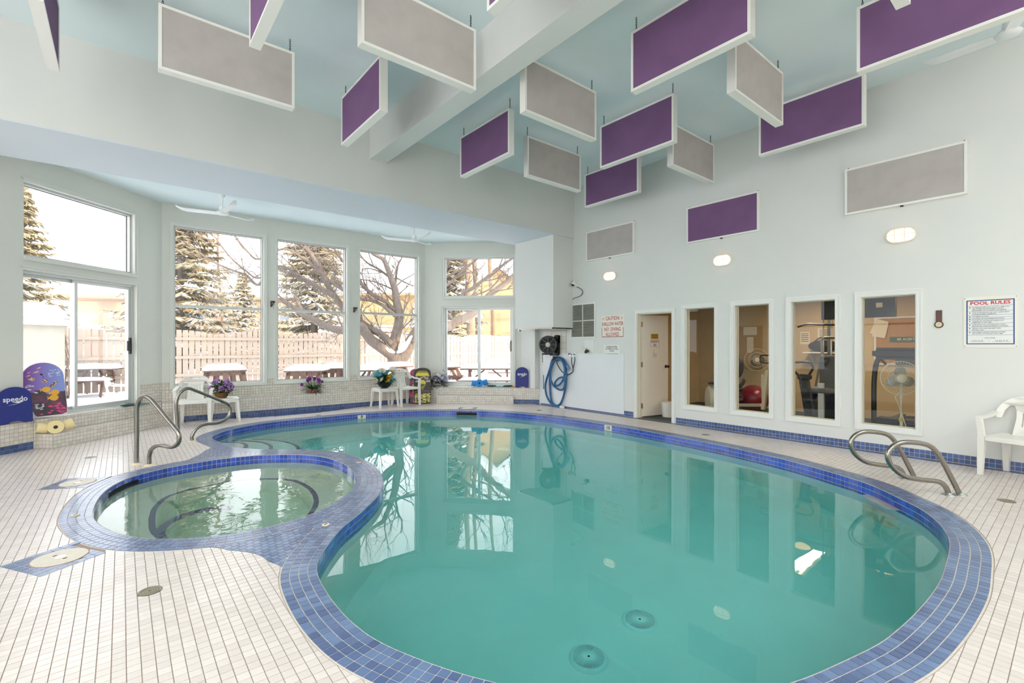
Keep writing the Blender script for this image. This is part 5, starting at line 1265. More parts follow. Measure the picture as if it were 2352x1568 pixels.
plate('deck', board_outline(0.36, 0.84), noise_mat('board_pink_print', [(0.0, '#2a1c3a'), (0.42, '#c02f78'), (0.5, '#5b2a5e'), (0.6, '#e0a03a')], 5), t, thick=0.045, bevel=0.006, M=M @ Matrix.Translation((0, 0, 0.025)))
# coral reef body board
M = lean_M((-0.80, 9.20, 0.392), (0.25, -0.97), 0.16) @ Matrix.Rotation(0.035, 4, 'Z'); t = thing('body_board', 'purple body board printed with reef fish leaning at the left glass door', 'board', (0, 0, 0))
w_, h_ = 0.46, 0.80; n = 16
ol = [(0.15, 0.0), (0.205, 0.02), (0.212, 0.1), (0.205, 0.45)]+[(0.215*math.cos(a)-0.012, 0.56+0.21*math.sin(a)) for a in np.linspace(0.1, math.pi-0.1, n)]+[(-0.225, 0.45), (-0.215, 0.34), (-0.16, 0.12), (-0.125, 0.02), (-0.105, 0.0)]
def reef_mat():
    m = bpy.data.materials.new('reef_print'); m.use_nodes = True; nt = m.node_tree; b = nt.nodes['Principled BSDF']; b.inputs['Roughness'].default_value = 0.35
    tc = nt.nodes.new('ShaderNodeTexCoord'); sp = nt.nodes.new('ShaderNodeSeparateXYZ'); nt.links.new(tc.outputs['Object'], sp.inputs[0])
    cr = nt.nodes.new('ShaderNodeValToRGB'); e = cr.color_ramp.elements; e[0].position = 0.0; e[0].color = (*lin('#7a2f9a'), 1); e[1].position = 1.0; e[1].color = (*lin('#7d8fd0'), 1)
    mr = nt.nodes.new('ShaderNodeMapRange'); mr.inputs[1].default_value = -1.02; mr.inputs[2].default_value = -0.66; nt.links.new(sp.outputs[0], mr.inputs[0]); nt.links.new(mr.outputs[0], cr.inputs[0])
    ns = nt.nodes.new('ShaderNodeTexNoise'); ns.inputs['Scale'].default_value = 9; ns.inputs['Detail'].default_value = 5; nt.links.new(tc.outputs['Object'], ns.inputs['Vector'])
    a1 = nt.nodes.new('ShaderNodeMath'); a1.operation = 'MULTIPLY_ADD'; a1.inputs[1].default_value = 0.35; nt.links.new(ns.outputs['Fac'], a1.inputs[0]); nt.links.new(sp.outputs[2], a1.inputs[2])
    lt = nt.nodes.new('ShaderNodeMath'); lt.operation = 'LESS_THAN'; lt.inputs[1].default_value = 0.92; nt.links.new(a1.outputs[0], lt.inputs[0])
    c2 = nt.nodes.new('ShaderNodeValToRGB'); f = c2.color_ramp.elements; f[0].position = 0.35; f[0].color = (*lin('#1c1020'), 1); f[1].position = 0.72; f[1].color = (*lin('#6d2a55'), 1); nt.links.new(ns.outputs['Fac'], c2.inputs[0])
    mx = nt.nodes.new('ShaderNodeMix'); mx.data_type = 'RGBA'; nt.links.new(lt.outputs[0], mx.inputs[0]); nt.links.new(cr.outputs[0], mx.inputs[6]); nt.links.new(c2.outputs[0], mx.inputs[7]); nt.links.new(mx.outputs[2], b.inputs['Base Color']); return m
plate('core', ol, mat('board_foam_white', '#ece4ea', 0.5), t, thick=0.05, bevel=0.006, M=M @ Matrix.Translation((0, 0, 0.027)))
plate('printed_deck', [(x*0.965, 0.022+z*0.962) for x, z in ol], reef_mat(), t, thick=0.004, M=M @ Matrix.Translation((0, 0, 0.0525)))
MF = M @ Matrix.Translation((0, 0, 0.0548))
def fish(x, y, s, a=0.0, k=0.55):
    pts = [(1, 0), (0.7, 0.75*k), (0.2, 1.0*k), (-0.4, 0.7*k), (-0.7, 0.2*k), (-1.05, 0.6*k), (-0.95, 0), (-1.05, -0.6*k), (-0.7, -0.2*k), (-0.4, -0.7*k), (0.2, -1.0*k), (0.7, -0.75*k)]
    return [(x+s*(p[0]*math.cos(a)-p[1]*math.sin(a)), y+s*(p[0]*math.sin(a)+p[1]*math.cos(a))) for p in pts]
bits(t, MF, 'yellow_fish', [fish(0.0, 0.385, 0.055, 0.05, 0.75), fish(0.085, 0.335, 0.055, 0.1, 0.75), fish(0.07, 0.265, 0.058, 0.05, 0.8)], mat('fish_yellow', '#dda41c', 0.4), 0.0)
bits(t, MF, 'pink_fish', [fish(rn.uniform(0.03, 0.18), rn.uniform(0.05, 0.18), rn.uniform(0.018, 0.028), rn.uniform(-0.4, 0.4)) for _ in range(16)]+[fish(-0.06, 0.05, 0.02), fish(0.02, 0.06, 0.022)], mat('fish_pink', '#d0407c', 0.4), 0.0004)
bits(t, MF, 'silver_fish', [fish(rn.uniform(0.04, 0.17), rn.uniform(0.56, 0.66), 0.011, -0.2, 0.4) for _ in range(24)]+[fish(rn.uniform(-0.19, -0.1), rn.uniform(0.43, 0.49), 0.012, 0.3, 0.4) for _ in range(12)], mat('fish_silver', '#cfd4e4', 0.3), 0.0003)
bits(t, MF, 'salmon_fish', [fish(-0.05, 0.69, 0.025, 0.5, 0.35), fish(-0.08, 0.635, 0.034, 0.35, 0.35), fish(-0.15, 0.635, 0.018, 0.3, 0.4), fish(-0.16, 0.59, 0.024, 0.3, 0.35)], mat('fish_salmon', '#e0aaa2', 0.4), 0.0003)
bits(t, MF, 'striped_fish', [fish(-0.13, 0.545, 0.034, 0.1, 0.8), fish(0.0, 0.505, 0.03, 0, 0.8), fish(0.10, 0.465, 0.03, 0.6, 0.7), fish(0.07, 0.435, 0.03, 0.3, 0.7)], noise_mat('fish_stripes', [(0.0, '#5a2e2a'), (0.5, '#e6c98e')], 55), 0.0002)
bits(t, MF, 'white_coral', [ell(rn.uniform(0.010, 0.018), 0.008, 8, rn.uniform(-0.11, -0.02), rn.uniform(0.12, 0.19)) for _ in range(14)]+[fish(-0.16, 0.4, 0.022, -0.2, 0.5), fish(-0.1, 0.355, 0.026, -0.4, 0.4)], mat('coral_white', '#d6d0dc', 0.5), 0.0002)
mb = MB(); mb.lathe([(0.001, 0), (0.014, 0), (0.012, 0.006), (0.001, 0.008)], 12, (-0.03, 0.60, 0), MF); mb.tube([(-0.025, 0.59, 0.003), (-0.012, 0.565, 0.004), (-0.01, 0.545, 0.004), (-0.02, 0.55, 0.004)], 0.003, 5, MF); mb.build('leash_plug', M_BLACK, t)
# kickboards
M_KICK = mat('kick_blue', '#1f2a78', 0.55, var=0.08, vscale=40); M_LOGO = mat('logo_white', '#e9e9ec', 0.5)
def kickboard(label, M, w_, h_, side=None):
    t = thing('kickboard', label, 'kickboard', (0, 0, 0)); r = w_/2
    ol = [(w_/2-0.012, 0.0), (w_/2, 0.02)]+[(r*math.cos(a), h_-r*0.86+r*0.86*math.sin(a)) for a in np.linspace(0, math.pi, 17)]+[(-w_/2, 0.02), (-w_/2+0.012, 0.0), (-w_*0.30, 0.0)]+[(w_*0.24*math.cos(a), 0.03*math.sin(a)) for a in np.linspace(math.pi-0.05, 0.05, 7)]+[(w_*0.30, 0.0)]
    plate('foam', ol, M_KICK, t, thick=0.034, bevel=0.005, M=M @ Matrix.Translation((0, 0, 0.02)))
    F = M @ Matrix.Translation((0, 0, 0.0374)); text('lettering', 'speedo', w_*0.27, M_LOGO, t, F @ Matrix.Translation((0, h_*0.66, 0)), width=w_*0.72, bold=0.0012)
    bits(t, F, 'swoosh', [[(-w_*0.25, h_*0.49), (w_*0.08, h_*0.545), (-w_*0.1, h_*0.585), (w_*0.26, h_*0.60), (w_*0.12, h_*0.55), (-w_*0.02, h_*0.52)]], M_LOGO)
    return t
kickboard('navy kickboard with white lettering leaning on the left bay ledge', lean_M((-1.07, 8.885, 0.378), (0.52, -0.85), 0.1), 0.34, 0.475)
kickboard('navy kickboard with white lettering leaning in the corner right of the glass door', lean_M((7.42, 8.62, 0.378), (-0.7, -0.71), 0.1), 0.315, 0.49)
# foam dumbbells
def dumbbell(label, loc, rotz, col, s):
    t = thing('foam_dumbbell', label, 'dumbbell', loc, rotz); m = mat('foam_'+col[1:], col, 0.7)
    R1 = Matrix.Translation((0, 0, 0.088*s)) @ Matrix.Rotation(math.pi/2, 4, 'X')
    ring = [(0.024*s, -0.05*s), (0.085*s, -0.05*s), (0.088*s, -0.045*s), (0.088*s, 0.045*s), (0.085*s, 0.05*s), (0.024*s, 0.05*s), (0.024*s, -0.05*s)]
    MB().lathe(ring, 26, (0, 0, 0), R1).build('disc', m, t, smooth=True)
    MB().lathe([(0.001, -0.04*s), (0.024*s, -0.04*s), (0.024*s, 0.045*s), (0.001, 0.045*s)], 16, (0, 0, 0), R1).build('bar_end', mat('bar_dark', '#262421', 0.6), t)
    for x, a, z in ((-0.125*s, 0.25, 0.08*s), (0.14*s, -0.35, 0.10*s)):
        Rr = Matrix.Translation((x, 0.045*s, z)) @ Matrix.Rotation(a, 4, 'Y') @ Matrix.Rotation(math.pi/2, 4, 'Y')
        MB().lathe([(0.001, -0.055*s), (0.062*s, -0.055*s), (0.066*s, -0.05*s), (0.066*s, 0.05*s), (0.062*s, 0.055*s), (0.001, 0.055*s)], 22, (0, 0, 0), Rr).build('drum', m, t, smooth=True)
    return t
dumbbell('pale yellow foam water dumbbell pile on the left bay step', (-0.70, 8.985, 0.193), 0.16, '#ecd9a2', 1.0)
dumbbell('bright blue foam water dumbbell pile on the right bay step', (6.77, 9.47, 0.374), -0.62, '#2f86cf', 1.05)
# swim fins lying flat
def fin(label, loc, rotz, col):
    t = thing('swim_fin', label, 'fin', loc, rotz)
    plate('blade', [(0.1, -0.06), (0.34, -0.10), (0.36, 0.10), (0.1, 0.06)], mat('fin_'+col[1:], col, 0.5, var=0.2, vscale=12), t, thick=0.014, bevel=0.003, M=Matrix.Translation((0, 0, 0.008)))
    MB().ball((0.02, 0, 0.028), (0.12, 0.065, 0.026), 14, 8).build('foot_pocket', mat('fin_dark', '#1c4a44', 0.5), t, smooth=True)
    return t
fin('teal swim fin lying beside the blue foam dumbbells', (6.98, 9.29, 0.374), -0.7, '#1f7f8c')
fin('orange and green swim fin lying in front of the corner kickboard', (7.26, 9.0, 0.374), -0.75, '#c98a2e')
fin('teal swim fin lying at the end of the left door sill', (0.06, 9.99, 0.393), 0.785, '#1f7a86')
# bucket behind the door
t = thing('bucket', 'white plastic bucket with blue label on the dark gym floor by the open door', 'bucket', (8.25, 5.20, 0.0))
MB().lathe([(0.001, 0), (0.115, 0), (0.135, 0.24), (0.14, 0.24), (0.14, 0.265), (0.132, 0.265), (0.128, 0.25), (0.001, 0.25)], 26).build('pail', M_PLASTIC, t, smooth=True)
MB().lathe([(0.001, 0.262), (0.143, 0.262), (0.146, 0.28), (0.13, 0.29), (0.001, 0.288)], 26).build('lid', M_PLASTIC, t, smooth=True)
V = []; F = []
for i in range(13):
    a = -2.0+1.1*i/12
    for z, r in ((0.05, 0.1208), (0.21, 0.134)): V.append((r*math.cos(a), r*math.sin(a), z))
for i in range(12): F.append((i*2, i*2+2, i*2+3, i*2+1))
MB().add(V, F).build('paper_label', mat('label_blue', '#2456a4', 0.5), t)
# ------------------------------------------------------------------ exercise room behind the glass
GXB = 11.0; M_TAN = mat('gym_wall_tan', '#c9b189', 0.8, var=0.04, vscale=2); M_GFLOOR = mat('gym_floor', '#2f3a38', 0.6, var=0.15, vscale=6); M_GCEIL = mat('gym_ceiling', '#cfc4ac', 0.8)
struct(MB().b2((GXB, -1.6, 0), (GXB+0.1, 6.2, 2.36)).build('wall_gym_back', M_TAN)); struct(MB().b2((XR+0.14, 6.1, 0), (GXB, 6.2, 2.36)).build('wall_gym_left', M_TAN)); struct(MB().b2((XR+0.14, -1.6, 0), (GXB, -1.5, 2.36)).build('wall_gym_right', M_TAN))
struct(MB().b2((XR+0.14, -1.6, -0.1), (GXB+0.1, 6.2, -0.002)).build('floor_gym', M_GFLOOR)); struct(MB().b2((XR+0.14, -1.6, 2.36), (GXB+0.1, 6.2, 2.5)).build('ceiling_gym', M_GCEIL))
struct(MB().b2((XR-0.1, DOORY[0], -0.1), (XR+0.15, DOORY[1], 0.001)).build('floor_threshold', mat('threshold_dark', '#4a5058', 0.5)))
struct(MB().b2((XR+0.14, DOORY[0]-2.6, 0.0), (XR+0.141, DOORY[0]-2.59, 0.01)).build('trim_4', M_TAN))
def gy(px, py, X): return gw(px, py, X)
M_WARM = mat('dome_lit', '#fff0d0', 0.4, emit='#ffc987', estr=3.5)
for i, (px, X, lb) in enumerate(((1842, 10.3, 'seen over the pull-down bar'), (2034, 10.3, 'in front of the black television'))):
    q = gy(px, 690, X); t = thing('dome_light', 'small lit dome ceiling lamp in the exercise room '+lb, 'lamp', (X, q.y, 2.36))
    MB().lathe([(0.16, 0.0), (0.16, -0.02), (0.15, -0.025)], 22).build('base', M_TRIM, t); MB().lathe([(0.15, -0.025), (0.13, -0.06), (0.08, -0.09), (0.001, -0.1)], 22).build('glass', M_WARM, t, smooth=True)
for i, (x, y, lb) in enumerate(((9.6, 3.2, 'behind the second window'), (9.5, 1.0, 'behind the last window'))):
    t = thing('tube_fixture', 'bare fluorescent ceiling fixture in the exercise room '+lb, 'light', (x, y, 2.36), 0.0)
    MB().b2((-0.6, -0.12, -0.05), (0.6, 0.12, 0)).build('housing', M_TRIM, t)
    for s in (-0.05, 0.05): MB().tube([(-0.58, s, -0.065), (0.58, s, -0.065)], 0.018, 8).build('tube', mat('tube_lit', '#ffffff', 0.5, emit='#ffe0b0', estr=9.0), t)
    ld = bpy.data.lights.new('tube_glow', 'AREA'); ld.shape = 'RECTANGLE'; ld.size = 1.1; ld.size_y = 0.2; ld.energy = GYM_W; ld.color = (1.0, 0.80, 0.55); lo = bpy.data.objects.new('tube_glow', ld); COL.objects.link(lo); lo.parent = t; lo.location = (0, 0, -0.1)
M_PAPER = mat('gym_paper', '#e2d8c4', 0.8)
def flat(name, label, cat, a, b, X, m, th=0.02):
    p = gy(*a, X); q = gy(*b, X); t = thing(name, label, cat, (X, (p.y+q.y)/2, (p.z+q.z)/2)); w_, h_ = abs(p.y-q.y), abs(p.z-q.z)
    MB().b2((-th, -w_/2, -h_/2), (0, w_/2, h_/2)).build('sheet', m, t); return t, w_, h_
t, w_, h_ = flat('wall_notice', 'tan poster sheet on the exercise room wall behind the fan', 'poster', (1695, 749), (1752, 850), GXB-0.001, mat('poster_tan', '#b4966a', 0.8), 0.006)
for (a, b) in (((1708, 751), (1739, 769)), ((1716, 774), (1731, 810))):
    p = gy(*a, GXB); q = gy(*b, GXB); MB().b2((-0.009, -abs(p.y-q.y)/2, -abs(p.z-q.z)/2), (-0.006, abs(p.y-q.y)/2, abs(p.z-q.z)/2)).build('paper', M_PAPER, t).location = (0, (p.y+q.y)/2-t.location.y, (p.z+q.z)/2-t.location.z)
t, w_, h_ = flat('framed_picture', 'small dark framed oval picture on the exercise room wall behind the first window', 'picture', (1582, 737), (1592, 758), GXB-0.001, mat('frame_dark', '#3a2f22', 0.5), 0.02)
MB().lathe([(0.001, 0.0), (0.10, 0.0), (0.10, 0.004), (0.001, 0.004)], 20, (0, 0, 0), Matrix.Translation((-0.02, 0, 0)) @ Matrix.Rotation(-math.pi/2, 4, 'Y')).build('oval', mat('oval_tan', '#c2a468', 0.6), t)
for nm, lb, a, b in (('paper_sheet', 'white instruction sheet on the exercise room wall left of the black bag', (1838, 762), (1860, 790)), ('paper_sheet', 'white rules sheet on the exercise room wall behind the weight machine', (1878, 754), (1914, 775))):
    t, w_, h_ = flat(nm, lb, 'notice', a, b, GXB-0.001, M_PAPER, 0.004)
    for i in range(5): MB().b2((-0.005, -w_*0.38, h_*(0.3-0.15*i)), (-0.004, w_*0.38, h_*(0.3-0.15*i)+h_*0.06)).build('print_line', mat('print_grey', '#6d6254', 0.8), t)
# televisions, shelf, bag, cork board
M_TV = mat('tv_black', '#16191c', 0.25)
for a, b, X, lb in (((1886, 688), (1926, 733), 8.8, 'black television on the ceiling bracket behind the pull-down machine'), ((1984, 680), (2058, 727), 10.0, 'black television with white label high behind the treadmill')):
    p = gy(*a, X); q = gy(*b, X); w_, h_ = abs(p.y-q.y), abs(p.z-q.z); t = thing('television', lb, 'television', (X, (p.y+q.y)/2, (p.z+q.z)/2))
    MB().b2((0, -w_/2, -h_/2), (0.06, w_/2, h_/2)).build('cabinet', M_TV, t, bevel=0.006); MB().b2((0.06, -w_*0.3, -h_*0.35), (0.3, w_*0.3, h_*0.35)).build('tube_back', M_TV, t)
    MB().b2((0.12, -0.03, h_*0.2), (0.18, 0.03, 2.36-(p.z+q.z)/2)).build('bracket', M_DARK, t)
    if a[0] > 1950: MB().b2((-0.003, -0.04, -0.02), (0, 0.05, 0.06)).build('label', M_PAPER, t)
X = GXB; p = gy(1850, 808, X-0.2); q = gy(1935, 808, X-0.2)
t = thing('wall_shelf', 'narrow white shelf on the exercise room wall', 'shelf', (X, (p.y+q.y)/2, p.z)); L = abs(p.y-q.y)
MB().b2((-0.36, -L/2, -0.02), (0, L/2, 0)).build('board', M_TRIM, t)
for s in (-0.35, 0.35): MB().add([(-0.3, s*L-0.01, -0.02), (0, s*L-0.01, -0.02), (0, s*L-0.01, -0.25), (-0.3, s*L+0.01, -0.02), (0, s*L+0.01, -0.02), (0, s*L+0.01, -0.25)], [(0, 1, 2), (5, 4, 3), (0, 3, 4, 1), (1, 4, 5, 2), (2, 5, 3, 0)]).build('bracket', M_TRIM, t)
t2 = thing('sports_bag', 'black sports bag lying on the white wall shelf', 'bag', (X-0.2, (p.y+q.y)/2, p.z))
MB().ball((0, 0, 0.12), (0.15, L*0.42, 0.12), 18, 10).build('bag', mat('bag_black', '#17181a', 0.7), t2, smooth=True); MB().tube(catmull([(-0.06, -0.15, 0.2), (-0.07, 0, 0.3), (-0.06, 0.15, 0.2)], 6), 0.012, 6).build('handle', M_BLACK, t2, smooth=True)
p = gy(2011, 731, X-0.02); q = gy(2140, 838, X-0.02); w_, h_ = abs(p.y-q.y), abs(p.z-q.z); t = thing('cork_board', 'framed cork notice board on the exercise room wall', 'board', (X, (p.y+q.y)/2, (p.z+q.z)/2))
MB().b2((-0.015, -w_/2, -h_/2), (0, w_/2, h_/2)).build('cork', mat('cork', '#b5854a', 0.9, var=0.2, vscale=30), t)
mb = MB(); Mq = frame_M((-0.015, 0, 0), (0, -1, 0)); box_frame(mb, Mq, -w_/2-0.02, w_/2+0.02, -h_/2-0.02, h_/2+0.02, 0.03, -0.012, 0.012); mb.build('frame', M_TRIM, t)
for i, (px, py, a, s) in enumerate(((2019, 752, -0.35, 0.9), (2022, 757, -0.2, 0.9))):
    r = gy(px, py, X-0.03); MB().b2((-0.11*s, -0.16*s, 0), (0.11*s, 0.16*s, 0.004), frame_M((X-0.03-0.004*i-t.location.x, r.y-t.location.y, r.z-t.location.z), (0, -1, 0)) @ Matrix.Rotation(a, 4, 'Z')).build('leaflet', M_PAPER, t)
r = gy(2082, 779, X-0.03); Mq = frame_M((X-0.03-t.location.x, r.y-t.location.y, r.z-t.location.z), (0, -1, 0)); MB().b2((-0.24, -0.045, 0), (0.24, 0.045, 0.004), Mq).build('alert_sign', mat('sign_green', '#2c5a44', 0.5), t); text('lettering', 'BE ALERT!', 0.06, M_PAPER, t, Mq @ Matrix.Translation((0, 0, 0.005)))
# pedestal fan
c = gy(2068, 868, 8.12); t = thing('pedestal_fan', 'white pedestal fan with wire cage just behind the last gym window', 'fan', (8.12, c.y, 0)); M_FW = mat('fan_cream', '#dcd4c0', 0.45)
Rf = Matrix.Translation((0, 0, c.z)) @ frame_M((0, 0, 0), (0.45, -0.89, 0))
mb = MB()
for r, z in ((0.225, 0.0), (0.2255, 0.02), (0.15, 0.055), (0.075, 0.07)): mb.tube([(r*math.cos(a), r*math.sin(a), z) for a in np.linspace(0, 6.283, 37)[:-1]], 0.0045 if r > 0.2 else 0.0025, 5, Rf, closed=True)
for k in range(40):
    a = k*math.pi/20; mb.tube([(0.05*math.cos(a), 0.05*math.sin(a), 0.07), (0.15*math.cos(a), 0.15*math.sin(a), 0.055), (0.225*math.cos(a), 0.225*math.sin(a), 0.01)], 0.0016, 4, Rf)
    mb.tube([(0.05*math.cos(a), 0.05*math.sin(a), -0.06), (0.15*math.cos(a), 0.15*math.sin(a), -0.045), (0.225*math.cos(a), 0.225*math.sin(a), 0.0)], 0.0016, 4, Rf)
mb.build('cage', M_FW, t)
MB().lathe([(0.001, 0.085), (0.045, 0.08), (0.06, 0.066), (0.06, 0.05)], 22, (0, 0, 0), Rf).build('badge', M_FW, t, smooth=True)
for k in range(3):
    V, F = leaf_mesh(0.19, 0.15, 0.1); MB().add(V, F, Rf @ Matrix.Rotation(k*2.094, 4, 'Z') @ Matrix.Rotation(0.3, 4, 'Y')).build('blade', mat('blade_grey', '#8d8f8a', 0.3), t, smooth=True)
MB().lathe([(0.03, -0.2), (0.06, -0.18), (0.07, -0.08), (0.05, -0.06)], 18, (0, 0, 0), Rf).build('motor', M_FW, t, smooth=True)
mb = MB(); mb.tube([(0.05, 0, 0.03), (0.05, 0, 0.38)], 0.02, 10); mb.tube([(0.05, 0, 0.38), (0.04, 0, c.z-0.05)], 0.013, 10); mb.tube([(0.045, 0, c.z-0.28), (0.04, 0, c.z-0.06)], 0.022, 10); mb.build('pole', M_FW, t, smooth=True); MB().tube([(0.05, 0, 0.36), (0.05, 0, 0.42)], 0.027, 10).build('collar', mat('collar_yellow', '#c8b46a', 0.5), t)
MB().lathe([(0.001, 0), (0.2, 0), (0.19, 0.02), (0.03, 0.04), (0.001, 0.04)], 24, (0.05, 0, 0)).build('base', M_FW, t, smooth=True); MB().tube(catmull([(0.02, 0.02, c.z-0.2), (-0.01, 0.05, c.z-0.26), (0.0, 0.02, c.z-0.36), (0.0, -0.06, 0.3), (0.0, -0.12, 0.03)], 5), 0.006, 5).build('cord', M_FW, t, smooth=True)
# treadmill
c = gy(2070, 800, 9.0); t = thing('treadmill', 'black treadmill with wide console behind the pedestal fan', 'treadmill', (9.0, c.y-0.08, 0)); M_TM = mat('treadmill_black', '#1d2123', 0.4); M_TG = mat('treadmill_grey', '#565a58', 0.5)
mb = MB(); mb.b2((-0.12, -0.42, 1.18), (0.16, 0.42, 1.36)); mb.build('console', M_TM, t, bevel=0.05, seg=3)
for s in (-1, 1):
    MB().tube(catmull([(0.0, s*0.34, 1.22), (-0.02, s*0.38, 1.1), (-0.05, s*0.40, 0.8), (-0.05, s*0.40, 0.15)], 5), 0.035, 10).build('upright', M_TM, t, smooth=True)
    MB().tube([(0.1, s*0.38, 1.22), (0.5, s*0.38, 1.1)], 0.022, 8).build('hand_bar', M_TM, t, smooth=True); MB().b2((0.0, s*0.36-0.04, 0.08), (1.55, s*0.36+0.04, 0.2)).build('side_rail', M_TG, t)
MB().b2((-0.22, -0.4, 0.02), (0.14, 0.4, 0.3)).build('motor_hood', M_TM, t, bevel=0.05, seg=2); MB().b2((0.1, -0.3, 0.1), (1.55, 0.3, 0.17)).build('belt', mat('belt_black', '#131516', 0.7), t); MB().b2((-0.04, -0.1, 1.1), (0.05, 0.14, 1.3)).build('control_box', M_TG, t)
# elliptical and weight machine
M_GM = mat('gym_grey_metal', '#77746a', 0.4, metal=0.3); M_PAD = mat('pad_grey', '#5a5a56', 0.6)
def rel(t, l, X): return [gy(a, b, X)-t.location for a, b in l]
c = gy(1850, 950, 8.5); t = thing('elliptical_trainer', 'black elliptical trainer with bent grab handles behind the third gym window', 'exercise machine', (8.5, c.y, 0))
MB().tube(catmull(rel(t, ((1824, 832), (1850, 831), (1862, 834), (1867, 845), (1860, 858), (1853, 872), (1853, 890)), 8.5), 4), 0.018, 8).build('handle', M_BLACK, t, smooth=True); MB().tube(catmull(rel(t, ((1824, 852), (1834, 862), (1839, 875), (1840, 890)), 8.3), 4), 0.018, 8).build('handle', M_BLACK, t, smooth=True)
mb = MB(); mb.bar(Vector((0.0, 0.02, 0.85)), Vector((0.05, -0.08, 0.05)), 0.14, 0.12); mb.build('mast', M_TM, t, bevel=0.02); MB().b2((-0.08, -0.08, 0.84), (0.06, 0.10, 0.93)).build('console', M_TM, t, bevel=0.02)
mb = MB(); mb.b2((-0.1, -0.35, 0), (-0.02, 0.35, 0.06)); mb.b2((-0.05, -0.05, 0.02), (1.2, 0.05, 0.09)); mb.b2((1.15, -0.3, 0), (1.22, 0.3, 0.06)); mb.build('base_frame', M_TM, t); MB().lathe([(0.001, -0.05), (0.26, -0.05), (0.28, 0), (0.26, 0.05), (0.001, 0.05)], 24, (0.5, 0, 0.33), Matrix.Rotation(0, 4, 'Z') @ Matrix.Translation((0.5, 0, 0.33)) @ Matrix.Rotation(math.pi/2, 4, 'X') @ Matrix.Translation((-0.5, 0, -0.33))).build('flywheel', M_TM, t, smooth=True)
c = gy(1900, 950, 9.5); t = thing('weight_machine', 'multi-station weight machine with pull-down bar and grey padded seat', 'exercise machine', (9.5, c.y, 0))
mb = MB()
for s in (-0.06, 0.06): mb.tube([(0, s, 0.1), (0, s, 2.1)], 0.014, 8)
mb.build('guide_rod', M_CHROME, t, smooth=True)
mb = MB(); mb.b2((0.1, -0.03, 0), (0.16, 0.03, 2.2)); mb.b2((-0.5, -0.03, 2.14), (0.16, 0.03, 2.2)); mb.b2((-0.7, -0.35, 0), (0.4, -0.27, 0.07)); mb.b2((-0.7, -0.04, 0.0), (0.4, 0.04, 0.07)); mb.build('frame', M_GM, t)
MB().b2((-0.05, -0.13, 0.1), (0.08, 0.13, 0.62)).build('weight_stack', M_TM, t)
MB().tube(catmull(rel(t, ((1832, 751), (1846, 746), (1860, 744), (1880, 745), (1925, 746)), 9.1), 4), 0.017, 8).build('pulldown_bar', M_BLACK, t, smooth=True)
MB().tube(catmull(rel(t, ((1920, 775), (1893, 776), (1886, 784), (1888, 800), (1888, 825), (1883, 835)), 9.2), 4), 0.024, 8).build('press_arm', M_GM, t, smooth=True); MB().tube(rel(t, ((1883, 835), (1873, 888)), 9.2), 0.018, 8).build('press_lever', M_GM, t, smooth=True); MB().tube(catmull(rel(t, ((1894, 825), (1900, 821), (1904, 826), (1896, 840)), 9.0), 4), 0.016, 8).build('press_grip', M_BLACK, t, smooth=True)
q = gy(1915, 850, 9.1)-t.location; MB().b2((q.x-0.05, q.y-0.22, q.z-0.3), (q.x+0.05, q.y+0.2, q.z+0.25)).build('back_pad', M_PAD, t, bevel=0.02); q = gy(1900, 896, 8.9)-t.location; MB().b2((q.x-0.2, q.y-0.22, q.z-0.04), (q.x+0.2, q.y+0.3, q.z+0.04)).build('seat_pad', M_PAD, t, bevel=0.02)
MB().tube(rel(t, ((1862, 896), (1905, 899)), 8.8), 0.06, 12).build('leg_roller', M_PAD, t, smooth=True); q = gy(1886, 915, 8.75)-t.location; MB().b2((q.x-0.02, q.y-0.04, 0.03), (q.x+0.03, q.y+0.04, q.z+0.25)).build('seat_post', M_TRIM, t)
# exercise ball, green bin, bike, bench, wall fan, rowing machine
c = gy(1730, 907, 10.0); t = thing('exercise_ball', 'dark red exercise ball on the gym floor behind the second window', 'ball', (10.0, c.y, 0)); MB().ball((0, 0, 0.29), 0.29, 28, 18).build('ball', mat('ball_red', '#7a1420', 0.3), t, smooth=True)
c = gy(1699, 910, 10.2); t = thing('green_bin', 'dark green bin beside the red exercise ball', 'bin', (10.2, c.y, 0)); MB().lathe([(0.001, 0), (0.17, 0), (0.2, 0.42), (0.18, 0.42), (0.16, 0.05), (0.001, 0.05)], 20).build('bin', mat('bin_green', '#1f4a3c', 0.5), t, smooth=True)
c = gy(1694, 860, 9.3); t = thing('exercise_bike', 'black recumbent exercise bike seat behind the second gym window', 'exercise machine', (9.3, c.y+0.08, 0)); MB().ball((0, 0, 0.98), (0.08, 0.2, 0.27), 18, 12).build('backrest', M_BLACK, t, smooth=True); MB().b2((-0.35, -0.18, 0.5), (0.05, 0.18, 0.58)).build('seat', M_BLACK, t, bevel=0.03); MB().tube(catmull([(-0.25, -0.12, 0.6), (-0.25, -0.24, 0.62), (-0.15, -0.27, 0.7), (0.0, -0.2, 0.72)], 5), 0.03, 8).build('arm_rest', M_BLACK, t, smooth=True); mb = MB(); mb.b2((-0.05, -0.03, 0.05), (0.05, 0.03, 0.9)); mb.b2((-0.9, -0.05, 0.02), (0.3, 0.05, 0.1)); mb.b2((0.22, -0.25, 0), (0.3, 0.25, 0.05)); mb.b2((-0.9, -0.25, 0), (-0.82, 0.25, 0.05)); mb.build('frame', M_GM, t)
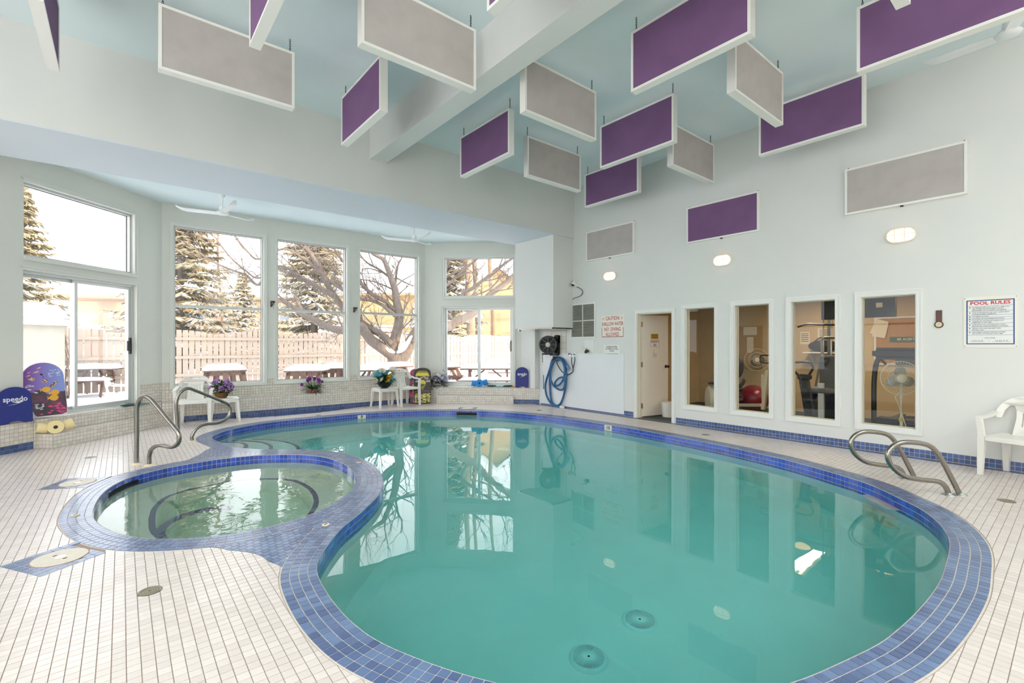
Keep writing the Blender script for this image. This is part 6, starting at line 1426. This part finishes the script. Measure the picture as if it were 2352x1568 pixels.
c = gy(1757, 900, 8.4); t = thing('weight_bench', 'cream framed weight bench with black grip behind the second gym window', 'exercise machine', (8.4, c.y, 0)); mb = MB(); P_ = rel(t, ((1753, 940), (1763, 850)), 8.4); mb.bar(P_[0], P_[1], 0.07, 0.05); P_ = rel(t, ((1751, 860), (1753, 925)), 8.6); mb.bar(P_[0], P_[1], 0.035, 0.035); P_ = rel(t, ((1695, 930), (1748, 930)), 9.0); mb.bar(P_[0], P_[1], 0.08, 0.05); mb.b2((-0.1, -0.2, 0.0), (-0.03, 0.3, 0.05)); mb.b2((0.5, -0.2, 0.0), (0.57, 0.3, 0.05)); mb.b2((-0.1, -0.02, 0.0), (0.57, 0.05, 0.06)); mb.build('frame', mat('bench_cream', '#cbbf9f', 0.5), t)
MB().tube(catmull(rel(t, ((1772, 816), (1750, 816), (1747, 821), (1749, 832), (1772, 834)), 8.3), 4), 0.013, 8).build('grip', M_BLACK, t, smooth=True)
c = gy(1738, 826, GXB-0.35); t = thing('wall_fan', 'white oscillating fan on the exercise room wall above the red ball', 'fan', (GXB-0.35, c.y, c.z)); Rf = frame_M((0, 0, 0), (0.5, -0.86, 0)); mb = MB()
for r, z in ((0.24, 0.0), (0.16, 0.05), (0.08, 0.065)): mb.tube([(r*math.cos(a), r*math.sin(a), z) for a in np.linspace(0, 6.283, 33)[:-1]], 0.005, 5, Rf, closed=True)
for k in range(28): a = k*math.pi/14; mb.tube([(0.05*math.cos(a), 0.05*math.sin(a), 0.07), (0.24*math.cos(a), 0.24*math.sin(a), 0.0)], 0.002, 4, Rf)
mb.build('cage', M_FW, t)
for k in range(3):
    V, F = leaf_mesh(0.2, 0.16, 0.1); MB().add(V, F, Rf @ Matrix.Rotation(k*2.094+0.4, 4, 'Z') @ Matrix.Rotation(0.3, 4, 'Y')).build('blade', mat('blade_brown', '#5d564a', 0.4), t, smooth=True)
MB().lathe([(0.001, 0.08), (0.05, 0.075), (0.055, 0.05)], 18, (0, 0, 0), Rf).build('badge', M_PAPER, t, smooth=True); MB().tube([(0.05, 0, 0), (0.25, 0, -0.1), (0.35, 0, -0.1)], 0.035, 10).build('wall_arm', M_FW, t, smooth=True)
c = gy(1632, 915, 8.6); t = thing('rowing_machine', 'cream rowing machine with round flywheel housing behind the first gym window', 'exercise machine', (8.6, c.y-0.05, 0)); Rr = Matrix.Translation((0, 0, 0.36)) @ Matrix.Rotation(math.pi/2-0.0, 4, 'X') @ Matrix.Rotation(0, 4, 'Z')
MB().lathe([(0.001, -0.1), (0.24, -0.1), (0.27, -0.07), (0.27, 0.07), (0.24, 0.1), (0.001, 0.1)], 36, (0, 0, 0), Matrix.Translation((0, 0, 0.36)) @ Matrix.Rotation(0.7, 4, 'Z') @ Matrix.Rotation(math.pi/2, 4, 'X')).build('flywheel_housing', mat('rower_cream', '#d6cdb4', 0.4), t, smooth=True)
mb = MB(); mb.b2((0.1, -0.05, 0.28), (1.5, 0.05, 0.36)); mb.b2((1.4, -0.25, 0), (1.46, 0.25, 0.3)); mb.b2((-0.2, -0.25, 0.0), (-0.13, 0.25, 0.06)); mb.b2((-0.2, -0.03, 0.0), (0.2, 0.03, 0.12)); mb.build('rail', M_GM, t); MB().b2((-0.1, -0.2, 0.66), (0.05, 0.05, 0.7)).build('handle', M_BLACK, t, bevel=0.01); MB().b2((0.6, -0.15, 0.36), (0.9, 0.15, 0.42)).build('seat', M_BLACK, t, bevel=0.02)
# ------------------------------------------------------------------ outdoors: snow, fence, tables, trees, houses
M_SNOW = mat('snow', '#e9eef6', 0.85, var=0.03, vscale=0.6, bump=0.15, bscale=6)
V = []; F = []; nx, ny = 90, 60
for j in range(ny+1):
    for i in range(nx+1):
        x = -30+70*i/nx; y = 8.9+60*(j/ny)**1.5
        V.append((x, y, -0.07+0.03*math.sin(x*1.3+y*0.7)*math.cos(y*0.9)+0.02*math.sin(x*3.1)*math.sin(y*2.3)))
for j in range(ny):
    for i in range(nx):
        k = j*(nx+1)+i; q = (k, k+1, k+nx+2, k+nx+1)
        if not any(V[c][1] < 10.4 and V[c][1]-V[c][0] < 9.8 and V[c][0]+V[c][1] < 16.2 for c in q): F.append(q)      # not under the pool hall
gm = bpy.data.meshes.new('ground_snow'); gm.from_pydata(V, [], F); gm.update(); struct(finish('ground_snow', gm, M_SNOW, smooth=True))
def ow(px, py, d):                          # point seen at (px, py) at depth d along the view axis
    u = (px-1176)/FPX; return Vector((d*(_f[0]+_r[0]*u), d*(_f[1]+_r[1]*u), CAMZ+d*(792-py)/FPX))
# fence: one thing, each board its own part
M_FENCE = mat('fence_paint', '#b8a594', 0.7, var=0.06, vscale=3)
fe = thing('board_fence', 'pale beige wooden fence with scalloped top behind the snowy picnic tables', 'fence', (0, 18.5, -0.02))
bm_ = bpy.data.meshes.new('board'); mb = MB(); mb.b2((-0.5, -0.01, 0), (0.5, 0.01, 1)); bm_.from_pydata(mb.v, [], mb.f); bm_.materials.append(M_FENCE)
x = -9.5; i = 0
while x < 24.0:
    ph = (x/2.45) % 1.0; top = 1.74+0.15*math.sin(math.pi*ph); o = bpy.data.objects.new('board', bm_); COL.objects.link(o); o.parent = fe
    o.location = (x, 0.01*((i % 3)-1)*0.3-0.03, 0.02); o.scale = (0.138, 1, top+0.004*(i % 5)); x += 0.168; i += 1
for z in (0.45, 1.02, 1.62): MB().b2((-9.6, -0.085, z-0.045), (24, -0.042, z+0.045)).build('rail', M_FENCE, fe)
for k in range(14): MB().b2((-9.55+2.45*k-0.05, 0.0, 0), (-9.55+2.45*k+0.05, 0.09, 1.7)).build('post', M_FENCE, fe)
# picnic tables with snow
M_WOOD = mat('picnic_wood', '#75594d', 0.8, var=0.2, vscale=6, stretch=(1, 8, 8))
def snow_cap(w_, l_, h_, z, seed, cx=0.0):
    rn_ = random.Random(seed); n, m_ = 10, 14; V = []; F = []
    for i in range(n+1):
        for j in range(m_+1):
            u, v = i/n*2-1, j/m_*2-1; e = max(abs(u)**4, abs(v)**6); V.append((cx+u*w_/2*1.03, v*l_/2*1.02, z+h_*math.sqrt(max(0.0, 1-e))*(0.85+0.15*math.sin(u*2+seed)*math.cos(v*3))))
    k0 = len(V); V += [(a, b, z) for a, b, c in V]
    for i in range(n):
        for j in range(m_): k = i*(m_+1)+j; F += [(k, k+m_+1, k+m_+2, k+1), (k0+k, k0+k+1, k0+k+m_+2, k0+k+m_+1)]
    bd = [(i*(m_+1)) for i in range(n+1)]; 
    for a, b in zip(bd[:-1], bd[1:]): F += [(a, a+k0, b+k0, b), (a+m_, b+m_, b+m_+k0, a+m_+k0)]
    for j in range(m_): F += [(j, j+1, j+1+k0, j+k0), (n*(m_+1)+j, n*(m_+1)+j+k0, n*(m_+1)+j+1+k0, n*(m_+1)+j+1)]
    return V, F
def splay_table(label, loc, rotz, seed, W=1.05, L=0.9):
    t = thing('garden_table', label, 'table', loc, rotz)
    for k in range(6): MB().b2((-W/2+W/6*k, -L/2, 0.72), (-W/2+W/6*k+W/6-0.012, L/2, 0.76)).build('plank', M_WOOD, t)
    for y in (-L/2+0.1, L/2-0.1):
        for s in (-1, 1): MB().bar((s*W*0.40, y, 0.74), (s*W*0.52, y, 0.0), 0.10, 0.04, up=(0, 1, 0)).build('leg', M_WOOD, t)
        for s in (-1, 1): MB().bar((s*W*0.17, y+0.03, 0.74), (s*W*0.26, y+0.03, 0.0), 0.09, 0.03, up=(0, 1, 0)).build('slat', M_WOOD, t)
        MB().b2((-W/2+0.05, y-0.02, 0.62), (W/2-0.05, y+0.02, 0.72)).build('crossbar', M_WOOD, t)
    MB().b2((-0.07, -L/2+0.05, 0.0), (0.07, -L/2+0.09, 0.72)).build('slat', M_WOOD, t)
    Vs, Fs = snow_cap(W, L, 0.17, 0.76, seed); MB().add(Vs, Fs).build('snow_cap', M_SNOW, t, smooth=True)
    return t
def picnic(label, loc, rotz, seed, L=1.8, slatted=False):
    t = thing('picnic_table', label, 'table', loc, rotz)
    for k in range(5): MB().b2((-0.37+0.15*k, -L/2, 0.72), (-0.37+0.15*k+0.14, L/2, 0.758)).build('plank', M_WOOD, t)
    for s in (-1, 1):
        MB().b2((s*0.72-0.14, -L/2, 0.42), (s*0.72+0.14, L/2, 0.455)).build('bench', M_WOOD, t)
        for y in (-L/2+0.25, L/2-0.25): MB().bar((s*0.28, y, 0.72), (s*0.68, y, 0.0), 0.09, 0.04, up=(0, 1, 0)).build('leg', M_WOOD, t)
    for y in (-L/2+0.28, L/2-0.28):
        MB().b2((-0.84, y-0.02, 0.34), (0.84, y+0.02, 0.42)).build('crossbar', M_WOOD, t); MB().b2((-0.36, y-0.02, 0.64), (0.36, y+0.02, 0.72)).build('crossbar', M_WOOD, t)
        if slatted:
            for x_ in (-0.2, 0.0, 0.2): MB().bar((x_*0.7, y-0.05, 0.70), (x_*1.5, y-0.05, 0.0), 0.10, 0.03, up=(0, 1, 0)).build('slat', M_WOOD, t)
    MB().bar((0, -L/2+0.3, 0.40), (0, -0.12, 0.70), 0.08, 0.04).build('brace', M_WOOD, t); MB().bar((0, L/2-0.3, 0.40), (0, 0.12, 0.70), 0.08, 0.04).build('brace', M_WOOD, t)
    Vs, Fs = snow_cap(0.76, L, 0.16, 0.758, seed); MB().add(Vs, Fs).build('snow_cap', M_SNOW, t, smooth=True)
    for s in (-1, 1): Vs, Fs = snow_cap(0.30, L, 0.10, 0.455, seed+s, s*0.72); MB().add(Vs, Fs).build('snow_cap', M_SNOW, t, smooth=True)
    return t
def at(px, d): p = ow(px, 792, d); return (p.x, p.y, -0.03)
splay_table('snow-covered slatted garden table outside the first tall window', at(516, 12.9), math.radians(-4), 1, 1.0)
splay_table('snow-covered garden table outside the second tall window', at(706, 12.7), math.radians(-32), 2, 0.95, 0.8)
splay_table('low snow-covered garden table right of the one outside the second window', at(776, 14.0), math.radians(-15), 3, 0.8, 0.7)
picnic('snow-covered picnic table close outside the third tall window', at(850, 13.0), math.radians(75), 4, 1.3)
picnic('snow-covered picnic table under the big bare tree', at(892, 15.0), math.radians(100), 5, 1.4)
picnic('brown snow-covered picnic table left of the right glass door', at(1020, 15.2), math.radians(-20), 6, 1.4)
picnic('snow-covered picnic table close outside the right glass door', at(1122, 13.9), math.radians(52), 7, 1.6)
picnic('snow-covered picnic table furthest out beyond the right glass door', at(1165, 17.8), math.radians(52), 8, 1.4)
picnic('snow-covered picnic table beside the shed outside the left glass door', at(215, 13.6), math.radians(75), 9, 1.2)
for i, (px, d, s, lb) in enumerate(((442, 12.3, 0.7, 'left of the slatted garden table'), (588, 12.7, 0.8, 'right of the slatted garden table'), (648, 12.2, 0.7, 'left of the second garden table'), (215, 15.0, 1.2, 'beside the shed'), (1060, 13.2, 0.8, 'outside the right glass door'))):
    p = at(px, d); MB().ball((0, 0, 0), (0.8*s, 0.7*s, 0.32), 18, 8).build('snow_mound', M_SNOW, loc=(p[0], p[1], -0.12), smooth=True, label='low rounded mound of snow '+lb, cat='snow', group='snow mounds')
dup(ch, (*at(268, 11.6)[:2], -0.2), 1.5, 'white resin armchair half buried in snow outside the left glass door')
# shed
c = at(62, 11.6); t = thing('garden_shed', 'pale stucco shed with thick snow on its roof outside the left glass door', 'shed', c, 0.72)
MB().b2((-1.7, 0, 0), (0.85, 2.2, 2.05)).build('wall', mat('shed_stucco', '#bfb6a8', 0.9, var=0.08, vscale=5, bump=0.3, bscale=25), t)
MB().b2((-1.8, -0.12, 1.93), (0.95, 2.3, 2.12)).build('fascia', mat('shed_fascia', '#cfc9c0', 0.6), t)
Vs, Fs = snow_cap(2.7, 2.45, 0.45, 2.12, 3); MB().add(Vs, Fs, Matrix.Translation((-0.42, 1.08, 0))).build('snow_cap', M_SNOW, t, smooth=True)
for k in range(22): MB().b2((0.86, 0.05, 0.08+0.088*k), (0.89, 2.15, 0.08+0.088*k+0.075)).build('siding_board', mat('siding_white', '#c4c0bc', 0.7), t)
mb = MB(); rv = random.Random(5)
for k in range(16):
    y = rv.uniform(0.0, 0.7); p = Vector((0.92, y, 0.1)); pts = [p.copy()]
    for s in range(7): p = p+Vector((rv.uniform(-0.0, 0.02), rv.uniform(-0.12, 0.14), rv.uniform(0.2, 0.38))); pts.append(p.copy())
    mb.tube(pts, 0.012, 5)
mb.build('vine', mat('vine_brown', '#8a7468', 0.9), t, kind='stuff')
# ------------------------------------------------------------------ trees
M_BARK = mat('bark_grey', '#7d7169', 0.9, var=0.35, vscale=5, stretch=(6, 6, 1.2), bump=0.6, bscale=14)
def bare_tree(name, label, limbs, seed, twig=1.0, m=M_BARK, snow=()):
    base = limbs[0][0][0]; t = thing(name, label, 'tree', (base.x, base.y, 0)); o0 = Vector((base.x, base.y, 0)); rt_ = random.Random(seed)
    tw = MB()
    def grow(p, d, L, r, lev):
        n = 4; pts = [p]; q = p
        for i in range(n):
            d = (d+Vector((rt_.gauss(0, 0.22), rt_.gauss(0, 0.22), rt_.gauss(0.05, 0.18)))).normalized(); q = q+d*(L/n); pts.append(q)
        tw.tube([a-o0 for a in pts], [r*(1-0.8*i/n) for i in range(n+1)], 4, caps=False)
        if lev > 0:
            for i in range(2, n+1):
                for _ in range(2 if rt_.random() < 0.6 else 1):
                    dd = (d+Vector((rt_.gauss(0, 0.7), rt_.gauss(0, 0.7), rt_.gauss(0.1, 0.5)))).normalized(); grow(pts[i], dd, L*rt_.uniform(0.45, 0.75), r*(1-0.8*i/n)*0.75+0.002, lev-1)
    for pts, r0, r1, lv in limbs:
        c = catmull(pts, 5); n = len(c); MB().tube([p-o0 for p in c], [r0+(r1-r0)*i/(n-1) for i in range(n)], 10 if r0 > 0.06 else 7).build('limb', m, t, smooth=True)
        if lv is not None and twig > 0:
            for i in range(3, n, max(2, int(4/twig))):
                tan = (c[min(i+1, n-1)]-c[max(i-1, 0)]).normalized(); d = (tan+Vector((rt_.gauss(0, 0.7), rt_.gauss(0, 0.7), rt_.gauss(0.35, 0.5)))).normalized(); r = (r0+(r1-r0)*i/(n-1)); grow(c[i], d, rt_.uniform(0.7, 1.7), min(r*0.5, 0.03), lv)
    if tw.v: tw.build('twigs', m, t, kind='stuff')
    for pts, w_ in snow:
        c = catmull(pts, 5); MB().tube([p-o0 for p in c], [w_*math.sin(math.pi*(0.08+0.84*i/(len(c)-1))) for i in range(len(c))], 8).build('snow_ridge', M_SNOW, t, smooth=True)
    return t
def cw(l, d0, d1, sc=2.56, ox=620, oy=540): n = len(l)-1; return [ow(ox+x/sc, oy+y/sc, d0+(d1-d0)*i/max(n, 1)) for i, (x, y) in enumerate(l)]
D = 16.2; A6 = dict(sc=2.296, ox=390, oy=510); R5 = dict(sc=2.715, ox=1000, oy=570)
limbs = [([ow(912, 888, D), ow(912, 860, D), ow(911, 840, D), ow(909, 815, D)], 0.42, 0.27, None), (cw([(742, 710), (720, 670), (735, 610), (755, 530), (760, 460), (745, 390), (735, 320), (715, 260), (690, 190), (665, 140), (610, 110), (560, 60)], D, D-0.5), 0.2, 0.045, 1),
 (cw([(750, 730), (700, 690), (650, 655), (600, 620), (560, 570), (535, 535), (480, 560), (437, 560), (380, 552), (320, 530), (270, 500), (200, 470), (130, 420), (60, 370)], D, D-2.0), 0.21, 0.06, 2),
 (cw([(760, 740), (790, 700), (815, 655), (850, 590), (900, 520), (965, 470)], D, D+0.3)+cw([(65, 490), (120, 465), (180, 435), (260, 385), (330, 300), (400, 245), (450, 205), (520, 140)], D+0.3, D+0.8, **R5), 0.23, 0.08, 1),
 (cw([(715, 640), (650, 580), (600, 555), (540, 515), (490, 470), (437, 430), (390, 370), (350, 310), (310, 240), (280, 180), (240, 110), (200, 60), (160, -20)], D-0.2, D-1.2), 0.13, 0.06, 2),
 (cw([(750, 450), (710, 420), (680, 390), (620, 360), (570, 320), (535, 280), (490, 190), (440, 165), (400, 110), (370, 70)], D-0.2, D-0.8), 0.085, 0.035, 2),
 (cw([(745, 480), (700, 445), (660, 410), (600, 385), (535, 375), (480, 350), (437, 330), (380, 290), (340, 255)], D-0.3, D-1.0), 0.07, 0.03, 2),
 (cw([(370, 350), (300, 310), (230, 280), (150, 240), (50, 195), (0, 170)], D-0.9, D-1.5)+cw([(470, 330), (400, 280), (320, 250), (240, 215), (180, 180), (100, 110)], D-1.5, D-2.0, **A6), 0.075, 0.02, 2),
 (cw([(300, 310), (200, 250), (60, 180)], D-1.2, D-1.6)+cw([(470, 295), (400, 255), (340, 205), (290, 150), (240, 80)], D-1.6, D-2.0, **A6), 0.04, 0.02, 2),
 (cw([(310, 230), (200, 140), (80, 80)], D-1.2, D-1.6)+cw([(470, 195), (410, 155), (345, 75), (320, 30)], D-1.6, D-2.0, **A6), 0.04, 0.02, 2),
 (cw([(735, 320), (742, 240), (755, 170), (775, 130), (770, 60)], D, D), 0.05, 0.02, 1), (cw([(725, 320), (660, 290), (600, 270), (540, 260), (480, 250)], D, D-0.5), 0.03, 0.012, 1), (cw([(705, 240), (650, 215), (580, 195), (535, 205)], D, D-0.3), 0.03, 0.012, 1), (cw([(695, 240), (640, 200), (570, 160), (535, 120), (500, 60)], D, D-0.5), 0.045, 0.02, 1), (cw([(742, 250), (800, 280), (845, 298), (900, 310)], D, D+0.3), 0.03, 0.012, 1),
 (cw([(200, 390), (165, 293), (230, 250), (290, 205), (350, 165), (420, 105), (470, 70), (540, 20)], D+0.5, D+0.8, **R5), 0.075, 0.04, 2), (cw([(215, 300), (330, 260), (400, 190), (440, 150), (480, 110)], D+0.5, D+0.8, **R5), 0.035, 0.015, 2), (cw([(10, 260), (65, 235), (120, 190), (180, 130), (250, 75), (300, 30)], D+0.2, D+0.6, **R5), 0.06, 0.035, 2), (cw([(10, 200), (65, 180), (130, 150), (190, 115), (250, 75)], D+0.2, D+0.6, **R5), 0.045, 0.03, 1), (cw([(50, 180), (65, 130), (90, 75), (110, 20)], D+0.2, D+0.4, **R5), 0.06, 0.03, 1)]
bare_tree('bare_tree', 'big forked bare tree with snow in its crotch behind the picnic tables', limbs, 4, 1.0, snow=[(cw([(735, 690), (690, 672), (650, 640), (615, 612)], D-0.26, D-0.35), 0.11), (cw([(745, 692), (775, 672), (800, 640), (835, 590)], D-0.26, D-0.2), 0.1)])
def poplar(px, d, w_, label, seed):
    p = at(px, d); b = Vector(p); limbs = [([b+Vector((0, 0, -0.2)), b+Vector((0.1, 0, 3)), b+Vector((-0.1, 0.1, 7)), b+Vector((0.2, 0, 12))], w_, 0.06, 2)]
    bare_tree('bare_poplar', label, limbs, seed, 0.8, mat('bark_tan', '#9a8068', 0.9, var=0.3, vscale=6, stretch=(6, 6, 1)))  # poplar bark is a warmer tan than the forked tree's
poplar(1078, 24, 0.28, 'straight bare poplar trunk behind the fence left of the right door mullion', 31); poplar(1094, 26, 0.2, 'slim bare poplar behind the fence, right of the thicker one', 32); poplar(1130, 28, 0.22, 'bare poplar behind the fence in front of the beige gable', 33); poplar(505, 27, 0.07, 'thin bare young tree behind the fence by the white front door', 34)
M_NEEDLE = mat('spruce_needles', '#a3987c', 0.9, var=0.35, vscale=3); M_FROST = mat('spruce_frost', '#d9dfe6', 0.9, var=0.1, vscale=4)
def spruce(px, d, H_, R_, label, seed):
    p = at(px, d); t = thing('spruce_tree', label, 'tree', (p[0], p[1], -0.12)); rs = random.Random(seed)
    MB().tube([(0, 0, 0), (0, 0, H_*0.5), (0, 0, H_)], [0.22, 0.13, 0.02], 8).build('trunk', M_BARK, t, smooth=True)
    nd = MB(); fr = MB(); br = MB(); z = 0.7
    while z < H_-0.2:
        f = 1-z/H_; r = R_*f**0.85; n = 11+int(9*f)
        for k in range(n):
            a = rs.uniform(0, 6.283); L = r*rs.uniform(0.75, 1.1); dx, dy = math.cos(a), math.sin(a)
            pts = [Vector((dx*L*u, dy*L*u, z-0.25*L*u+0.16*L*u*u*u)) for u in (0.05, 0.4, 0.75, 1.0)]; br.tube(pts, [0.03*f+0.01, 0.02, 0.012, 0.005], 4, caps=False)
            m_ = int(9+L*10)
            for j in range(m_):
                u = 0.2+0.8*(j+rs.random())/m_; c = Vector((dx*L*u, dy*L*u, z-0.25*L*u+0.16*L*u**3)); s = rs.uniform(0.2, 0.36)*(1.15-0.45*u)
                side = rs.choice((-1, 1)); e = c+Vector((dx*0.5-side*dy*0.8, dy*0.5+side*dx*0.8, rs.uniform(-0.55, 0.0)))*s*1.5
                tgt = fr if (rs.random() < 0.3 and z < 5) else nd
                w_ = s*0.27; nrm = Vector((-(e-c).y, (e-c).x, 0)).normalized()*w_
                tgt.add([c+nrm, c-nrm, e, c+Vector((0, 0, w_*0.9))], [(0, 1, 2), (0, 3, 1), (0, 2, 3), (1, 3, 2)])
        z += 0.36*(0.6+0.5*f)
    br.build('branch', M_BARK, t, kind='stuff'); nd.build('needles', M_NEEDLE, t, kind='stuff'); fr.build('frosted_needles', M_FROST, t, kind='stuff')
    return t
spruce(415, 22, 11.0, 3.4, 'tall frosted spruce behind the fence in the first tall window', 1); spruce(722, 23.5, 10.0, 3.0, 'tall frosted spruce behind the fence in the second tall window', 2); spruce(1030, 25, 10.5, 2.6, 'frosted spruce behind the fence in the right bay window', 3); spruce(20, 17.5, 9.0, 2.4, 'tall spruce behind the shed', 4); spruce(560, 34, 7.0, 2.2, 'smaller spruce far behind the fence between the houses', 5)
# ------------------------------------------------------------------ houses behind the fence
M_HW = mat('house_beige', '#bf9e72', 0.85, var=0.05, vscale=1.5); M_HW2 = mat('house_tan', '#b59a84', 0.85, var=0.05, vscale=1.5); M_HT = mat('house_trim', '#c9c2b8', 0.6); M_HG = mat('house_glass', '#7d8894', 0.15); M_BRK = mat('house_brick', '#9a6b52', 0.9, var=0.2, vscale=8)
def house(label, px, d, w_, dep, h_, roof_h, m, rot, wins, door=None, gable=False):
    p = at(px, d); t = thing('house', label, 'house', p, rot)
    MB().b2((-w_/2, 0, 0), (w_/2, dep, h_)).build('wall', m, t)
    if gable:
        MB().add([(-w_/2, 0, h_), (w_/2, 0, h_), (0, 0, h_+roof_h), (-w_/2, dep, h_), (w_/2, dep, h_), (0, dep, h_+roof_h)], [(0, 1, 2), (5, 4, 3), (0, 3, 4, 1), (1, 4, 5, 2), (2, 5, 3, 0)]).build('gable', m, t)
        for s in (-1, 1): MB().add([(0, -0.4, h_+roof_h+0.05), (s*(w_/2+0.4), -0.4, h_-0.15), (s*(w_/2+0.4), dep+0.3, h_-0.15), (0, dep+0.3, h_+roof_h+0.05), (0, -0.4, h_+roof_h+0.35), (s*(w_/2+0.4), -0.4, h_+0.15), (s*(w_/2+0.4), dep+0.3, h_+0.15), (0, dep+0.3, h_+roof_h+0.35)], [(0, 1, 2, 3), (7, 6, 5, 4), (0, 4, 5, 1), (1, 5, 6, 2), (2, 6, 7, 3), (3, 7, 4, 0)]).build('roof', M_SNOW, t)
    else:
        MB().add([(-w_/2-0.4, -0.5, h_), (w_/2+0.4, -0.5, h_), (w_/2+0.4, dep+0.4, h_), (-w_/2-0.4, dep+0.4, h_), (-w_/2-0.4, dep/2, h_+roof_h), (w_/2+0.4, dep/2, h_+roof_h)], [(3, 2, 1, 0), (0, 1, 5, 4), (2, 3, 4, 5), (0, 4, 3), (1, 2, 5)]).build('roof', M_SNOW, t)
    MB().b2((-w_/2-0.4, -0.52, h_-0.14), (w_/2+0.4, -0.42, h_+0.04)).build('eave', mat('eave_brown', '#b08a6a', 0.7), t)
    MB().b2((-w_/2, -0.04, h_*0.52), (w_/2, 0.0, h_*0.52+0.18)).build('belt_trim', M_HT, t)
    for (x, z, ww, hh) in wins:
        f = MB().b2((x-ww/2-0.08, -0.06, z-0.08), (x+ww/2+0.08, 0, z+hh+0.08)).build('window', M_HT, t); MB().b2((x-ww/2, -0.07, z), (x+ww/2, -0.055, z+hh)).build('pane', M_HG, f); MB().b2((x-0.025, -0.08, z), (x+0.025, -0.06, z+hh)).build('mullion', M_HT, f)
    if door is not None:
        f = MB().b2((door-0.6, -0.06, 0), (door+0.6, 0, 2.25)).build('door', M_HT, t); MB().lathe([(0.001, 0), (0.3, 0), (0.3, 0.02), (0.001, 0.02)], 14, (0, 0, 0), Matrix.Translation((door, -0.06, 1.6)) @ Matrix.Rotation(math.pi/2, 4, 'X') @ Matrix.Scale(0.7, 4, (0, 1, 0))).build('fanlight', M_HG, f)
        for s in (-1.2, 1.2): MB().b2((door+s-0.15, -1.0, 0), (door+s+0.15, -0.7, 2.5)).build('porch_post', M_BRK, t)
        MB().b2((door-1.6, -1.2, 2.45), (door+1.6, 0, 2.7)).build('porch_roof', M_SNOW, t)
    return t
house('beige two-storey house with white front door behind the first tall window', 545, 36, 7.5, 4.5, 5.0, 1.8, M_HW2, math.radians(-28), [(-3, 3.2, 1.4, 1.2), (3, 3.2, 1.4, 1.2), (-3, 0.9, 1.6, 1.3)], 0.6)
house('sunlit beige house with wreath on its door behind the big bare tree', 890, 37, 7.8, 4.5, 5.4, 2.0, M_HW, math.radians(-38), [(2.6, 3.2, 1.0, 1.4), (-3.2, 3.2, 1.4, 1.3), (2.2, 0.9, 2.2, 1.4)], -1.2)
house('sunlit beige gabled house behind the fence in the right bay window', 1142, 33, 8, 5, 3.6, 3.2, M_HW, math.radians(-42), [(2.8, 1.2, 1.1, 1.2)], 3.4, True)
house('beige house with snowy roof behind the fence in the left glass door', 225, 31, 7.5, 4.5, 4.6, 1.8, M_HW2, math.radians(-15), [(-2, 3.0, 1.4, 1.2), (2.6, 3.0, 1.4, 1.2)], 1.0)
house('pale house far behind the shed with snowy roof', 50, 36, 7, 4.5, 5.2, 2.0, M_HW, math.radians(-10), [(-2, 3.2, 1.4, 1.2), (2, 3.2, 1.4, 1.2)])
# ------------------------------------------------------------------ added fill lights behind the camera, shaped as suspended fixtures
M_FILLON = mat('fill_diffuser', '#ffffff', 0.5, emit='#fff4e4', estr=4.0)
FILL_SPOTS = [(-2.6, 1.0, 'by the left windows'), (-2.4, -2.6, 'in the left rear corner'), (1.2, -2.8, 'mid rear deck'), (5.0, -2.8, 'by the gym wall')]
for k, (x, y, lb) in enumerate(FILL_SPOTS):
    t = thing('added_fill_light', 'added fill light shaped as a long white suspended fixture over the deck, the one '+lb, 'light', (x, y, 3.95))
    mb = MB(); mb.b2((-0.75, -0.3, -0.04), (0.75, 0.3, 0.04)); mb.build('housing', M_TRIM, t)
    MB().b2((-0.72, -0.27, -0.05), (0.72, 0.27, -0.04)).build('diffuser', M_FILLON, t)
    mb = MB()
    for sx in (-0.6, 0.6): mb.tube([(sx, 0, 0.04), (sx, 0, ZC-3.955)], 0.006, 6)
    mb.build('cable', M_DARK, t)
    for up, e in ((0, FILL_DOWN), (1, FILL_UP)):
        ld = bpy.data.lights.new('fill_area', 'AREA'); ld.shape = 'RECTANGLE'; ld.size = 1.44; ld.size_y = 0.54; ld.energy = e; ld.color = (1.0, 0.955, 0.92)
        lo = bpy.data.objects.new('fill_area', ld); COL.objects.link(lo); lo.parent = t; lo.location = (0, 0, 0.06 if up else -0.06)
        if up: lo.rotation_euler = (math.pi, 0, 0)
